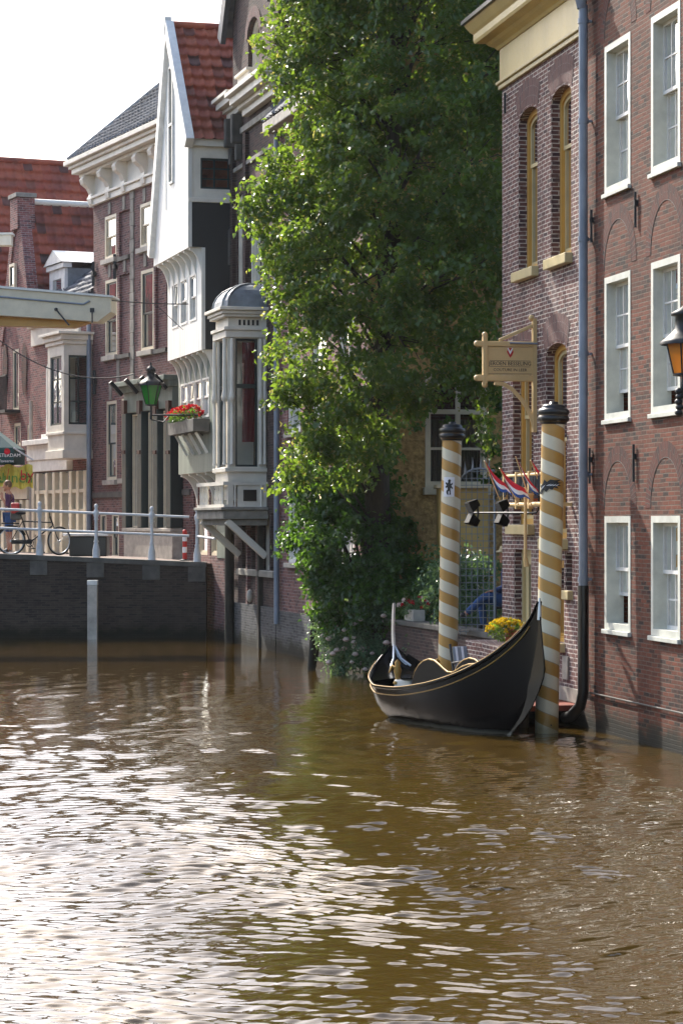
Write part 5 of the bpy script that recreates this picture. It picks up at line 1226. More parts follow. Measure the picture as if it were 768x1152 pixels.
# little flag rail on the shop house wall, with four flags, hanging fringe and a basket
tf0, tf1 = WR.t(612, 0.42), WR.t(567, 0.42)
WFl = Wall(*WR.pt(tf0, 0.0, 0).xy, WR.dx, WR.dy)
fz = lambda px, py, o_=0.35: WR.z(px, py, o_)
t = thing('flag_rail', WR.pt((tf0 + tf1) / 2, 0.3, fz(585, 568)), 'ochre balcony rail with black fringe on the shop house front', 'railing')
zr0, zr1 = fz(588, 568), fz(588, 535)
ofs = 0.42
m = MB(); m.tube([WR.pt(tf0, ofs, zr0), WR.pt(tf1, ofs, zr0)], 0.035, 8); m.build('lower_rail', M['sign_tan'], t)
m = MB(); m.tube([WR.pt(tf0, ofs, zr1), WR.pt(tf1, ofs, zr1)], 0.025, 8); m.build('upper_rail', M['sign_tan'], t)
for k in range(4):
    tt = tf0 + 0.05 + (tf1 - tf0 - 0.1) * k / 3; m = MB(); m.wbox(WR, tt - 0.035, tt + 0.035, ofs - 0.035, ofs + 0.035, zr0 - 0.06, zr1 + 0.05); m.build('post', M['sign_tan'], t, bevel=0.006)
for tt in (tf0 + 0.1, tf1 - 0.1):
    m = MB(); m.bar(WR.pt(tt, 0.0, zr0), WR.pt(tt, ofs, zr0), 0.05, 0.05); m.build('bracket', M['sign_tan'], t)
m = MB()
for k in range(60):
    tt = tf0 + 0.1 + (tf1 - tf0 - 0.2) * (k + rnd.random()) / 46
    l = 0.22 + 0.14 * rnd.random(); m.bar(WR.pt(tt, ofs + 0.01, zr1 - 0.02), WR.pt(tt + 0.03 * rnd.uniform(-1, 1), ofs + 0.03, zr1 - l), 0.03, 0.012)
m.build('fringe', M['iron'], t)
m = MB(); q = WR.pt((tf0 + tf1) / 2, 0.25, 0); m.lathe([(0.13, zr0 + 0.05), (0.17, zr0 + 0.13), (0.18, zr0 + 0.24), (0.13, zr0 + 0.32), (0.02, zr0 + 0.34)], (q.x, q.y, 0), n=14); m.build('basket', M['terracotta'], t)
FL = [((556, 541), (545, 520)), ((577, 546), (562, 528)), ((592, 548), (580, 515)), ((607, 540), (597, 519))]
flab = ['red white and blue flag hanging outermost over the garden gate', 'small red white and blue flag, second from the garden side of the rail', 'red white and blue flag with the tallest staff on the rail', 'mostly red flag next to the near striped pole']
for (a, b), lab in zip(FL, flab):
    Yf = 33.4; p0 = P(a[0] + 6, a[1] + 22, Yf + 0.2); p1 = P(b[0], b[1], Yf); d = (p1 - p0)
    f = thing('flag', p0, lab, 'flag', 'flags on the balcony rail')
    m = MB(); m.tube([p0, p1 + d.normalized() * 0.02], 0.008, 6); m.build('staff', M['sign_tan'], f)
    A = P(b[0], b[1] - 2, Yf); Bq = P(b[0] + 2, b[1] + 15, Yf); dirx = P(a[0] + (14 if lab[0] == 'm' else 12), a[1] + 3, Yf + 0.06) - A
    red_only = lab.startswith('mostly'); m = MB(); n = 8; w = Vector((0, 0, -0.25))
    def fp(i, s):
        x = i / n; return A + dirx * x + w * s * (1.0 + 0.25 * x) * (0.55 + 0.45 * math.sin(math.pi * min(1, x + 0.25))) + Vector((0.10 * s, 0.05 * math.sin(5 * x + 3 * s), -0.04 * math.sin(math.pi * x)))
    for i in range(n):
        for k_ in range(3):
            sv = (0, .5, .8, 1.0); m.poly([fp(i, sv[k_]), fp(i + 1, sv[k_]), fp(i + 1, sv[k_ + 1]), fp(i, sv[k_ + 1])], smooth=True, mi=(0 if red_only and k_ != 1 else k_))
    m.build('cloth', [M['flag_red'], M['flag_white'], M['blue']], f)
m = MB(); q0 = P(590.5, 548, 33.7); q1 = P(590.5, 628, 33.7); m.tube([q0, q1], 0.022, 8); m.tube([q1, q1 + Vector((0.02, 0, -0.12))], 0.035, 8); m.bar(q0 + Vector((0, 0, -0.1)), q0 + Vector((0.35, 0.06, -0.1)), 0.03, 0.03)
tag(recentre(m.build('tan_rod', M['sign_tan'])), 'thin tan rod hanging down under the balcony flags', 'rod')

# floodlights on a rod
t = thing('floodlight_bracket', WR.pt(WR.t(607), 0.0, fz(607, 577)), 'black floodlights clamped in two pairs on a thin rod before the garden gate', 'floodlights')
Yq = 34.7; z = P(0, 577, Yq).z
m = MB(); e0 = P(528, 577, Yq + 0.4); e1 = P(603, 577, Yq - 0.8); e2 = P(606, 555, Yq - 0.85); m.tube([e0, e1, P(605, 574, Yq - .82), e2], 0.014, 6); m.build('rod', M['iron'], t)
for px in (533, 566.5):
    for py, sg in ((568, -1), (586, 1)):
        c = P(px - 1, py, Yq + 0.1); mat = Matrix.Translation(c) @ Matrix.Rotation(ra(25), 4, 'Z') @ Matrix.Rotation(ra(28 * sg), 4, 'Y')
        m = MB(); x, y, zz_ = 0.085, 0.06, 0.085
        cs = [mat @ Vector(v) for v in ((-x, -y * 1.2, -zz_), (x, -y * .6, -zz_ * .6), (x, y * .6, -zz_ * .6), (-x, y * 1.2, -zz_), (-x, -y * 1.2, zz_), (x, -y * .6, zz_ * .6), (x, y * .6, zz_ * .6), (-x, y * 1.2, zz_))]
        m.hexa(cs); l_ = m.build('lamp', M['leather'], t, bevel=0.006)
        m = MB(); m.box((0, 0, 0), (0.006, 0.14, 0.15), mat=mat @ Matrix.Translation((-x - 0.002, 0, 0))); m.build('lens', M['stone_dark'], l_)
    m = MB(); m.tube([P(px + 3, 564, Yq + 0.1), P(px + 4.5, 577, Yq + 0.1), P(px + 3, 590, Yq + 0.1)], 0.016, 6); m.build('yoke', M['iron'], t)

# wire mesh garden gate with an arched top and spikes
t = thing('garden_gate', P(528, 735, 38.6) , 'grey wire mesh garden screen with arched spiked top between pole and shop house', 'gate')
Yg = 38.6; gxx = lambda px: P(px, HY, Yg).x; gzz = lambda py: P(0, py, Yg).z
xa, xb = gxx(511), gxx(556); za_, zbb = 1.0, gzz(560); ztop = gzz(527)
arc = []
for i in range(13):
    th = math.pi - (math.pi * 0.62) * i / 12; arc.append((xa + (xb - xa) * 0.62 + (xb - xa) * 0.62 * math.cos(th), zbb + (ztop - zbb) * math.sin(th)))
def topz(x):
    for i in range(12):
        if arc[i][0] <= x <= arc[i + 1][0]: u_ = (x - arc[i][0]) / (arc[i + 1][0] - arc[i][0] + 1e-9); return arc[i][1] + u_ * (arc[i + 1][1] - arc[i][1])
    return zbb if x < xa + 0.01 else ztop
m = MB(); m.tube([(xa, Yg, za_), (xa, Yg, zbb)] + [(x, Yg, z) for x, z in arc] + [(xb, Yg, arc[-1][1])], 0.017, 7); m.build('arch_frame', M['galv'], t)
m = MB(); m.tube([(xb, Yg, za_ - 0.1), (xb, Yg, gzz(545)), (xb + 0.12, Yg, gzz(538))], 0.022, 7); m.build('post', M['galv'], t)
m = MB(); n = 7
for k in range(1, n):
    x = xa + (xb - xa) * k / n; m.bar((x, Yg, za_), (x, Yg, topz(x)), 0.011, 0.011)
z = za_ + 0.05; k = 0
while z < ztop - 0.02:
    x0 = xa
    for (ax_, az_) in arc:
        if az_ < z: x0 = ax_
    m.bar((x0 if z > zbb else xa, Yg, z), (xb, Yg, z), 0.011, 0.011); z += 0.112
m.build('wire_mesh', M['galv'], t)
for k in (2, 4, 6, 8, 10, 12):
    x, z = arc[k]; m = MB(); dx_ = (k - 8) * 0.012; m.lathe([(0.022, 0), (0.012, 0.08), (0.0, 0.2)], (x, Yg, z + 0.01), Vector((dx_ * 2, 0, 1)).normalized(), 6); m.build('spike', M['galv'], t)

# tan shed against the stucco wall
t = thing('garden_shed', P(525, 706, 43.4), 'small flat tan garden shed with a window below the stucco wall', 'shed')
Yh = 43.2; hx_ = lambda px: P(px, HY, Yh).x; hz_ = lambda py: P(0, py, Yh).z
m = MB(); m.box(((hx_(494) + hx_(549)) / 2, Yh + 0.75, (1.0 + hz_(549)) / 2), (hx_(549) - hx_(494), 1.4, hz_(549) - 1.0)); m.build('wall', M['tan_shed'], t, bevel=0.01)
m = MB(); m.box(((hx_(494) + hx_(549)) / 2, Yh + 0.7, hz_(547)), (hx_(552) - hx_(491), 1.6, 0.07)); m.build('roof', M['cream'], t, bevel=0.008)
m = MB(); m.box(((hx_(494) + hx_(549)) / 2, Yh + 0.0, hz_(623)), (hx_(549) - hx_(494), 0.14, 0.1)); m.build('ledge', M['tan_shed'], t, bevel=0.01)
WH = Wall(hx_(494), Yh + 0.05, 1, 0); WH.nx, WH.ny = 0, -1
m = MB(); a, b = 0.12, hx_(549) - hx_(494) - 0.12; m.ring(WH, outline(a, b, hz_(690), hz_(632)), outline(a + 0.08, b - 0.08, hz_(690) + 0.08, hz_(632) - 0.08), 0.0, 0.05); m.wbox(WH, (a + b) / 2 - 0.03, (a + b) / 2 + 0.03, 0.0, 0.045, hz_(690) + 0.07, hz_(632) - 0.07); w = m.build('window', M['cream'], t)
m = MB(); m.poly([WH.pt(x, 0.012, z) for x, z in outline(a + 0.05, b - 0.05, hz_(690) + 0.05, hz_(632) - 0.05)]); m.build('pane', M['green_black'], w)

# ------------------------------------------------------------------ gondola
GN = Vector((2.54, 30.86, 0)); GF = Vector((0.75, 35.1, 0)); gd = (GF - GN); GL = gd.length; gd.normalize(); gn = Vector((-gd.y, gd.x, 0))
def gp(s_, b_, z_): v = GN + gd * s_ + gn * b_; return Vector((v.x, v.y, z_))
from bisect import bisect_right
def interp(xs_, ys_, x):
    n = len(xs_)
    if x <= xs_[0]: return ys_[0]
    if x >= xs_[-1]: return ys_[-1]
    i = bisect_right(xs_, x) - 1; h = [xs_[k + 1] - xs_[k] for k in range(n - 1)]; dl = [(ys_[k + 1] - ys_[k]) / h[k] for k in range(n - 1)]
    def slope(k):
        if k == 0: return dl[0]
        if k == n - 1: return dl[-1]
        return 0 if dl[k - 1] * dl[k] <= 0 else 2 * dl[k - 1] * dl[k] / (dl[k - 1] + dl[k])
    u_ = (x - xs_[i]) / h[i]; m0, m1 = slope(i) * h[i], slope(i + 1) * h[i]
    return (2 * u_**3 - 3 * u_**2 + 1) * ys_[i] + (u_**3 - 2 * u_**2 + u_) * m0 + (-2 * u_**3 + 3 * u_**2) * ys_[i + 1] + (u_**3 - u_**2) * m1
GS = [0.0, .15, .35, .9, 1.5, 2.2, 3.0, 3.6, 4.0, 4.35, 4.52, 4.6]
GB = [.015, .05, .13, .36, .57, .68, .72, .70, .62, .41, .2, .02]
GG = [1.77, 1.55, 1.335, .965, .725, .577, .49, .477, .55, .69, .84, 1.03]
GKs = [0.0, .12, .3, .55, .88, 1.3, 2.4, 3.8, 4.2, 4.42, 4.55, 4.6]
GK = [1.0, .72, .45, .2, 0.0, -.12, -.16, -.12, -.05, .1, .35, .6]
def gsec(s_, inset=0.0, n=9):
    b, g, k = interp(GS, GB, s_), interp(GS, GG, s_), interp(GKs, GK, s_); out = []
    flare = 2.6 if 0.9 < s_ < 4.3 else 1.8
    for i in range(n + 1):
        u_ = i / n; y = b * (1 - u_ ** flare) ** 0.62 * (1 - 0.05 * math.sin(math.pi * u_)); out.append((max(0.0, y - inset), g + (k - g) * u_))
    return out
t = thing('gondola', gp(2.3, 0, 0), 'black gondola with gold trim moored between the two striped poles', 'gondola')
SS = [GL * i / 60 for i in range(61)]
m = MB(); secs = []
for s_ in SS:
    sc_ = gsec(min(s_, 4.598)); row = [gp(s_, y, z) for y, z in sc_] + [gp(s_, -y, z) for y, z in sc_[::-1][1:]]; secs.append(row)
nn = len(secs[0]); m.mesh([p for r_ in secs for p in r_], [(i * nn + j, (i + 1) * nn + j, (i + 1) * nn + j + 1, i * nn + j + 1) for i in range(60) for j in range(nn - 1)], True)
m.build('hull', M['lacquer'], t)
# inside: floor and inner skin
m = MB(); sin_ = [s_ for s_ in SS if 1.0 <= s_ <= 4.25]; rows = []
for s_ in sin_:
    sc_ = gsec(s_, 0.035); h = [(y, z) for y, z in sc_ if z > 0.1] + [(max(0, sc_[6][0] - 0.02), 0.1)]
    h = [(interp(GS, GB, s_) - 0.035, interp(GS, GG, s_) - 0.005), (max(0.03, gsec(s_)[3][0] - 0.045), gsec(s_)[3][1]), (max(0.02, gsec(s_)[6][0] - 0.06), max(0.12, gsec(s_)[6][1] + 0.02))]
    rows.append([gp(s_, y, z) for y, z in h] + [gp(s_, -y, z) for y, z in h[::-1]])
m.mesh([p for r_ in rows for p in r_], [(i * 6 + j, (i + 1) * 6 + j, (i + 1) * 6 + j + 1, i * 6 + j + 1) for i in range(len(rows) - 1) for j in range(5)])
m.build('inner_lining', M['leather'], t)
def deck(s0, s1, name, drop, crown=0.04):
    m = MB(); sl_ = [s0 + (s1 - s0) * i / 16 for i in range(17)]; rows = []
    for s_ in sl_:
        b, g = interp(GS, GB, s_) - 0.01, interp(GS, GG, s_) - drop; rows.append([gp(s_, b * v, g + crown * (1 - v * v)) for v in (-1, -.6, -.2, .2, .6, 1)])
    m.mesh([p for r_ in rows for p in r_], [(i * 6 + j, i * 6 + j + 1, (i + 1) * 6 + j + 1, (i + 1) * 6 + j) for i in range(16) for j in range(5)], True); return m.build(name, M['lacquer'], t)
deck(0.02, 1.25, 'stern_deck', 0.02); deck(4.0, 4.58, 'bow_deck', 0.02, 0.05)
for sg in (1, -1):                                            # gunwale, gold lines, stern rail
    m = MB(); m.tube([gp(s_, sg * (interp(GS, GB, s_) + 0.005), interp(GS, GG, s_) + 0.012) for s_ in SS if s_ <= 4.56], [0.028 if s_ > 0.5 else 0.018 for s_ in SS if s_ <= 4.56], 7); m.build('gunwale', M['lacquer'], t)
    m = MB(); m.tube([gp(s_, sg * (interp(GS, GB, s_) + 0.03), interp(GS, GG, s_) + 0.03) for s_ in SS if 0.2 <= s_ <= 4.5], 0.006, 5); m.build('gold_line', M['gold'], t)
    m = MB(); pts = []
    for s_ in SS:
        if 0.12 <= s_ <= 4.4: sc_ = gsec(s_); g, k = sc_[0][1], sc_[-1][1]; u_ = min(0.5, 0.085 / max(0.1, g - k)); b = interp(GS, GB, s_); fl = 2.6 if 0.9 < s_ < 4.3 else 1.8; y = b * (1 - u_ ** fl) ** 0.62 * (1 - 0.05 * math.sin(math.pi * u_)); pts.append(gp(s_, sg * (y + 0.012), g - 0.085))
    m.tube(pts, 0.008, 5); m.build('gold_line', M['gold'], t)
m = MB(); prof = [(0.0, 1.78), (-0.04, 1.5), (-0.085, 1.25), (-0.13, 1.05), (-0.15, 0.93), (-0.11, 0.8), (0.02, 0.62), (0.2, 0.42), (0.42, 0.24), (0.68, 0.09), (0.95, -0.1), (1.1, 0.1), (0.6, 0.5), (0.25, 1.0), (0.06, 1.5)]
for w_ in (1, -1):
    mid_ = gp(0.35, 0.045 * w_, 0.62)
    for i in range(len(prof)): j = (i + 1) % len(prof); m.poly([gp(prof[i][0], 0.01 * w_, prof[i][1]), gp(prof[j][0], 0.01 * w_, prof[j][1]), mid_])
for i in range(len(prof)): j = (i + 1) % len(prof); m.poly([gp(prof[i][0], 0.01, prof[i][1]), gp(prof[j][0], 0.01, prof[j][1]), gp(prof[j][0], -0.01, prof[j][1]), gp(prof[i][0], -0.01, prof[i][1])])
m.build('stern_post', M['lacquer'], t)
m = MB(); m.tube([gp(0.0, 0, 1.55), gp(-0.005, 0, 1.7), gp(-0.002, 0, 1.83)], [0.03, 0.022, 0.012], 8); m.build('stern_tip', M['steel'], t)
# bow iron
m = MB(); prof = [(4.55, .78), (4.62, 1.05), (4.625, 1.25), (4.615, 1.45), (4.585, 1.62), (4.545, 1.63), (4.555, 1.45), (4.56, 1.2), (4.53, 1.0)]
a = [gp(s_, 0.014, z) for s_, z in prof]; b = [gp(s_, -0.014, z) for s_, z in prof]; m.poly(a); m.poly(b[::-1])
for i in range(len(a)): j = (i + 1) % len(a); m.poly([a[i], a[j], b[j], b[i]])
m.build('bow_iron', M['steel'], t, bevel=0.004)
m = MB()
for s_, hw in ((4.5, 0.045), (4.44, 0.06)): m.tube([gp(4.56, 0.0, 1.02), gp(s_, hw, 0.82), gp(s_ - 0.12, hw * 2.6, 0.72)], 0.018, 6); m.tube([gp(4.56, 0.0, 1.02), gp(s_, -hw, 0.82), gp(s_ - 0.12, -hw * 2.6, 0.72)], 0.018, 6)
m.build('bow_strap', M['steel'], t)
# curved seat backs with gold rims
def seat_side(pts, sgn_b, name):
    m = MB(); n = len(pts)
    for dz, mt in ((0, 0),):
        top = [gp(s_, b_, z_) for s_, b_, z_ in pts]; bot = [gp(s_, b_, 0.2) for s_, b_, z_ in pts]
        off = gn * 0.04 * sgn_b
        for i in range(n - 1):
            m.poly([bot[i], bot[i + 1], top[i + 1], top[i]], smooth=True); m.poly([bot[i] + off, bot[i + 1] + off, top[i + 1] + off, top[i] + off], smooth=True); m.poly([top[i], top[i + 1], top[i + 1] + off, top[i] + off])
        m.poly([bot[0], top[0], top[0] + off, bot[0] + off]); m.poly([bot[-1], top[-1], top[-1] + off, bot[-1] + off])
    s_o = m.build(name, M['leather'], t)
    m = MB(); m.tube([gp(s_, b_, z_ + 0.01) + gn * 0.02 * sgn_b for s_, b_, z_ in pts], 0.016, 6); m.build('gold_rim', M['gold'], s_o)
def spts(b_, dz):
    out = []
    for px, py in ((462, 772), (463.5, 764), (466, 756), (470, 749), (475, 744.5), (481, 742.5), (487, 744), (492, 748), (497, 753), (502, 757), (507, 757.5), (512, 755), (518, 751), (525, 748.5), (533, 748)):
        k = (px - CX) / F; q0 = GN + gn * 0.3; s_ = (k * q0.y - q0.x) / (gd.x - k * gd.y); out.append((s_, b_, gp(s_, 0.3, 0).y * -(py - HY) / F + H + dz))
    return out
seat_side(spts(0.3, 0.0), -1, 'seat_side'); seat_side(spts(-0.36, 0.0), 1, 'seat_side')
m = MB(); m.box(gp(2.0, 0, 0.32), (0.5, 0.55, 0.12), math.atan2(gd.y, gd.x)); m.build('seat_cushion', M['leather'], t, bevel=0.03)
m = MB(); m.box(gp(1.55, -0.03, 0.62), (0.1, 0.62, 0.42), math.atan2(gd.y, gd.x)); m.build('seat_back', M['leather'], t, bevel=0.04)
m = MB(); m.box(gp(3.62, 0.18, 0.47), (0.34, 0.3, 0.2), math.atan2(gd.y, gd.x) + 0.3); m.build('stool', M['cream_pale'], t, bevel=0.02)
m = MB(); m.box(gp(3.6, -0.1, 0.56), (0.8, 0.06, 0.06), math.atan2(gd.y, gd.x) + 0.5); m.box(gp(3.75, 0.1, 0.6), (0.9, 0.22, 0.025), math.atan2(gd.y, gd.x) - 0.5); m.build('cross_board', M['lacquer'], t)
for b_ in (0.32, -0.3):
    m = MB(); q = gp(3.72, b_, 0.5); m.lathe([(0.06, 0), (0.065, 0.03), (0.03, 0.06), (0.04, 0.13), (0.06, 0.2), (0.035, 0.26), (0.045, 0.31), (0.0, 0.36)], q, n=10); m.tube([q + Vector((0, 0, .2)), q + Vector((-.08, 0, .26)), q + Vector((-.12, .02, .16))], [0.03, 0.03, 0.012], 6); m.build('gilded_ornament', M['gold'], t)
m = MB(); m.lathe([(0.0, -0.16), (0.1, -0.15), (0.13, -0.1), (0.13, 0.1), (0.1, 0.15), (0.0, 0.16)], gp(3.3, 0.12, 0.5), gn, 14); m.build('bolster', M['grey_cushion'], t)
m = MB(); m.tube([gp(0.5, -.1, 0.95), P(607, 800, 32.2), P(610, 815, 32.0) + Vector((.1, -.15, 0))], 0.012, 6); tag(recentre(m.build('mooring_rope', M['rubber'])), 'dark mooring rope slack between the boat and the near pole', 'rope')

# deck chair on the dock behind the gondola
t = thing('deck_chair', P(528, 760, 37.0), 'grey striped deck chair with dark frame behind the gondola', 'chair')
Yc = 36.9; c = P(527, 742, Yc)
m = MB(); mat = Matrix.Translation(c) @ Matrix.Rotation(ra(20), 4, 'Z') @ Matrix.Rotation(ra(-18), 4, 'X')
m.box((0, 0, 0), (0.5, 0.05, 0.42), mat=mat); m.build('backrest', M['grey_cushion'], t, bevel=0.02)
m = MB()
for k in range(5): m.box((0, 0, 0), (0.035, 0.008, 0.4), mat=mat @ Matrix.Translation((-0.2 + 0.1 * k, -0.03, 0)))
m.build('stripes', M['flag_white'], t)
m = MB()
for sx_ in (-0.28, 0.28): m.tube([mat @ Vector((sx_, 0, 0.25)), mat @ Vector((sx_, 0.0, -0.6)), mat @ Vector((sx_, -0.5, -0.62))], 0.02, 6); m.tube([mat @ Vector((sx_, 0.0, -0.05)), mat @ Vector((sx_, -0.5, -0.15)), mat @ Vector((sx_, -0.5, -0.75))], 0.02, 6)
m.build('chair_frame', M['iron'], t)
m = MB(); m.box((0, 0, 0), (0.5, 0.5, 0.06), mat=mat @ Matrix.Translation((0, -0.25, -0.3))); m.build('seat', M['grey_cushion'], t, bevel=0.02)
t = thing('garden_landing', P(528, 770, 36.9), 'low dark wooden landing between the garden wall and the gondola', 'landing')
m = MB(); m.hexa([Vector(v) for v in ((1.75, 36.3, 0.05), (2.55, 36.3, 0.05), (2.55, 37.3, 0.05), (1.75, 37.3, 0.05), (1.75, 36.3, 0.16), (2.55, 36.3, 0.16), (2.55, 37.3, 0.16), (1.75, 37.3, 0.16))]); m.build('planks', M['old_wood'], t)
for x, y in ((1.8, 36.35), (2.5, 36.35), (1.8, 37.1)):
    m = MB(); m.tube([(x, y, -1), (x, y, 0.05)], 0.06, 8); m.build('pile', M['old_wood'], t)

# yellow flowers in an orange pot on the sill of the quay
def flower_mound(t, c, r, nl, nf, lmat, fmats, sc=(1, 1, .7), lsz=0.06, fsz=0.05, name='foliage'):
    C = RNG.normal(0, 1, (nl, 3)); C /= np.linalg.norm(C, axis=1)[:, None]; C *= (RNG.random(nl) ** 0.4)[:, None]; D = C + RNG.normal(0, 0.5, C.shape) + np.array([0, 0, .3])
    C = C * r * np.array(sc) + np.array(c); Nn = RNG.normal(0, 1, C.shape) + np.array([0, 0, 1.0])
    per = 7; n = nf * per; a = RNG.normal(0, 1, (nf, 3)); a[:, 2] = np.abs(a[:, 2]) * .9; a /= np.linalg.norm(a, axis=1)[:, None]
    cc = np.repeat(a * r * np.array(sc) * 1.05 + np.array(c), per, 0); D2 = RNG.normal(0, 1, (n, 3)) + np.repeat(a, per, 0) * .6
    mi = np.concatenate([np.zeros(nl, int), 1 + RNG.integers(0, len(fmats), nf).repeat(per)])
    leaf_mesh(name, np.concatenate([C, cc]), np.concatenate([D, D2]), np.concatenate([Nn, RNG.normal(0, 1, (n, 3))]), np.concatenate([RNG.uniform(.7, 1.2, nl) * lsz, np.full(n, fsz)]),
              np.concatenate([RNG.uniform(.7, 1.1, nl) * lsz * .6, np.full(n, fsz * .9)]), None, t, mats=[M[lmat]] + [M[f] for f in fmats], mi=mi)
t = thing('flower_pot', P(578, 727, 34.6), 'orange clay pot of yellow flowers on a ledge behind the gondola stern', 'flower pot')
Yp = 34.6; c = P(580, 719, Yp); m = MB(); m.lathe([(0.0, -0.13), (0.13, -0.13), (0.17, 0.08), (0.19, 0.085), (0.19, 0.13), (0.16, 0.13), (0.15, 0.08)], c, Vector((0.25, 0, 1)).normalized(), 18); m.build('pot', M['terracotta'], t)
flower_mound(t, P(570, 709, Yp), 0.24, 420, 60, 'leaf', ['petal_yellow'], (1.15, .8, .6), 0.07, 0.05)
t = thing('flower_ledge', P(572, 735, 34.6), 'dark brick ledge under the yellow flower pot', 'ledge')
m = MB(); a_, b_ = WR.t(601), WR.t(562)
m.wbox(WR, a_, b_, 0.01, 0.55, -0.6, P(0, 729, 34.6).z); m.build('block', M['brick_mauve'], t)
# white flower trough on the garden wall
t = thing('flower_trough', P(466, 690, 42.5), 'white trough with pink flowers on the garden wall beside the rose bush', 'flower trough')
c = P(466, 692, 42.4); m = MB(); m.box(c, (0.55, 0.22, 0.2), 1.83); m.build('trough', M['post_white'], t, bevel=0.01)
flower_mound(t, c + Vector((0.0, 0, 0.14)), 0.28, 320, 26, 'leaf_rose', ['petal_pink', 'petal_red'], (1, .9, .6), 0.07, 0.05)

# mooring stakes leaning by the wall
for k, ((p0, p1), lab) in enumerate(zip((((349, 757), (353, 697)), ((351.5, 750), (361, 706))), ('dark timber mooring stake standing clear of the rose bush', 'slanting timber stake half hidden behind the mooring stake'))):
    a_ = P(*p0, 45.4 + k * 0.3); b_ = P(*p1, 45.4 + k * 0.3); a2_ = a_ + (a_ - b_) * 0.6
    m = MB(); m.tube([a2_, (a2_ + b_) / 2, b_], [0.07, 0.066, 0.06], 9); tag(recentre(m.build('mooring_stake', M['old_wood'])), lab, 'stake', 'stakes by the rose bush')

# wall lantern at the right edge
t = thing('wall_lantern', P(768, 440, 27.0), 'black wall lantern with amber glass at the right edge', 'lantern')
c = P(769, 0, 27.0); lz = lambda py: P(0, py, 27.0).z
m = MB(); m.lathe([(0.03, lz(427)), (0.115, lz(420)), (0.125, lz(420)), (0.205, lz(386)), (0.2, lz(386))][1:4], (c.x, c.y, 0), n=6, a0=0.2, a1=0.2 + 2 * math.pi); g_ = m.build('glass', M['amber_glass'], t)
for f in g_.data.polygons: f.use_smooth = False
m = MB(); m.lathe([(0.27, lz(388)), (0.275, lz(385)), (0.22, lz(381)), (0.15, lz(375)), (0.105, lz(369)), (0.1, lz(356)), (0.15, lz(355)), (0.15, lz(352)), (0.05, lz(347)), (0.0, lz(343))], (c.x, c.y, 0), n=12); m.build('hood', M['iron'], t)
m = MB()
for k in range(6): th = 0.2 + k * math.pi / 3; m.bar((c.x + .125 * math.cos(th), c.y + .125 * math.sin(th), lz(421)), (c.x + .207 * math.cos(th), c.y + .207 * math.sin(th), lz(386)), 0.016, 0.016)
m.lathe([(0.0, lz(424)), (0.13, lz(423)), (0.13, lz(420)), (0.0, lz(420))], (c.x, c.y, 0), n=6); m.build('frame', M['iron'], t)
m = MB(); tw_ = WR.t(790, 0.0); tw2 = (27.0 - WR.oy) / WR.dy
m.tube([Vector((c.x, c.y, lz(424))), Vector((c.x - 0.02, c.y, lz(436))), Vector((c.x + .02, c.y, lz(446)))] + [WR.pt(tw2, 0.66 - 0.6 * (i / 6) , lz(446 + 24 * math.sin(math.pi * i / 9))) for i in range(7)], 0.025, 8); m.build('bracket', M['iron'], t)
m = MB()
for k in range(5): m.ball(Vector((c.x - 0.06 + 0.01 * (k % 2), c.y, lz(440 + 6 * k))), 0.05, 8, 5, (1, 1, .8))
m.build('scroll', M['iron'], t)

# ================================================================== THINGS ON THE STREET AND THE BRIDGE
# green lantern on its iron arm
t = thing('street_lantern', P(170, 470, 57.6), 'green glass street lantern on an iron arm beside the white wooden house', 'lantern')
YL = 57.6; lz = lambda py: P(0, py, YL).z; c = P(170, 0, YL)
m = MB(); m.lathe([(0.13, lz(455)), (0.265, lz(433))], (c.x, c.y, 0), n=6, a0=0.3, a1=0.3 + 2 * math.pi); g_ = m.build('glass', M['green_glass'], t)
for f in g_.data.polygons: f.use_smooth = False
m = MB(); m.lathe([(0.31, lz(434)), (0.31, lz(432)), (0.22, lz(428)), (0.12, lz(425)), (0.09, lz(418)), (0.13, lz(417)), (0.08, lz(413)), (0.02, lz(411)), (0.03, lz(409)), (0.0, lz(407))], (c.x, c.y, 0), n=6, a0=0.3, a1=0.3 + 2 * math.pi); m.build('hood', M['iron'], t)
m = MB()
for k in range(6): th = 0.3 + k * math.pi / 3; m.bar((c.x + .13 * math.cos(th), c.y + .13 * math.sin(th), lz(455)), (c.x + .267 * math.cos(th), c.y + .267 * math.sin(th), lz(433)), 0.02, 0.02); m.bar((c.x + .26 * math.cos(th), c.y + .26 * math.sin(th), lz(433)), (c.x + .34 * math.cos(th), c.y + .34 * math.sin(th), lz(430)), 0.03, 0.03)
m.lathe([(0.0, lz(457)), (0.14, lz(456.5)), (0.14, lz(455)), (0.0, lz(455))], (c.x, c.y, 0), n=6); m.build('frame', M['iron'], t)
m = MB(); e = WF.pt(13.0, 0.44, lz(467)); m.tube([Vector((c.x, c.y, lz(456))), Vector((c.x, c.y, lz(472)))], 0.03, 8); m.tube([Vector((c.x, c.y, lz(467))), e], 0.022, 8); m.tube([Vector((c.x, c.y, lz(472))) + (e - c) * 0, Vector((c.x + 0.3, c.y, lz(475))), Vector((c.x + 0.45, c.y, lz(467)))], 0.018, 7); m.tube([e + Vector((0, 0, -0.5)), e + (Vector((c.x, c.y, e.z)) - e) * 0.4], 0.018, 7); m.build('arm', M['iron'], t)
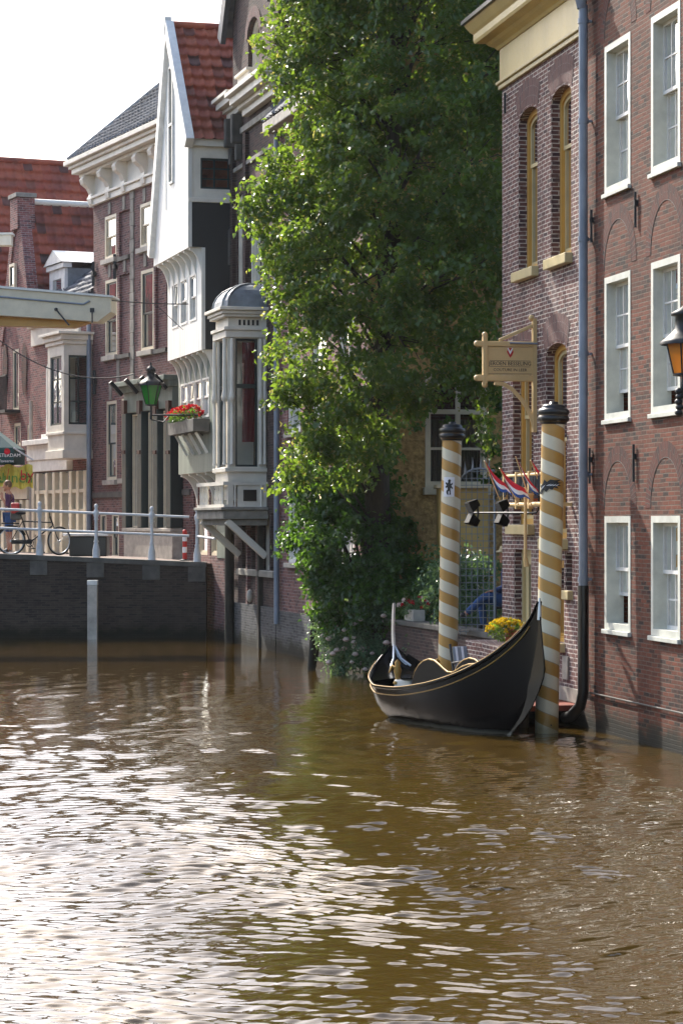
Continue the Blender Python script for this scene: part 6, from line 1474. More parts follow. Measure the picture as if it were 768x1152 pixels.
# flower box with red geraniums
t = thing('flower_box', WF.pt(13.6, o1_ + 0.2, zf(215, 487, o1_)), 'dark window box of red geraniums on the wooden house', 'flower box')
zb0_, zb1_ = zf(222, 488, o1_), zf(222, 474, o1_)
m = MB(); m.wbox(WF, 12.1, 15.2, o1_ + 0.02, o1_ + 0.42, zb0_, zb1_); m.build('trough', M['stone_dark'], t, bevel=0.01)
for k in range(9): flower_mound(t, WF.pt(12.4 + k * 0.33, o1_ + 0.26 + 0.05 * rnd.uniform(-1, 1), zb1_ + 0.12 + 0.04 * rnd.random()), 0.24, 90, 16, 'leaf_ivy', ['petal_red'], (1.1, 1.1, .8), 0.09, 0.075) if k > 1 else None
for k in range(4):
    m = MB(); tt = 12.4 + k * 0.8; m.bar(WF.pt(tt, o1_ + 0.02, zb0_ - 0.5), WF.pt(tt, o1_ + 0.3, zb0_ - 0.01), 0.06, 0.06); m.build('bracket', M['white_aged'], t)
# red and white bollard
x = P(208, 0, 59.0).x; z = deck_z(x); t = thing('bollard', (x, 59.0, z), 'red and white banded bollard at the end of the bridge railing', 'bollard')
m = MB()
for k, (a, b) in enumerate(((0, .2), (.2, .34), (.34, .48), (.48, .6), (.6, .72))): m.lathe([(0.055, a), (0.055, b)], (x, 59.0, z), n=14, mi=k % 2)
m.lathe([(0.055, .72), (0.048, .755), (0.0, .77)], (x, 59.0, z), n=14); m.build('post', [M['red'], M['flag_white']], t)
m = MB(); m.lathe([(0.12, 0.0), (0.12, 0.03), (0.07, 0.04)], (x, 59.0, z), n=14); m.build('base', M['iron'], t)
# dark bin with a white lid
Yb = 60.4; x0, x1 = P(80, 0, Yb).x, P(122, 0, Yb).x; z = deck_z(x0) - .05
t = thing('storage_box', ((x0 + x1) / 2, Yb, z), 'long dark box with a white lid behind the bridge railing', 'box')
m = MB(); m.box(((x0 + x1) / 2, Yb, z + 0.27), (x1 - x0, 0.8, 0.5)); m.build('body', M['black'], t, bevel=0.03)
m = MB(); m.box(((x0 + x1) / 2 - 0.05, Yb, z + 0.56), (x1 - x0 + 0.2, 0.95, 0.07)); m.build('lid', M['white'], t, bevel=0.02)
# cafe parasol and yellow banner
Ya = 67.0; pc = P(-26, 500, Ya); t = thing('parasol', (pc.x, pc.y, 1.9), 'dark green cafe parasol with white lettering at the left edge', 'parasol')
hw = P(22, 0, Ya).x - pc.x; zt_, ze, zv = P(0, 466, Ya).z, P(0, 505, Ya).z, P(0, 522, Ya).z
m = MB(); C4 = [Vector((pc.x - hw, pc.y - hw, ze)), Vector((pc.x + hw, pc.y - hw, ze)), Vector((pc.x + hw, pc.y + hw, ze)), Vector((pc.x - hw, pc.y + hw, ze))]; ap = Vector((pc.x, pc.y, zt_))
for i in range(4):
    a, b = C4[i], C4[(i + 1) % 4]; m.poly([a, b, ap]); m.poly([Vector((a.x, a.y, zv)), Vector((b.x, b.y, zv)), b, a])
m.build('canopy', M['awning'], t)
m = MB(); m.tube([(pc.x, pc.y, 1.9), (pc.x, pc.y, zt_)], 0.035, 8); m.build('pole', M['steel'], t)
m = MB(); m.tube([C4[1], P(38, 518, Ya - hw)], 0.025, 6); m.build('stay', M['bridge_rail'], t)
WPa = Wall(pc.x - hw, pc.y - hw, 1, 0); WPa.nx, WPa.ny = 0, -1
m = MB(); Zc = lambda py: P(0, py, Ya - hw).z
text_mesh(m, 'AMSTERDAM', 0.135, WPa, P(7.5, 0, Ya - hw).x - (pc.x - hw), Zc(514), 0.012, 0.003); text_mesh(m, 'Taveerne', 0.11, WPa, P(7.5, 0, Ya - hw).x - (pc.x - hw), Zc(520), 0.012, 0.003)
m.build('lettering', M['flag_white'], t)
m = MB(); q = P(8.5, 508, Ya - hw); m.lathe([(0.0, 0), (0.085, 0.0), (0.085, 0.004)], q + Vector((0, -0.03, 0)), Vector((0, -1, 0)), 14); m.build('badge', M['flag_red'], t)
Yb2 = 66.4; t = thing('banner', P(10, 550, Yb2), 'wrinkled yellow banner with green and red lettering below the parasol', 'banner')
xa_, xb_ = P(-40, 0, Yb2).x, P(37.5, 0, Yb2).x; m = MB(); n = 40
bz = lambda py: P(0, py, Yb2).z
def bp_(i, s_):
    x = xa_ + (xb_ - xa_) * i / n; return Vector((x, Yb2 + 0.05 * math.sin(i * 0.9 + s_ * 3) + 0.03 * math.sin(i * 2.3), bz(524) + (bz(549) - bz(524)) * s_ + 0.05 * math.sin(i * 0.55) * (1 - s_) - 0.04 * math.sin(i * .8) * s_))
for i in range(n):
    for k in range(4): m.poly([bp_(i, k / 4), bp_(i + 1, k / 4), bp_(i + 1, (k + 1) / 4), bp_(i, (k + 1) / 4)], smooth=True)
m.build('cloth', M['yellow_cloth'], t)
WBa = Wall(xa_, Yb2 - 0.1, 1, 0); WBa.nx, WBa.ny = 0, -1
m = MB(); text_mesh(m, 'el', 0.36, WBa, P(1, 0, Yb2).x - xa_, bz(542), 0.0, 0.003); text_mesh(m, 'Lunch', 0.42, WBa, P(17, 0, Yb2).x - xa_, bz(543), 0.0, 0.003); m.build('lettering', M['leaf_text'], t)
m = MB(); text_mesh(m, 'by', 0.4, WBa, P(31, 0, Yb2).x - xa_, bz(540), 0.0, 0.003); m.bar(WBa.pt(P(8, 0, Yb2).x - xa_, 0, bz(545)), WBa.pt(P(11, 0, Yb2).x - xa_, 0, bz(527)), 0.05, 0.01); m.build('lettering', M['flag_red'], t)

# bicycle leaning at the railing
yB = 58.75; gz0 = deck_z(-7.6) + 0.0; rx, fx = P(13, 0, yB).x, P(67, 0, yB).x
t = thing('bicycle', ((rx + fx) / 2, yB, gz0), 'black city bicycle leaning on the bridge railing, front wheel turned', 'bicycle')
RW = 0.335
def wheel(c, ax_, nm):
    u_ = ax_.cross(Vector((0, 0, 1))).normalized(); v_ = u_.cross(ax_).normalized()
    m = MB(); m.tube(disc_pts(c, u_, v_, RW, 32), 0.021, 6, closed=True); w = m.build(nm, M['rubber'], t)
    m = MB(); m.tube(disc_pts(c, u_, v_, RW - 0.028, 32), 0.012, 5, closed=True); m.build('rim', M['steel'], w)
    m = MB()
    for k in range(18): a = 2 * math.pi * k / 18; m.tube([c + ax_ * (0.02 if k % 2 else -0.02), c + (u_ * math.cos(a) + v_ * math.sin(a)) * (RW - 0.03)], 0.003, 3, cap=False)
    m.tube([c - ax_ * 0.05, c + ax_ * 0.05], 0.022, 8); m.build('spokes', M['steel'], w)
cr = Vector((rx, yB, gz0 + RW)); cf = Vector((fx, yB, gz0 + RW)); axr = Vector((0, 1, 0)); axf = Vector((math.sin(ra(-42)), math.cos(ra(-42)), 0))
wheel(cr, axr, 'wheel'); wheel(cf, axf, 'wheel')
bb = cr + Vector((0.46, 0, -0.05)); st = cr + Vector((0.28, 0, 0.48)); hd = cf + Vector((-0.2, 0, 0.5)); hb = cf + Vector((-0.15, 0, 0.38))
m = MB(); m.tube([bb, st + Vector((-.03, 0, .1))], 0.017, 8); m.tube([bb + Vector((0, 0, .02)), hb], 0.019, 8); m.tube([st, hd + Vector((0, 0, -.05))], 0.016, 8); m.tube([bb, cr], 0.012, 6); m.tube([st, cr], 0.011, 6); m.tube([hd + Vector((-.03, 0, .1)), hb], 0.02, 8); m.build('frame', M['rubber'], t)
m = MB(); m.tube([hb, cf + Vector((-.05, 0.0, .08)), cf], 0.013, 7); m.tube([hd + Vector((-.03, 0, .05)), hd + Vector((-.04, 0, .2))], 0.014, 7); m.build('fork', M['rubber'], t)
hc = hd + Vector((-.04, 0, .2)); hv = Vector((math.cos(ra(-42)), -math.sin(ra(-42)), 0)).cross(Vector((0, 0, 1)))
m = MB(); m.tube([hc + hv * .27 + Vector((-.2, 0, .0)), hc + hv * .2 + Vector((-.02, 0, .05)), hc, hc - hv * .2 + Vector((-.02, 0, .05)), hc - hv * .27 + Vector((-.2, 0, 0))], 0.013, 7); m.build('handlebar', M['steel'], t)
m = MB(); m.ball(st + Vector((-.06, 0, .2)), 0.1, 12, 7, (1.4, .8, .45)); m.tube([st + Vector((-.03, 0, .1)), st + Vector((-.05, 0, .18))], 0.014, 7); m.build('saddle', M['rubber'], t)
m = MB(); m.tube(disc_pts(cr, Vector((1, 0, 0)), Vector((0, 0, 1)), RW + 0.035, 32)[2:18], 0.018, 6); m.build('mudguard', M['rubber'], t)
m = MB(); m.box((bb + cr) / 2 + Vector((0.03, -.04, 0.0)), (0.52, 0.03, 0.1)); m.build('chain_case', M['rubber'], t, bevel=0.02)
m = MB(); m.box(cr + Vector((-0.02, 0, RW + 0.09)), (0.42, 0.14, 0.03)); m.build('carrier', M['rubber'], t)
m = MB(); m.tube([bb + Vector((0, -.1, 0)), bb + Vector((.1, -.1, -.13))], 0.012, 6); m.box(bb + Vector((.1, -.15, -.14)), (.09, .09, .025)); m.tube(disc_pts(bb + Vector((0, -.06, 0)), Vector((1, 0, 0)), Vector((0, 0, 1)), 0.09, 18), 0.01, 5, closed=True); m.build('pedal', M['iron'], t)
t2 = thing('child_seat', cr + Vector((0.08, 0.1, 0.5)), 'red and grey child seat mounted behind the bicycle saddle', 'child seat')
m = MB(); m.box(cr + Vector((0.1, 0.12, 0.72)), (0.26, 0.26, 0.42)); m.build('shell', M['stone_dark'], t2, bevel=0.05)
m = MB(); m.box(cr + Vector((0.1, 0.0, 0.8)), (0.2, 0.1, 0.26)); m.build('padding', M['red'], t2, bevel=0.03)

# ------------------------------------------------------------------ people
def hand(J, E, Rr, w, d, s_, spread, curl):
    """palm and five fingers grown out of joint w, pointing along d; s_ is the side the thumb leaves to"""
    d = d.normalized(); s_ = (s_ - d * s_.dot(d)).normalized(); c_ = d.cross(s_).normalized()
    J.append(J[w] + d * 0.055); pk = len(J) - 1; E.append((w, pk)); Rr.append((0.04, 0.02))
    for k in range(4):
        ln = (0.038, 0.044, 0.042, 0.033)[k]; o_ = s_ * (0.028 - 0.019 * k) * spread
        J.append(J[pk] + d * 0.035 + o_); E.append((pk, len(J) - 1)); Rr.append((0.0095, 0.0095))
        J.append(J[-1] + (d + c_ * curl * .6).normalized() * ln); E.append((len(J) - 2, len(J) - 1)); Rr.append((0.0085, 0.0085))
        J.append(J[-1] + (d + c_ * curl * 1.6).normalized() * ln * .8); E.append((len(J) - 2, len(J) - 1)); Rr.append((0.007, 0.007))
    J.append(J[w] + d * 0.035 + s_ * 0.04); E.append((w, len(J) - 1)); Rr.append((0.012, 0.012))
    J.append(J[-1] + d * 0.04 + s_ * 0.018 + c_ * curl * .02); E.append((len(J) - 2, len(J) - 1)); Rr.append((0.009, 0.009))
def person(name_loc, label, pose, skin_m, parts, hair_m, face):
    t = thing('person', name_loc, label, 'person')
    J = [Vector(p) for p in pose['J']]; E = list(pose['E']); Rr = list(pose['R'])
    for h in pose['hands']: hand(J, E, Rr, h[0], Vector(h[1]), Vector(h[2]), 1.0, h[3])
    body = skin_body('body', J, E, Rr, M[skin_m], t)
    for nm, idx, ed, rr, mt in parts: skin_body(nm, [J[i] for i in idx], ed, rr, M[mt], t)
    hc, fw = Vector(pose['head']), Vector(pose['face']).normalized(); sd_ = Vector((0, 0, 1)).cross(fw).normalized(); upv = fw.cross(sd_)
    m = MB(); mat = Matrix((( *fw, ), ( *sd_, ), ( *upv, ))).transposed().to_4x4(); mat.translation = hc
    def bl(c, r, sc):
        i0 = len(m.v); m.ball((0, 0, 0), r, 12, 8)
        for k in range(i0, len(m.v)): x, y, z = m.v[k]; m.v[k] = tuple(mat @ Vector((c[0] + x * sc[0], c[1] + y * sc[1], c[2] + z * sc[2])))
    bl((0.0, 0, 0.0), 0.1, (1.0, .78, 1.2)); bl((0.105, 0, -0.02), 0.017, (1.1, .8, 1.3)); bl((0.085, 0, -0.075), 0.02, (.7, 1.5, .5)); bl((0.07, 0, -0.1), 0.035, (.9, 1, .8))
    for q in (1, -1): bl((-.005, q * .08, -.015), 0.028, (.8, .4, 1.2))
    m.build('head', M[skin_m], t)
    m = MB()
    for q in (1, -1): bl((0.088, q * 0.032, 0.01), 0.011, (.7, 1.2, .7))
    m.build('eyes', M['iron'], t)
    m = MB(); bl((-0.022, 0, 0.035), 0.105, (.98, .86, 1.08))
    m.build('hair', M[hair_m], t)
    return t, mat
# person standing on the bridge, facing left, hand at the mouth
px_, py_ = P(11, 0, 59.75).x, 59.75; g = deck_z(px_)
L = lambda x, y, z: (px_ + x, py_ + y, g + z)
pose = dict(
    J=[L(0.0, 0, .95), L(.01, 0, 1.12), L(.0, 0, 1.32), L(-.01, 0, 1.44), L(-.035, 0, 1.54), L(-.05, 0, 1.6),
       L(0, .1, .9), L(-.01, .1, .5), L(.02, .1, .09), L(-.1, .1, .035),
       L(0, -.1, .9), L(-.03, -.1, .5), L(-.01, -.1, .09), L(-.13, -.1, .035),
       L(0, .18, 1.4), L(.03, .22, 1.13), L(-.1, .21, .93),
       L(0, -.18, 1.4), L(-.02, -.23, 1.13), L(-.16, -.12, 1.36)],
    E=[(0, 1), (1, 2), (2, 3), (3, 4), (4, 5), (0, 6), (6, 7), (7, 8), (8, 9), (0, 10), (10, 11), (11, 12), (12, 13), (3, 14), (14, 15), (15, 16), (3, 17), (17, 18), (18, 19)],
    R=[(.13, .12), (.12, .11), (.14, .13), (.1, .09), (.055, .055), (.06, .06), (.09, .09), (.058, .058), (.04, .04), (.03, .025), (.09, .09), (.058, .058), (.04, .04), (.03, .025), (.055, .055), (.04, .04), (.028, .028), (.055, .055), (.04, .04), (.028, .028)],
    hands=[(16, (-.4, 0, -.9), (-1, 0, 0), .5), (19, (-.2, .5, .8), (-1, 0, 0), .9)], head=L(-.055, 0, 1.665), face=(-1, -.12, -.12))
person(L(0, 0, 0), 'person in a purple top and blue shorts standing by the railing, hand at mouth', pose, 'skin', [
    ('shirt', [0, 1, 2, 3, 14, 15, 17, 18], [(0, 1), (1, 2), (2, 3), (3, 4), (4, 5), (3, 6), (6, 7)], [(.145, .14), (.135, .125), (.155, .145), (.11, .105), (.075, .075), (.058, .058), (.075, .075), (.058, .058)], 'purple'),
    ('shorts', [0, 6, 7, 10, 11], [(0, 1), (1, 2), (0, 3), (3, 4)], [(.15, .14), (.105, .105), (.09, .09), (.105, .105), (.09, .09)], 'denim'),
    ('shoe', [8, 9], [(0, 1)], [(.05, .05), (.045, .04)], 'iron'), ('shoe', [12, 13], [(0, 1)], [(.05, .05), (.045, .04)], 'iron')], 'hair', None)
# person sitting in the garden, mostly hidden by the corner of the shop house
sx_, sy_ = P(570, 0, 39.6).x, 39.6
L = lambda x, y, z: (sx_ + x, sy_ + y, 1.0 + z)
pose = dict(
    J=[L(.0, 0, .52), L(.03, 0, .72), L(.03, 0, .93), L(.02, 0, 1.06), L(.0, 0, 1.15), L(-.02, 0, 1.2),
       L(-.05, .1, .52), L(-.42, .1, .52), L(-.38, .1, .1), L(-.5, .1, .05),
       L(-.05, -.1, .53), L(-.36, -.1, .6), L(-.68, -.08, .3), L(-.78, -.08, .26),
       L(.02, .19, 1.02), L(.05, .25, .76), L(-.15, .16, .62),
       L(.02, -.19, 1.02), L(.0, -.25, .76), L(-.22, -.12, .68)],
    E=[(0, 1), (1, 2), (2, 3), (3, 4), (4, 5), (0, 6), (6, 7), (7, 8), (8, 9), (0, 10), (10, 11), (11, 12), (12, 13), (3, 14), (14, 15), (15, 16), (3, 17), (17, 18), (18, 19)],
    R=[(.14, .13), (.13, .12), (.15, .14), (.1, .09), (.055, .055), (.06, .06), (.095, .095), (.065, .065), (.042, .042), (.035, .03), (.095, .095), (.065, .065), (.042, .042), (.035, .03), (.06, .06), (.045, .045), (.03, .03), (.06, .06), (.045, .045), (.03, .03)],
    hands=[(16, (-1, 0, -.2), (0, -1, 0), .4), (19, (-1, 0, -.1), (0, 1, 0), .4)], head=L(-.03, 0, 1.265), face=(-1, -.2, -.1))
tp_, hm = person(L(0, 0, 0), 'person in blue jeans and a straw hat sitting cross-legged behind the garden screen', pose, 'skin', [
    ('shirt', [0, 1, 2, 3, 14, 15, 16, 17, 18, 19], [(0, 1), (1, 2), (2, 3), (3, 4), (4, 5), (5, 6), (3, 7), (7, 8), (8, 9)], [(.15, .145), (.145, .135), (.165, .155), (.11, .1), (.075, .075), (.06, .06), (.045, .045), (.075, .075), (.06, .06), (.045, .045)], 'navy'),
    ('jeans', [0, 6, 7, 8, 10, 11, 12], [(0, 1), (1, 2), (2, 3), (0, 4), (4, 5), (5, 6)], [(.155, .15), (.11, .11), (.08, .08), (.06, .06), (.11, .11), (.08, .08), (.06, .06)], 'denim'),
    ('shoe', [8, 9], [(0, 1)], [(.055, .055), (.05, .045)], 'iron'), ('shoe', [12, 13], [(0, 1)], [(.055, .055), (.05, .045)], 'iron')], 'hair', None)
m = MB(); m.lathe([(0.0, .15), (.08, .145), (.1, .1), (.108, .06), (.2, .04), (.205, .05), (.11, .075)], Vector(L(-.03, 0, 1.27)), n=20); m.build('hat', M['straw'], tp_)
t = thing('garden_chair', L(0, 0, 0), 'dark garden chair under the seated person', 'chair')
m = MB(); m.box(L(.0, 0, .4), (.46, .46, .04)); m.build('seat', M['old_wood'], t, bevel=0.01)
m = MB(); m.box(L(.24, 0, .72), (.04, .46, .5)); m.build('backrest', M['old_wood'], t, bevel=0.01)
for a, b in ((-.2, -.2), (.2, -.2), (.2, .2), (-.2, .2)): m = MB(); m.tube([L(a, b, 0), L(a, b, .38)], .02, 6); m.build('leg', M['old_wood'], t)

# overhead wires
def wire(a, b, sag, lab, r=0.012):
    m = MB(); n = 20; m.tube([a + (b - a) * (i / n) + Vector((0, 0, -4 * sag * (i / n) * (1 - i / n))) for i in range(n + 1)], r, 5); tag(recentre(m.build('overhead_wire', M['iron'])), lab, 'wire')
wire(P(126, 338, 56.6), P(222, 342, 57.9), 0.03, 'thin dark wire running from the drawbridge beam to the white wooden house', 0.013)
wire(P(0, 383, 66), P(150, 421, 65), 0.45, 'slack pale cable crossing below the drawbridge beam', 0.016)
wire(P(176, 343, 57.6), P(206, 371, 57.4), 0.0, 'short slanting wire stay before the boards of the wooden house', 0.008)

# ================================================================== HOUSES ACROSS THE CANAL (left of the frame; the windows and the water mirror them)
WO = Wall(-17.0, 57.0, -0.36, 0.933)
for k in range(10):
    t0_, t1_ = k * 6.3, k * 6.3 + 6.25; zt_ = 11.6 + (k % 3) * 0.9
    t = thing('canal_house', WO.pt(t0_ + 3, 4, 1.9), ['red brick gabled house first across the street, out of the frame', 'mauve brick gabled house second in the row across the street', 'pink brick gabled house third in the row across the street', 'red brick gabled house fourth in the row across the street', 'mauve brick gabled house fifth in the row across the street', 'pink brick gabled house sixth in the row across the street', 'red brick gabled house seventh in the row across the street', 'mauve brick gabled house eighth in the row across the street', 'pink brick gabled house ninth in the row across the street', 'red brick gabled house last in the row across the street'][k], 'house', 'houses across the street')
    WI = Wall(*WO.pt(t1_, 0, 0).xy, -WO.dx, -WO.dy); m = MB(); ops_ = [(0.9 + 1.7 * i, 1.9 + 1.7 * i, 2.6 + 2.7 * j, 4.3 + 2.7 * j) for i in range(3) for j in range(3)]
    wall_sheet(m, WI, 0, 6.25, 1.5, zt_, ops_, 0, 0.15); shell(m, WI, 0, 6.25, 1.5, zt_, 8); m.poly([WI.pt(0, 0, zt_), WI.pt(6.25, 0, zt_), WI.pt(3.1, 0, zt_ + 3)]); m.build('wall', M[['brick_red', 'brick_mauve', 'brick_pink'][k % 3]], t)
    for g in ops_: window(t, WI, *g, fo=-0.02, fd=0.1, fm='white', rows=(1, 1), cols=2, curtain=None)
    m = MB(); 
    for e in (0, 6.25): m.poly([WI.pt(e + (0.2 if e else -0.2), 0.1, zt_ - 0.2), WI.pt(e + (0.2 if e else -0.2), -8, zt_ - 0.2), WI.pt(3.1, -8, zt_ + 3.1), WI.pt(3.1, 0.1, zt_ + 3.1)])
    m.build('roof', M['tile_old'], t)

# ================================================================== PLANTS
from mathutils import noise as mnoise
def crown_points(blobs, n, shell_=0.45, keep_in=0.18, gap=-9, gap_sc=1.0):
    Cc, Rr = np.array([b[0] for b in blobs]), np.array([b[1] for b in blobs]); w = Rr ** 2.2; w /= w.sum(); out, nor = [], []
    while len(out) < n:
        k = RNG.choice(len(blobs), p=w); d = RNG.normal(0, 1, 3); d /= np.linalg.norm(d); r = Rr[k] * (shell_ + (1 - shell_) * RNG.random() ** 0.5)
        p = Cc[k] + d * r; q = np.linalg.norm(Cc - p, axis=1) / Rr; q[k] = 9
        if q.min() < 0.62 and RNG.random() > keep_in: continue
        if mnoise.noise(Vector(p) * gap_sc) < gap: continue
        out.append(p); nor.append(d)
    return np.array(out), np.array(nor)
def sprays(pts, nor, per, spread, L0, W0, droop=0.45, up=0.9):
    n = len(pts); N = n * per; c = np.repeat(pts, per, 0); nr = np.repeat(nor, per, 0)
    tw = np.repeat(RNG.normal(0, 1, (n, 3)) * np.array([1, 1, .35]) + nor * 0.9 + np.array([0, 0, -.25]), per, 0); tw /= np.linalg.norm(tw, axis=1)[:, None]
    a = RNG.uniform(-1, 1, N)[:, None]; C = c + tw * a * spread * 1.25 + RNG.normal(0, 1, (N, 3)) * spread * np.array([.42, .42, .3])
    D = RNG.normal(0, 1, (N, 3)) * .8 + tw * .6 + np.array([0, 0, -droop]); Nn = RNG.normal(0, .55, (N, 3)) + nr * .35 + np.array([0, 0, up])
    return C, D, Nn, RNG.uniform(.65, 1.2, N) * L0, RNG.uniform(.65, 1.15, N) * W0
PB = lambda px, py, Y, r: (np.array(P(px, py, Y)), r)
blobs = [PB(395, 60, 42.2, 1.45), PB(480, 40, 42, 2.0), PB(545, 70, 40.6, 1.3), PB(300, 45, 42.5, .33), PB(325, 52, 42.5, .38), PB(350, 65, 42.3, .5), PB(345, 120, 42.5, .5), PB(370, 180, 42.3, 1.05), PB(450, 170, 41.5, 1.9), PB(528, 180, 40.8, 1.5),
         PB(300, 232, 42.3, .45), PB(318, 215, 42.3, .55), PB(330, 250, 42.2, .8), PB(355, 300, 42.0, .95), PB(425, 300, 41.6, 1.75), PB(515, 300, 40.8, 1.5), PB(325, 285, 42.4, .35), PB(342, 360, 42.2, .5), PB(347, 410, 42.0, .6), PB(385, 400, 41.6, 1.2), PB(455, 390, 41.3, 1.2), PB(520, 385, 40.8, .8), PB(545, 300, 40.4, .6),
         PB(326, 450, 42.0, .35), PB(350, 470, 42.0, .55), PB(375, 465, 42.0, .9), PB(420, 440, 42, .85), PB(350, 515, 42.0, .5), PB(322, 530, 42.0, .25), PB(395, 500, 42.4, .7), PB(470, 425, 41.6, .5), PB(548, 430, 41.2, .35), PB(552, 480, 41.4, .3),
         PB(430, -70, 42, 2.0), PB(520, -80, 41, 2.1), PB(450, -190, 41.6, 2.0), PB(540, -180, 40.6, 1.6), PB(380, -40, 42.3, 1.2), PB(480, -290, 41.3, 1.8), PB(400, -230, 42.3, 1.5), PB(350, -110, 42.6, .9), PB(440, -390, 41.8, 1.9), PB(520, -380, 41, 1.7), PB(470, -490, 41.5, 1.4), PB(400, -330, 42.2, 1.3), PB(560, -280, 40.5, 1.2), PB(450, 60, 43.6, 1.8), PB(520, 220, 42.8, 1.6), PB(430, 220, 43.6, 1.5), PB(500, -120, 43.5, 2.0)]
tb = Vector((0.62, 44.25, 1.0))
tree = thing('linden_tree', tb, 'tall leafy linden tree with yellowish bracts spreading over the canal', 'tree')
pts, nor = crown_points(blobs, 3800, gap=-0.24, gap_sc=1.15)
C, D, Nn, Ls, Ws = sprays(pts, nor, 38, 0.21, 0.118, 0.098)
mi = (RNG.random(len(C)) < 0.18).astype(int); Ls[mi == 1] *= .75; Ws[mi == 1] *= .5
leaf_mesh('crown', C, D, Nn, Ls, Ws, None, tree, mats=[M['leaf'], M['leaf_bract']], mi=mi)
m = MB(); top = Vector(P(470, -430, 41.5)); pth = [tb + Vector((0, 0, -.3)), tb + Vector((.05, -.3, 1.5)), tb + Vector((.0, -.9, 3.5)), tb + Vector((.25, -1.6, 6)), tb + Vector((.3, -2.1, 8.6)), top]
m.tube(pth, [0.3, 0.25, 0.22, 0.18, 0.13, 0.05], 12); m.build('trunk', M['bark'], tree)
def trunk_at(z):
    for i in range(len(pth) - 1):
        if pth[i].z <= z <= pth[i + 1].z: return pth[i] + (pth[i + 1] - pth[i]) * ((z - pth[i].z) / (pth[i + 1].z - pth[i].z))
    return pth[-1]
m = MB()
for c, r in blobs:
    e = Vector(c)
    if e.z < 6.2 and e.x > 1.1: continue
    b = trunk_at(max(2.6 if e.x < 1.0 else 6.0, min(12.5, e.z - 0.8 - (e - tb).xy.length * 0.35))); mid_ = (b + e) / 2 + Vector((0, 0, 0.3)); R0 = 0.015 + 0.02 * r
    m.tube([b, mid_, e], [R0, R0 * .7, R0 * .3], 6)
    for k in range(5): d = Vector((rnd.gauss(0, 1), rnd.gauss(0, 1), rnd.gauss(0.2, .7))).normalized() * r * .9; m.tube([mid_ + (e - mid_) * rnd.uniform(.2, 1), e + d * .6 + Vector((0, 0, .1)), e + d], [R0 * .35, R0 * .22, 0.006], 4, cap=False)
m.build('limbs', M['bark'], tree)

iv = [PB(362, 555, 44.6, .62), PB(345, 598, 44.9, .42), PB(395, 530, 44.4, .8), PB(400, 610, 44.2, 1.0), PB(425, 600, 44.0, .5), PB(438, 660, 43.6, .6), PB(395, 670, 44.3, .75), PB(468, 650, 43.4, .36), PB(477, 672, 43.0, .26), PB(362, 640, 44.7, .4), PB(410, 480, 44.6, .55), PB(470, 680, 43.0, .35)]
ivy = thing('ivy_bush', P(410, 700, 44.2), 'dense dark green climbing bush between the linden tree and the roses', 'bush')
pts, nor = crown_points(iv, 560); C, D, Nn, Ls, Ws = sprays(pts, nor, 46, 0.2, 0.105, 0.085, .6, .7); leaf_mesh('foliage', C, D, Nn, Ls, Ws, M['leaf_ivy'], ivy)
m = MB()
for c, r in iv: m.tube([(tb.x - .1, tb.y, 0.9), tuple((Vector(c) + tb) / 2), tuple(c)], [.06, .04, .02], 6)
m.build('stems', M['bark'], ivy)
iw = [PB(552, 500, 44.9, .16), PB(556, 540, 44.9, .2), PB(551, 575, 44.9, .14), PB(556, 450, 44.9, .25), PB(470, 450, 44.9, .2), PB(530, 425, 44.8, .22), PB(505, 470, 44.95, .1), PB(465, 480, 44.9, .1), PB(457, 500, 44.9, .12)]
iv2 = thing('wall_ivy', P(556, 600, 44.9), 'ivy strands climbing the stucco wall around the cross window', 'ivy')
pts, nor = crown_points(iw, 46); C, D, Nn, Ls, Ws = sprays(pts, nor, 26, 0.1, 0.1, 0.085, .7, .2); leaf_mesh('leaves', C, D, Nn, Ls, Ws, M['leaf_ivy'], iv2)
rb = [PB(378, 712, 44.5, .34), PB(398, 718, 44.2, .5), PB(428, 708, 43.7, .48), PB(452, 690, 43.2, .33), PB(385, 742, 44.2, .28), PB(412, 742, 43.8, .3), PB(368, 700, 44.6, .25), PB(420, 680, 43.8, .35), PB(490, 660, 42.8, .3), PB(488, 690, 42.6, .22)]
ros = thing('rose_bush', P(400, 757, 44.2), 'rose bush with pale pink blooms hanging over the canal wall to the water', 'bush')
pts, nor = crown_points(rb, 250); C, D, Nn, Ls, Ws = sprays(pts, nor, 36, 0.17, 0.07, 0.05, .5, .6); leaf_mesh('foliage', C, D, Nn, Ls, Ws, M['leaf_rose'], ros)
ob0 = None
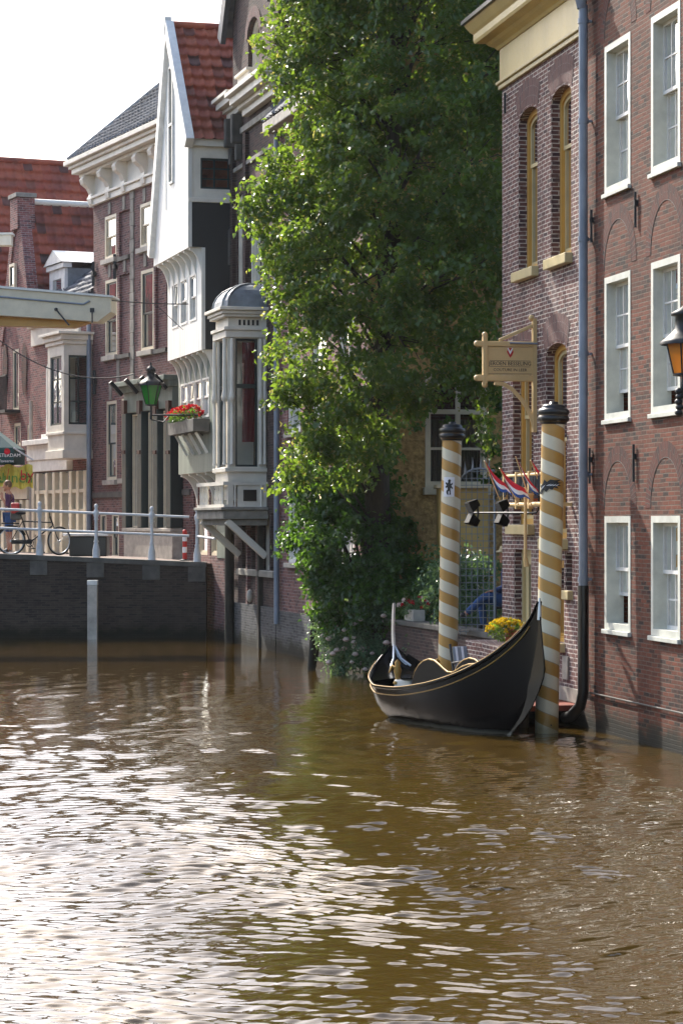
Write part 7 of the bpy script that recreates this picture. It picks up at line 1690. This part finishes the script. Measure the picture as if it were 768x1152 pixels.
for k in range(38):
    b = rb[RNG.choice(len(rb), p=[.15, .2, .12, .06, .13, .12, .08, .05, .05, .04])]; d = np.array([RNG.normal(-.2, .7), -abs(RNG.normal(.8, .4)), RNG.normal(.15, .6)]); d /= np.linalg.norm(d); c = b[0] + d * b[1] * 1.03
    if ob0 is None:
        m = MB(); m.ball((0, 0, 0), 0.046, 8, 6, (1, 1, .8))
        for q in range(7): a = q * .9; m.ball((.03 * math.cos(a), .03 * math.sin(a), -.004), .026, 6, 4, (1, 1, .7))
        ob0 = m.build('rose_bloom', M['petal_pink'], None); ob0.parent = ros; o = ob0
    else: o = ob0.copy(); COL.objects.link(o)
    o.parent = ros; o.location = Vector(c) - ros.location; s_ = rnd.uniform(.8, 1.35); o.scale = (s_, s_, s_)
gb = [PB(500, 660, 41.0, .3), PB(520, 650, 41.3, .35), PB(540, 640, 41.5, .35), PB(515, 690, 40.8, .3), PB(505, 625, 42.2, .25), PB(545, 680, 41.0, .3)]
gr = thing('garden_shrub', P(520, 706, 41.2), 'loose green garden shrub behind the wire screen', 'shrub')
pts, nor = crown_points(gb, 130); C, D, Nn, Ls, Ws = sprays(pts, nor, 36, 0.18, 0.08, 0.055, .4, .6); leaf_mesh('foliage', C, D, Nn, Ls, Ws, M['leaf_rose'], gr)
m = MB()
for c, r in gb: m.tube([(gr.location.x, gr.location.y, 0.98), tuple(c)], [.025, .01], 5)
m.build('stems', M['bark'], gr)
sp_ = thing('wall_fern', P(464, 735, 42.4), 'small pale sprig growing out of the garden wall above the water', 'plant')
q = [Vector(P(458, 738, 42.4)), Vector(P(464, 722, 42.2)), Vector(P(468, 708, 42.2)), Vector(P(472, 700, 42.2))]; m = MB(); m.tube(q, [.012, .01, .008, .004], 5); m.build('stem', M['bark'], sp_)
n = 110; k = RNG.integers(0, 3, n); f = RNG.random(n); C = np.array([np.array(q[a] + (q[a + 1] - q[a]) * b) for a, b in zip(k, f)]) + RNG.normal(0, .06, (n, 3)); leaf_mesh('leaves', C, RNG.normal(0, 1, (n, 3)), RNG.normal(0, .5, (n, 3)) + np.array([0, -.5, 1]), np.full(n, .07), np.full(n, .05), M['leaf_rose'], sp_)

# ------------------------------------------------------------------ thin summer haze over the canal
m = MB(); m.box((0, 60, 34.0), (420, 330, 72.0)); hz = m.build('haze', None if False else M['stone']); hz['kind'] = 'stuff'
N = Nd('haze air'); N.t.nodes.remove(N.b); pv = N.n('VolumePrincipled', {'Color': (0.93, 0.96, 1.0, 1), 'Density': 0.0001, 'Anisotropy': 0.35}); N.l(pv.outputs[0], N.out.inputs['Volume'])
hz.data.materials.clear(); hz.data.materials.append(N.m)
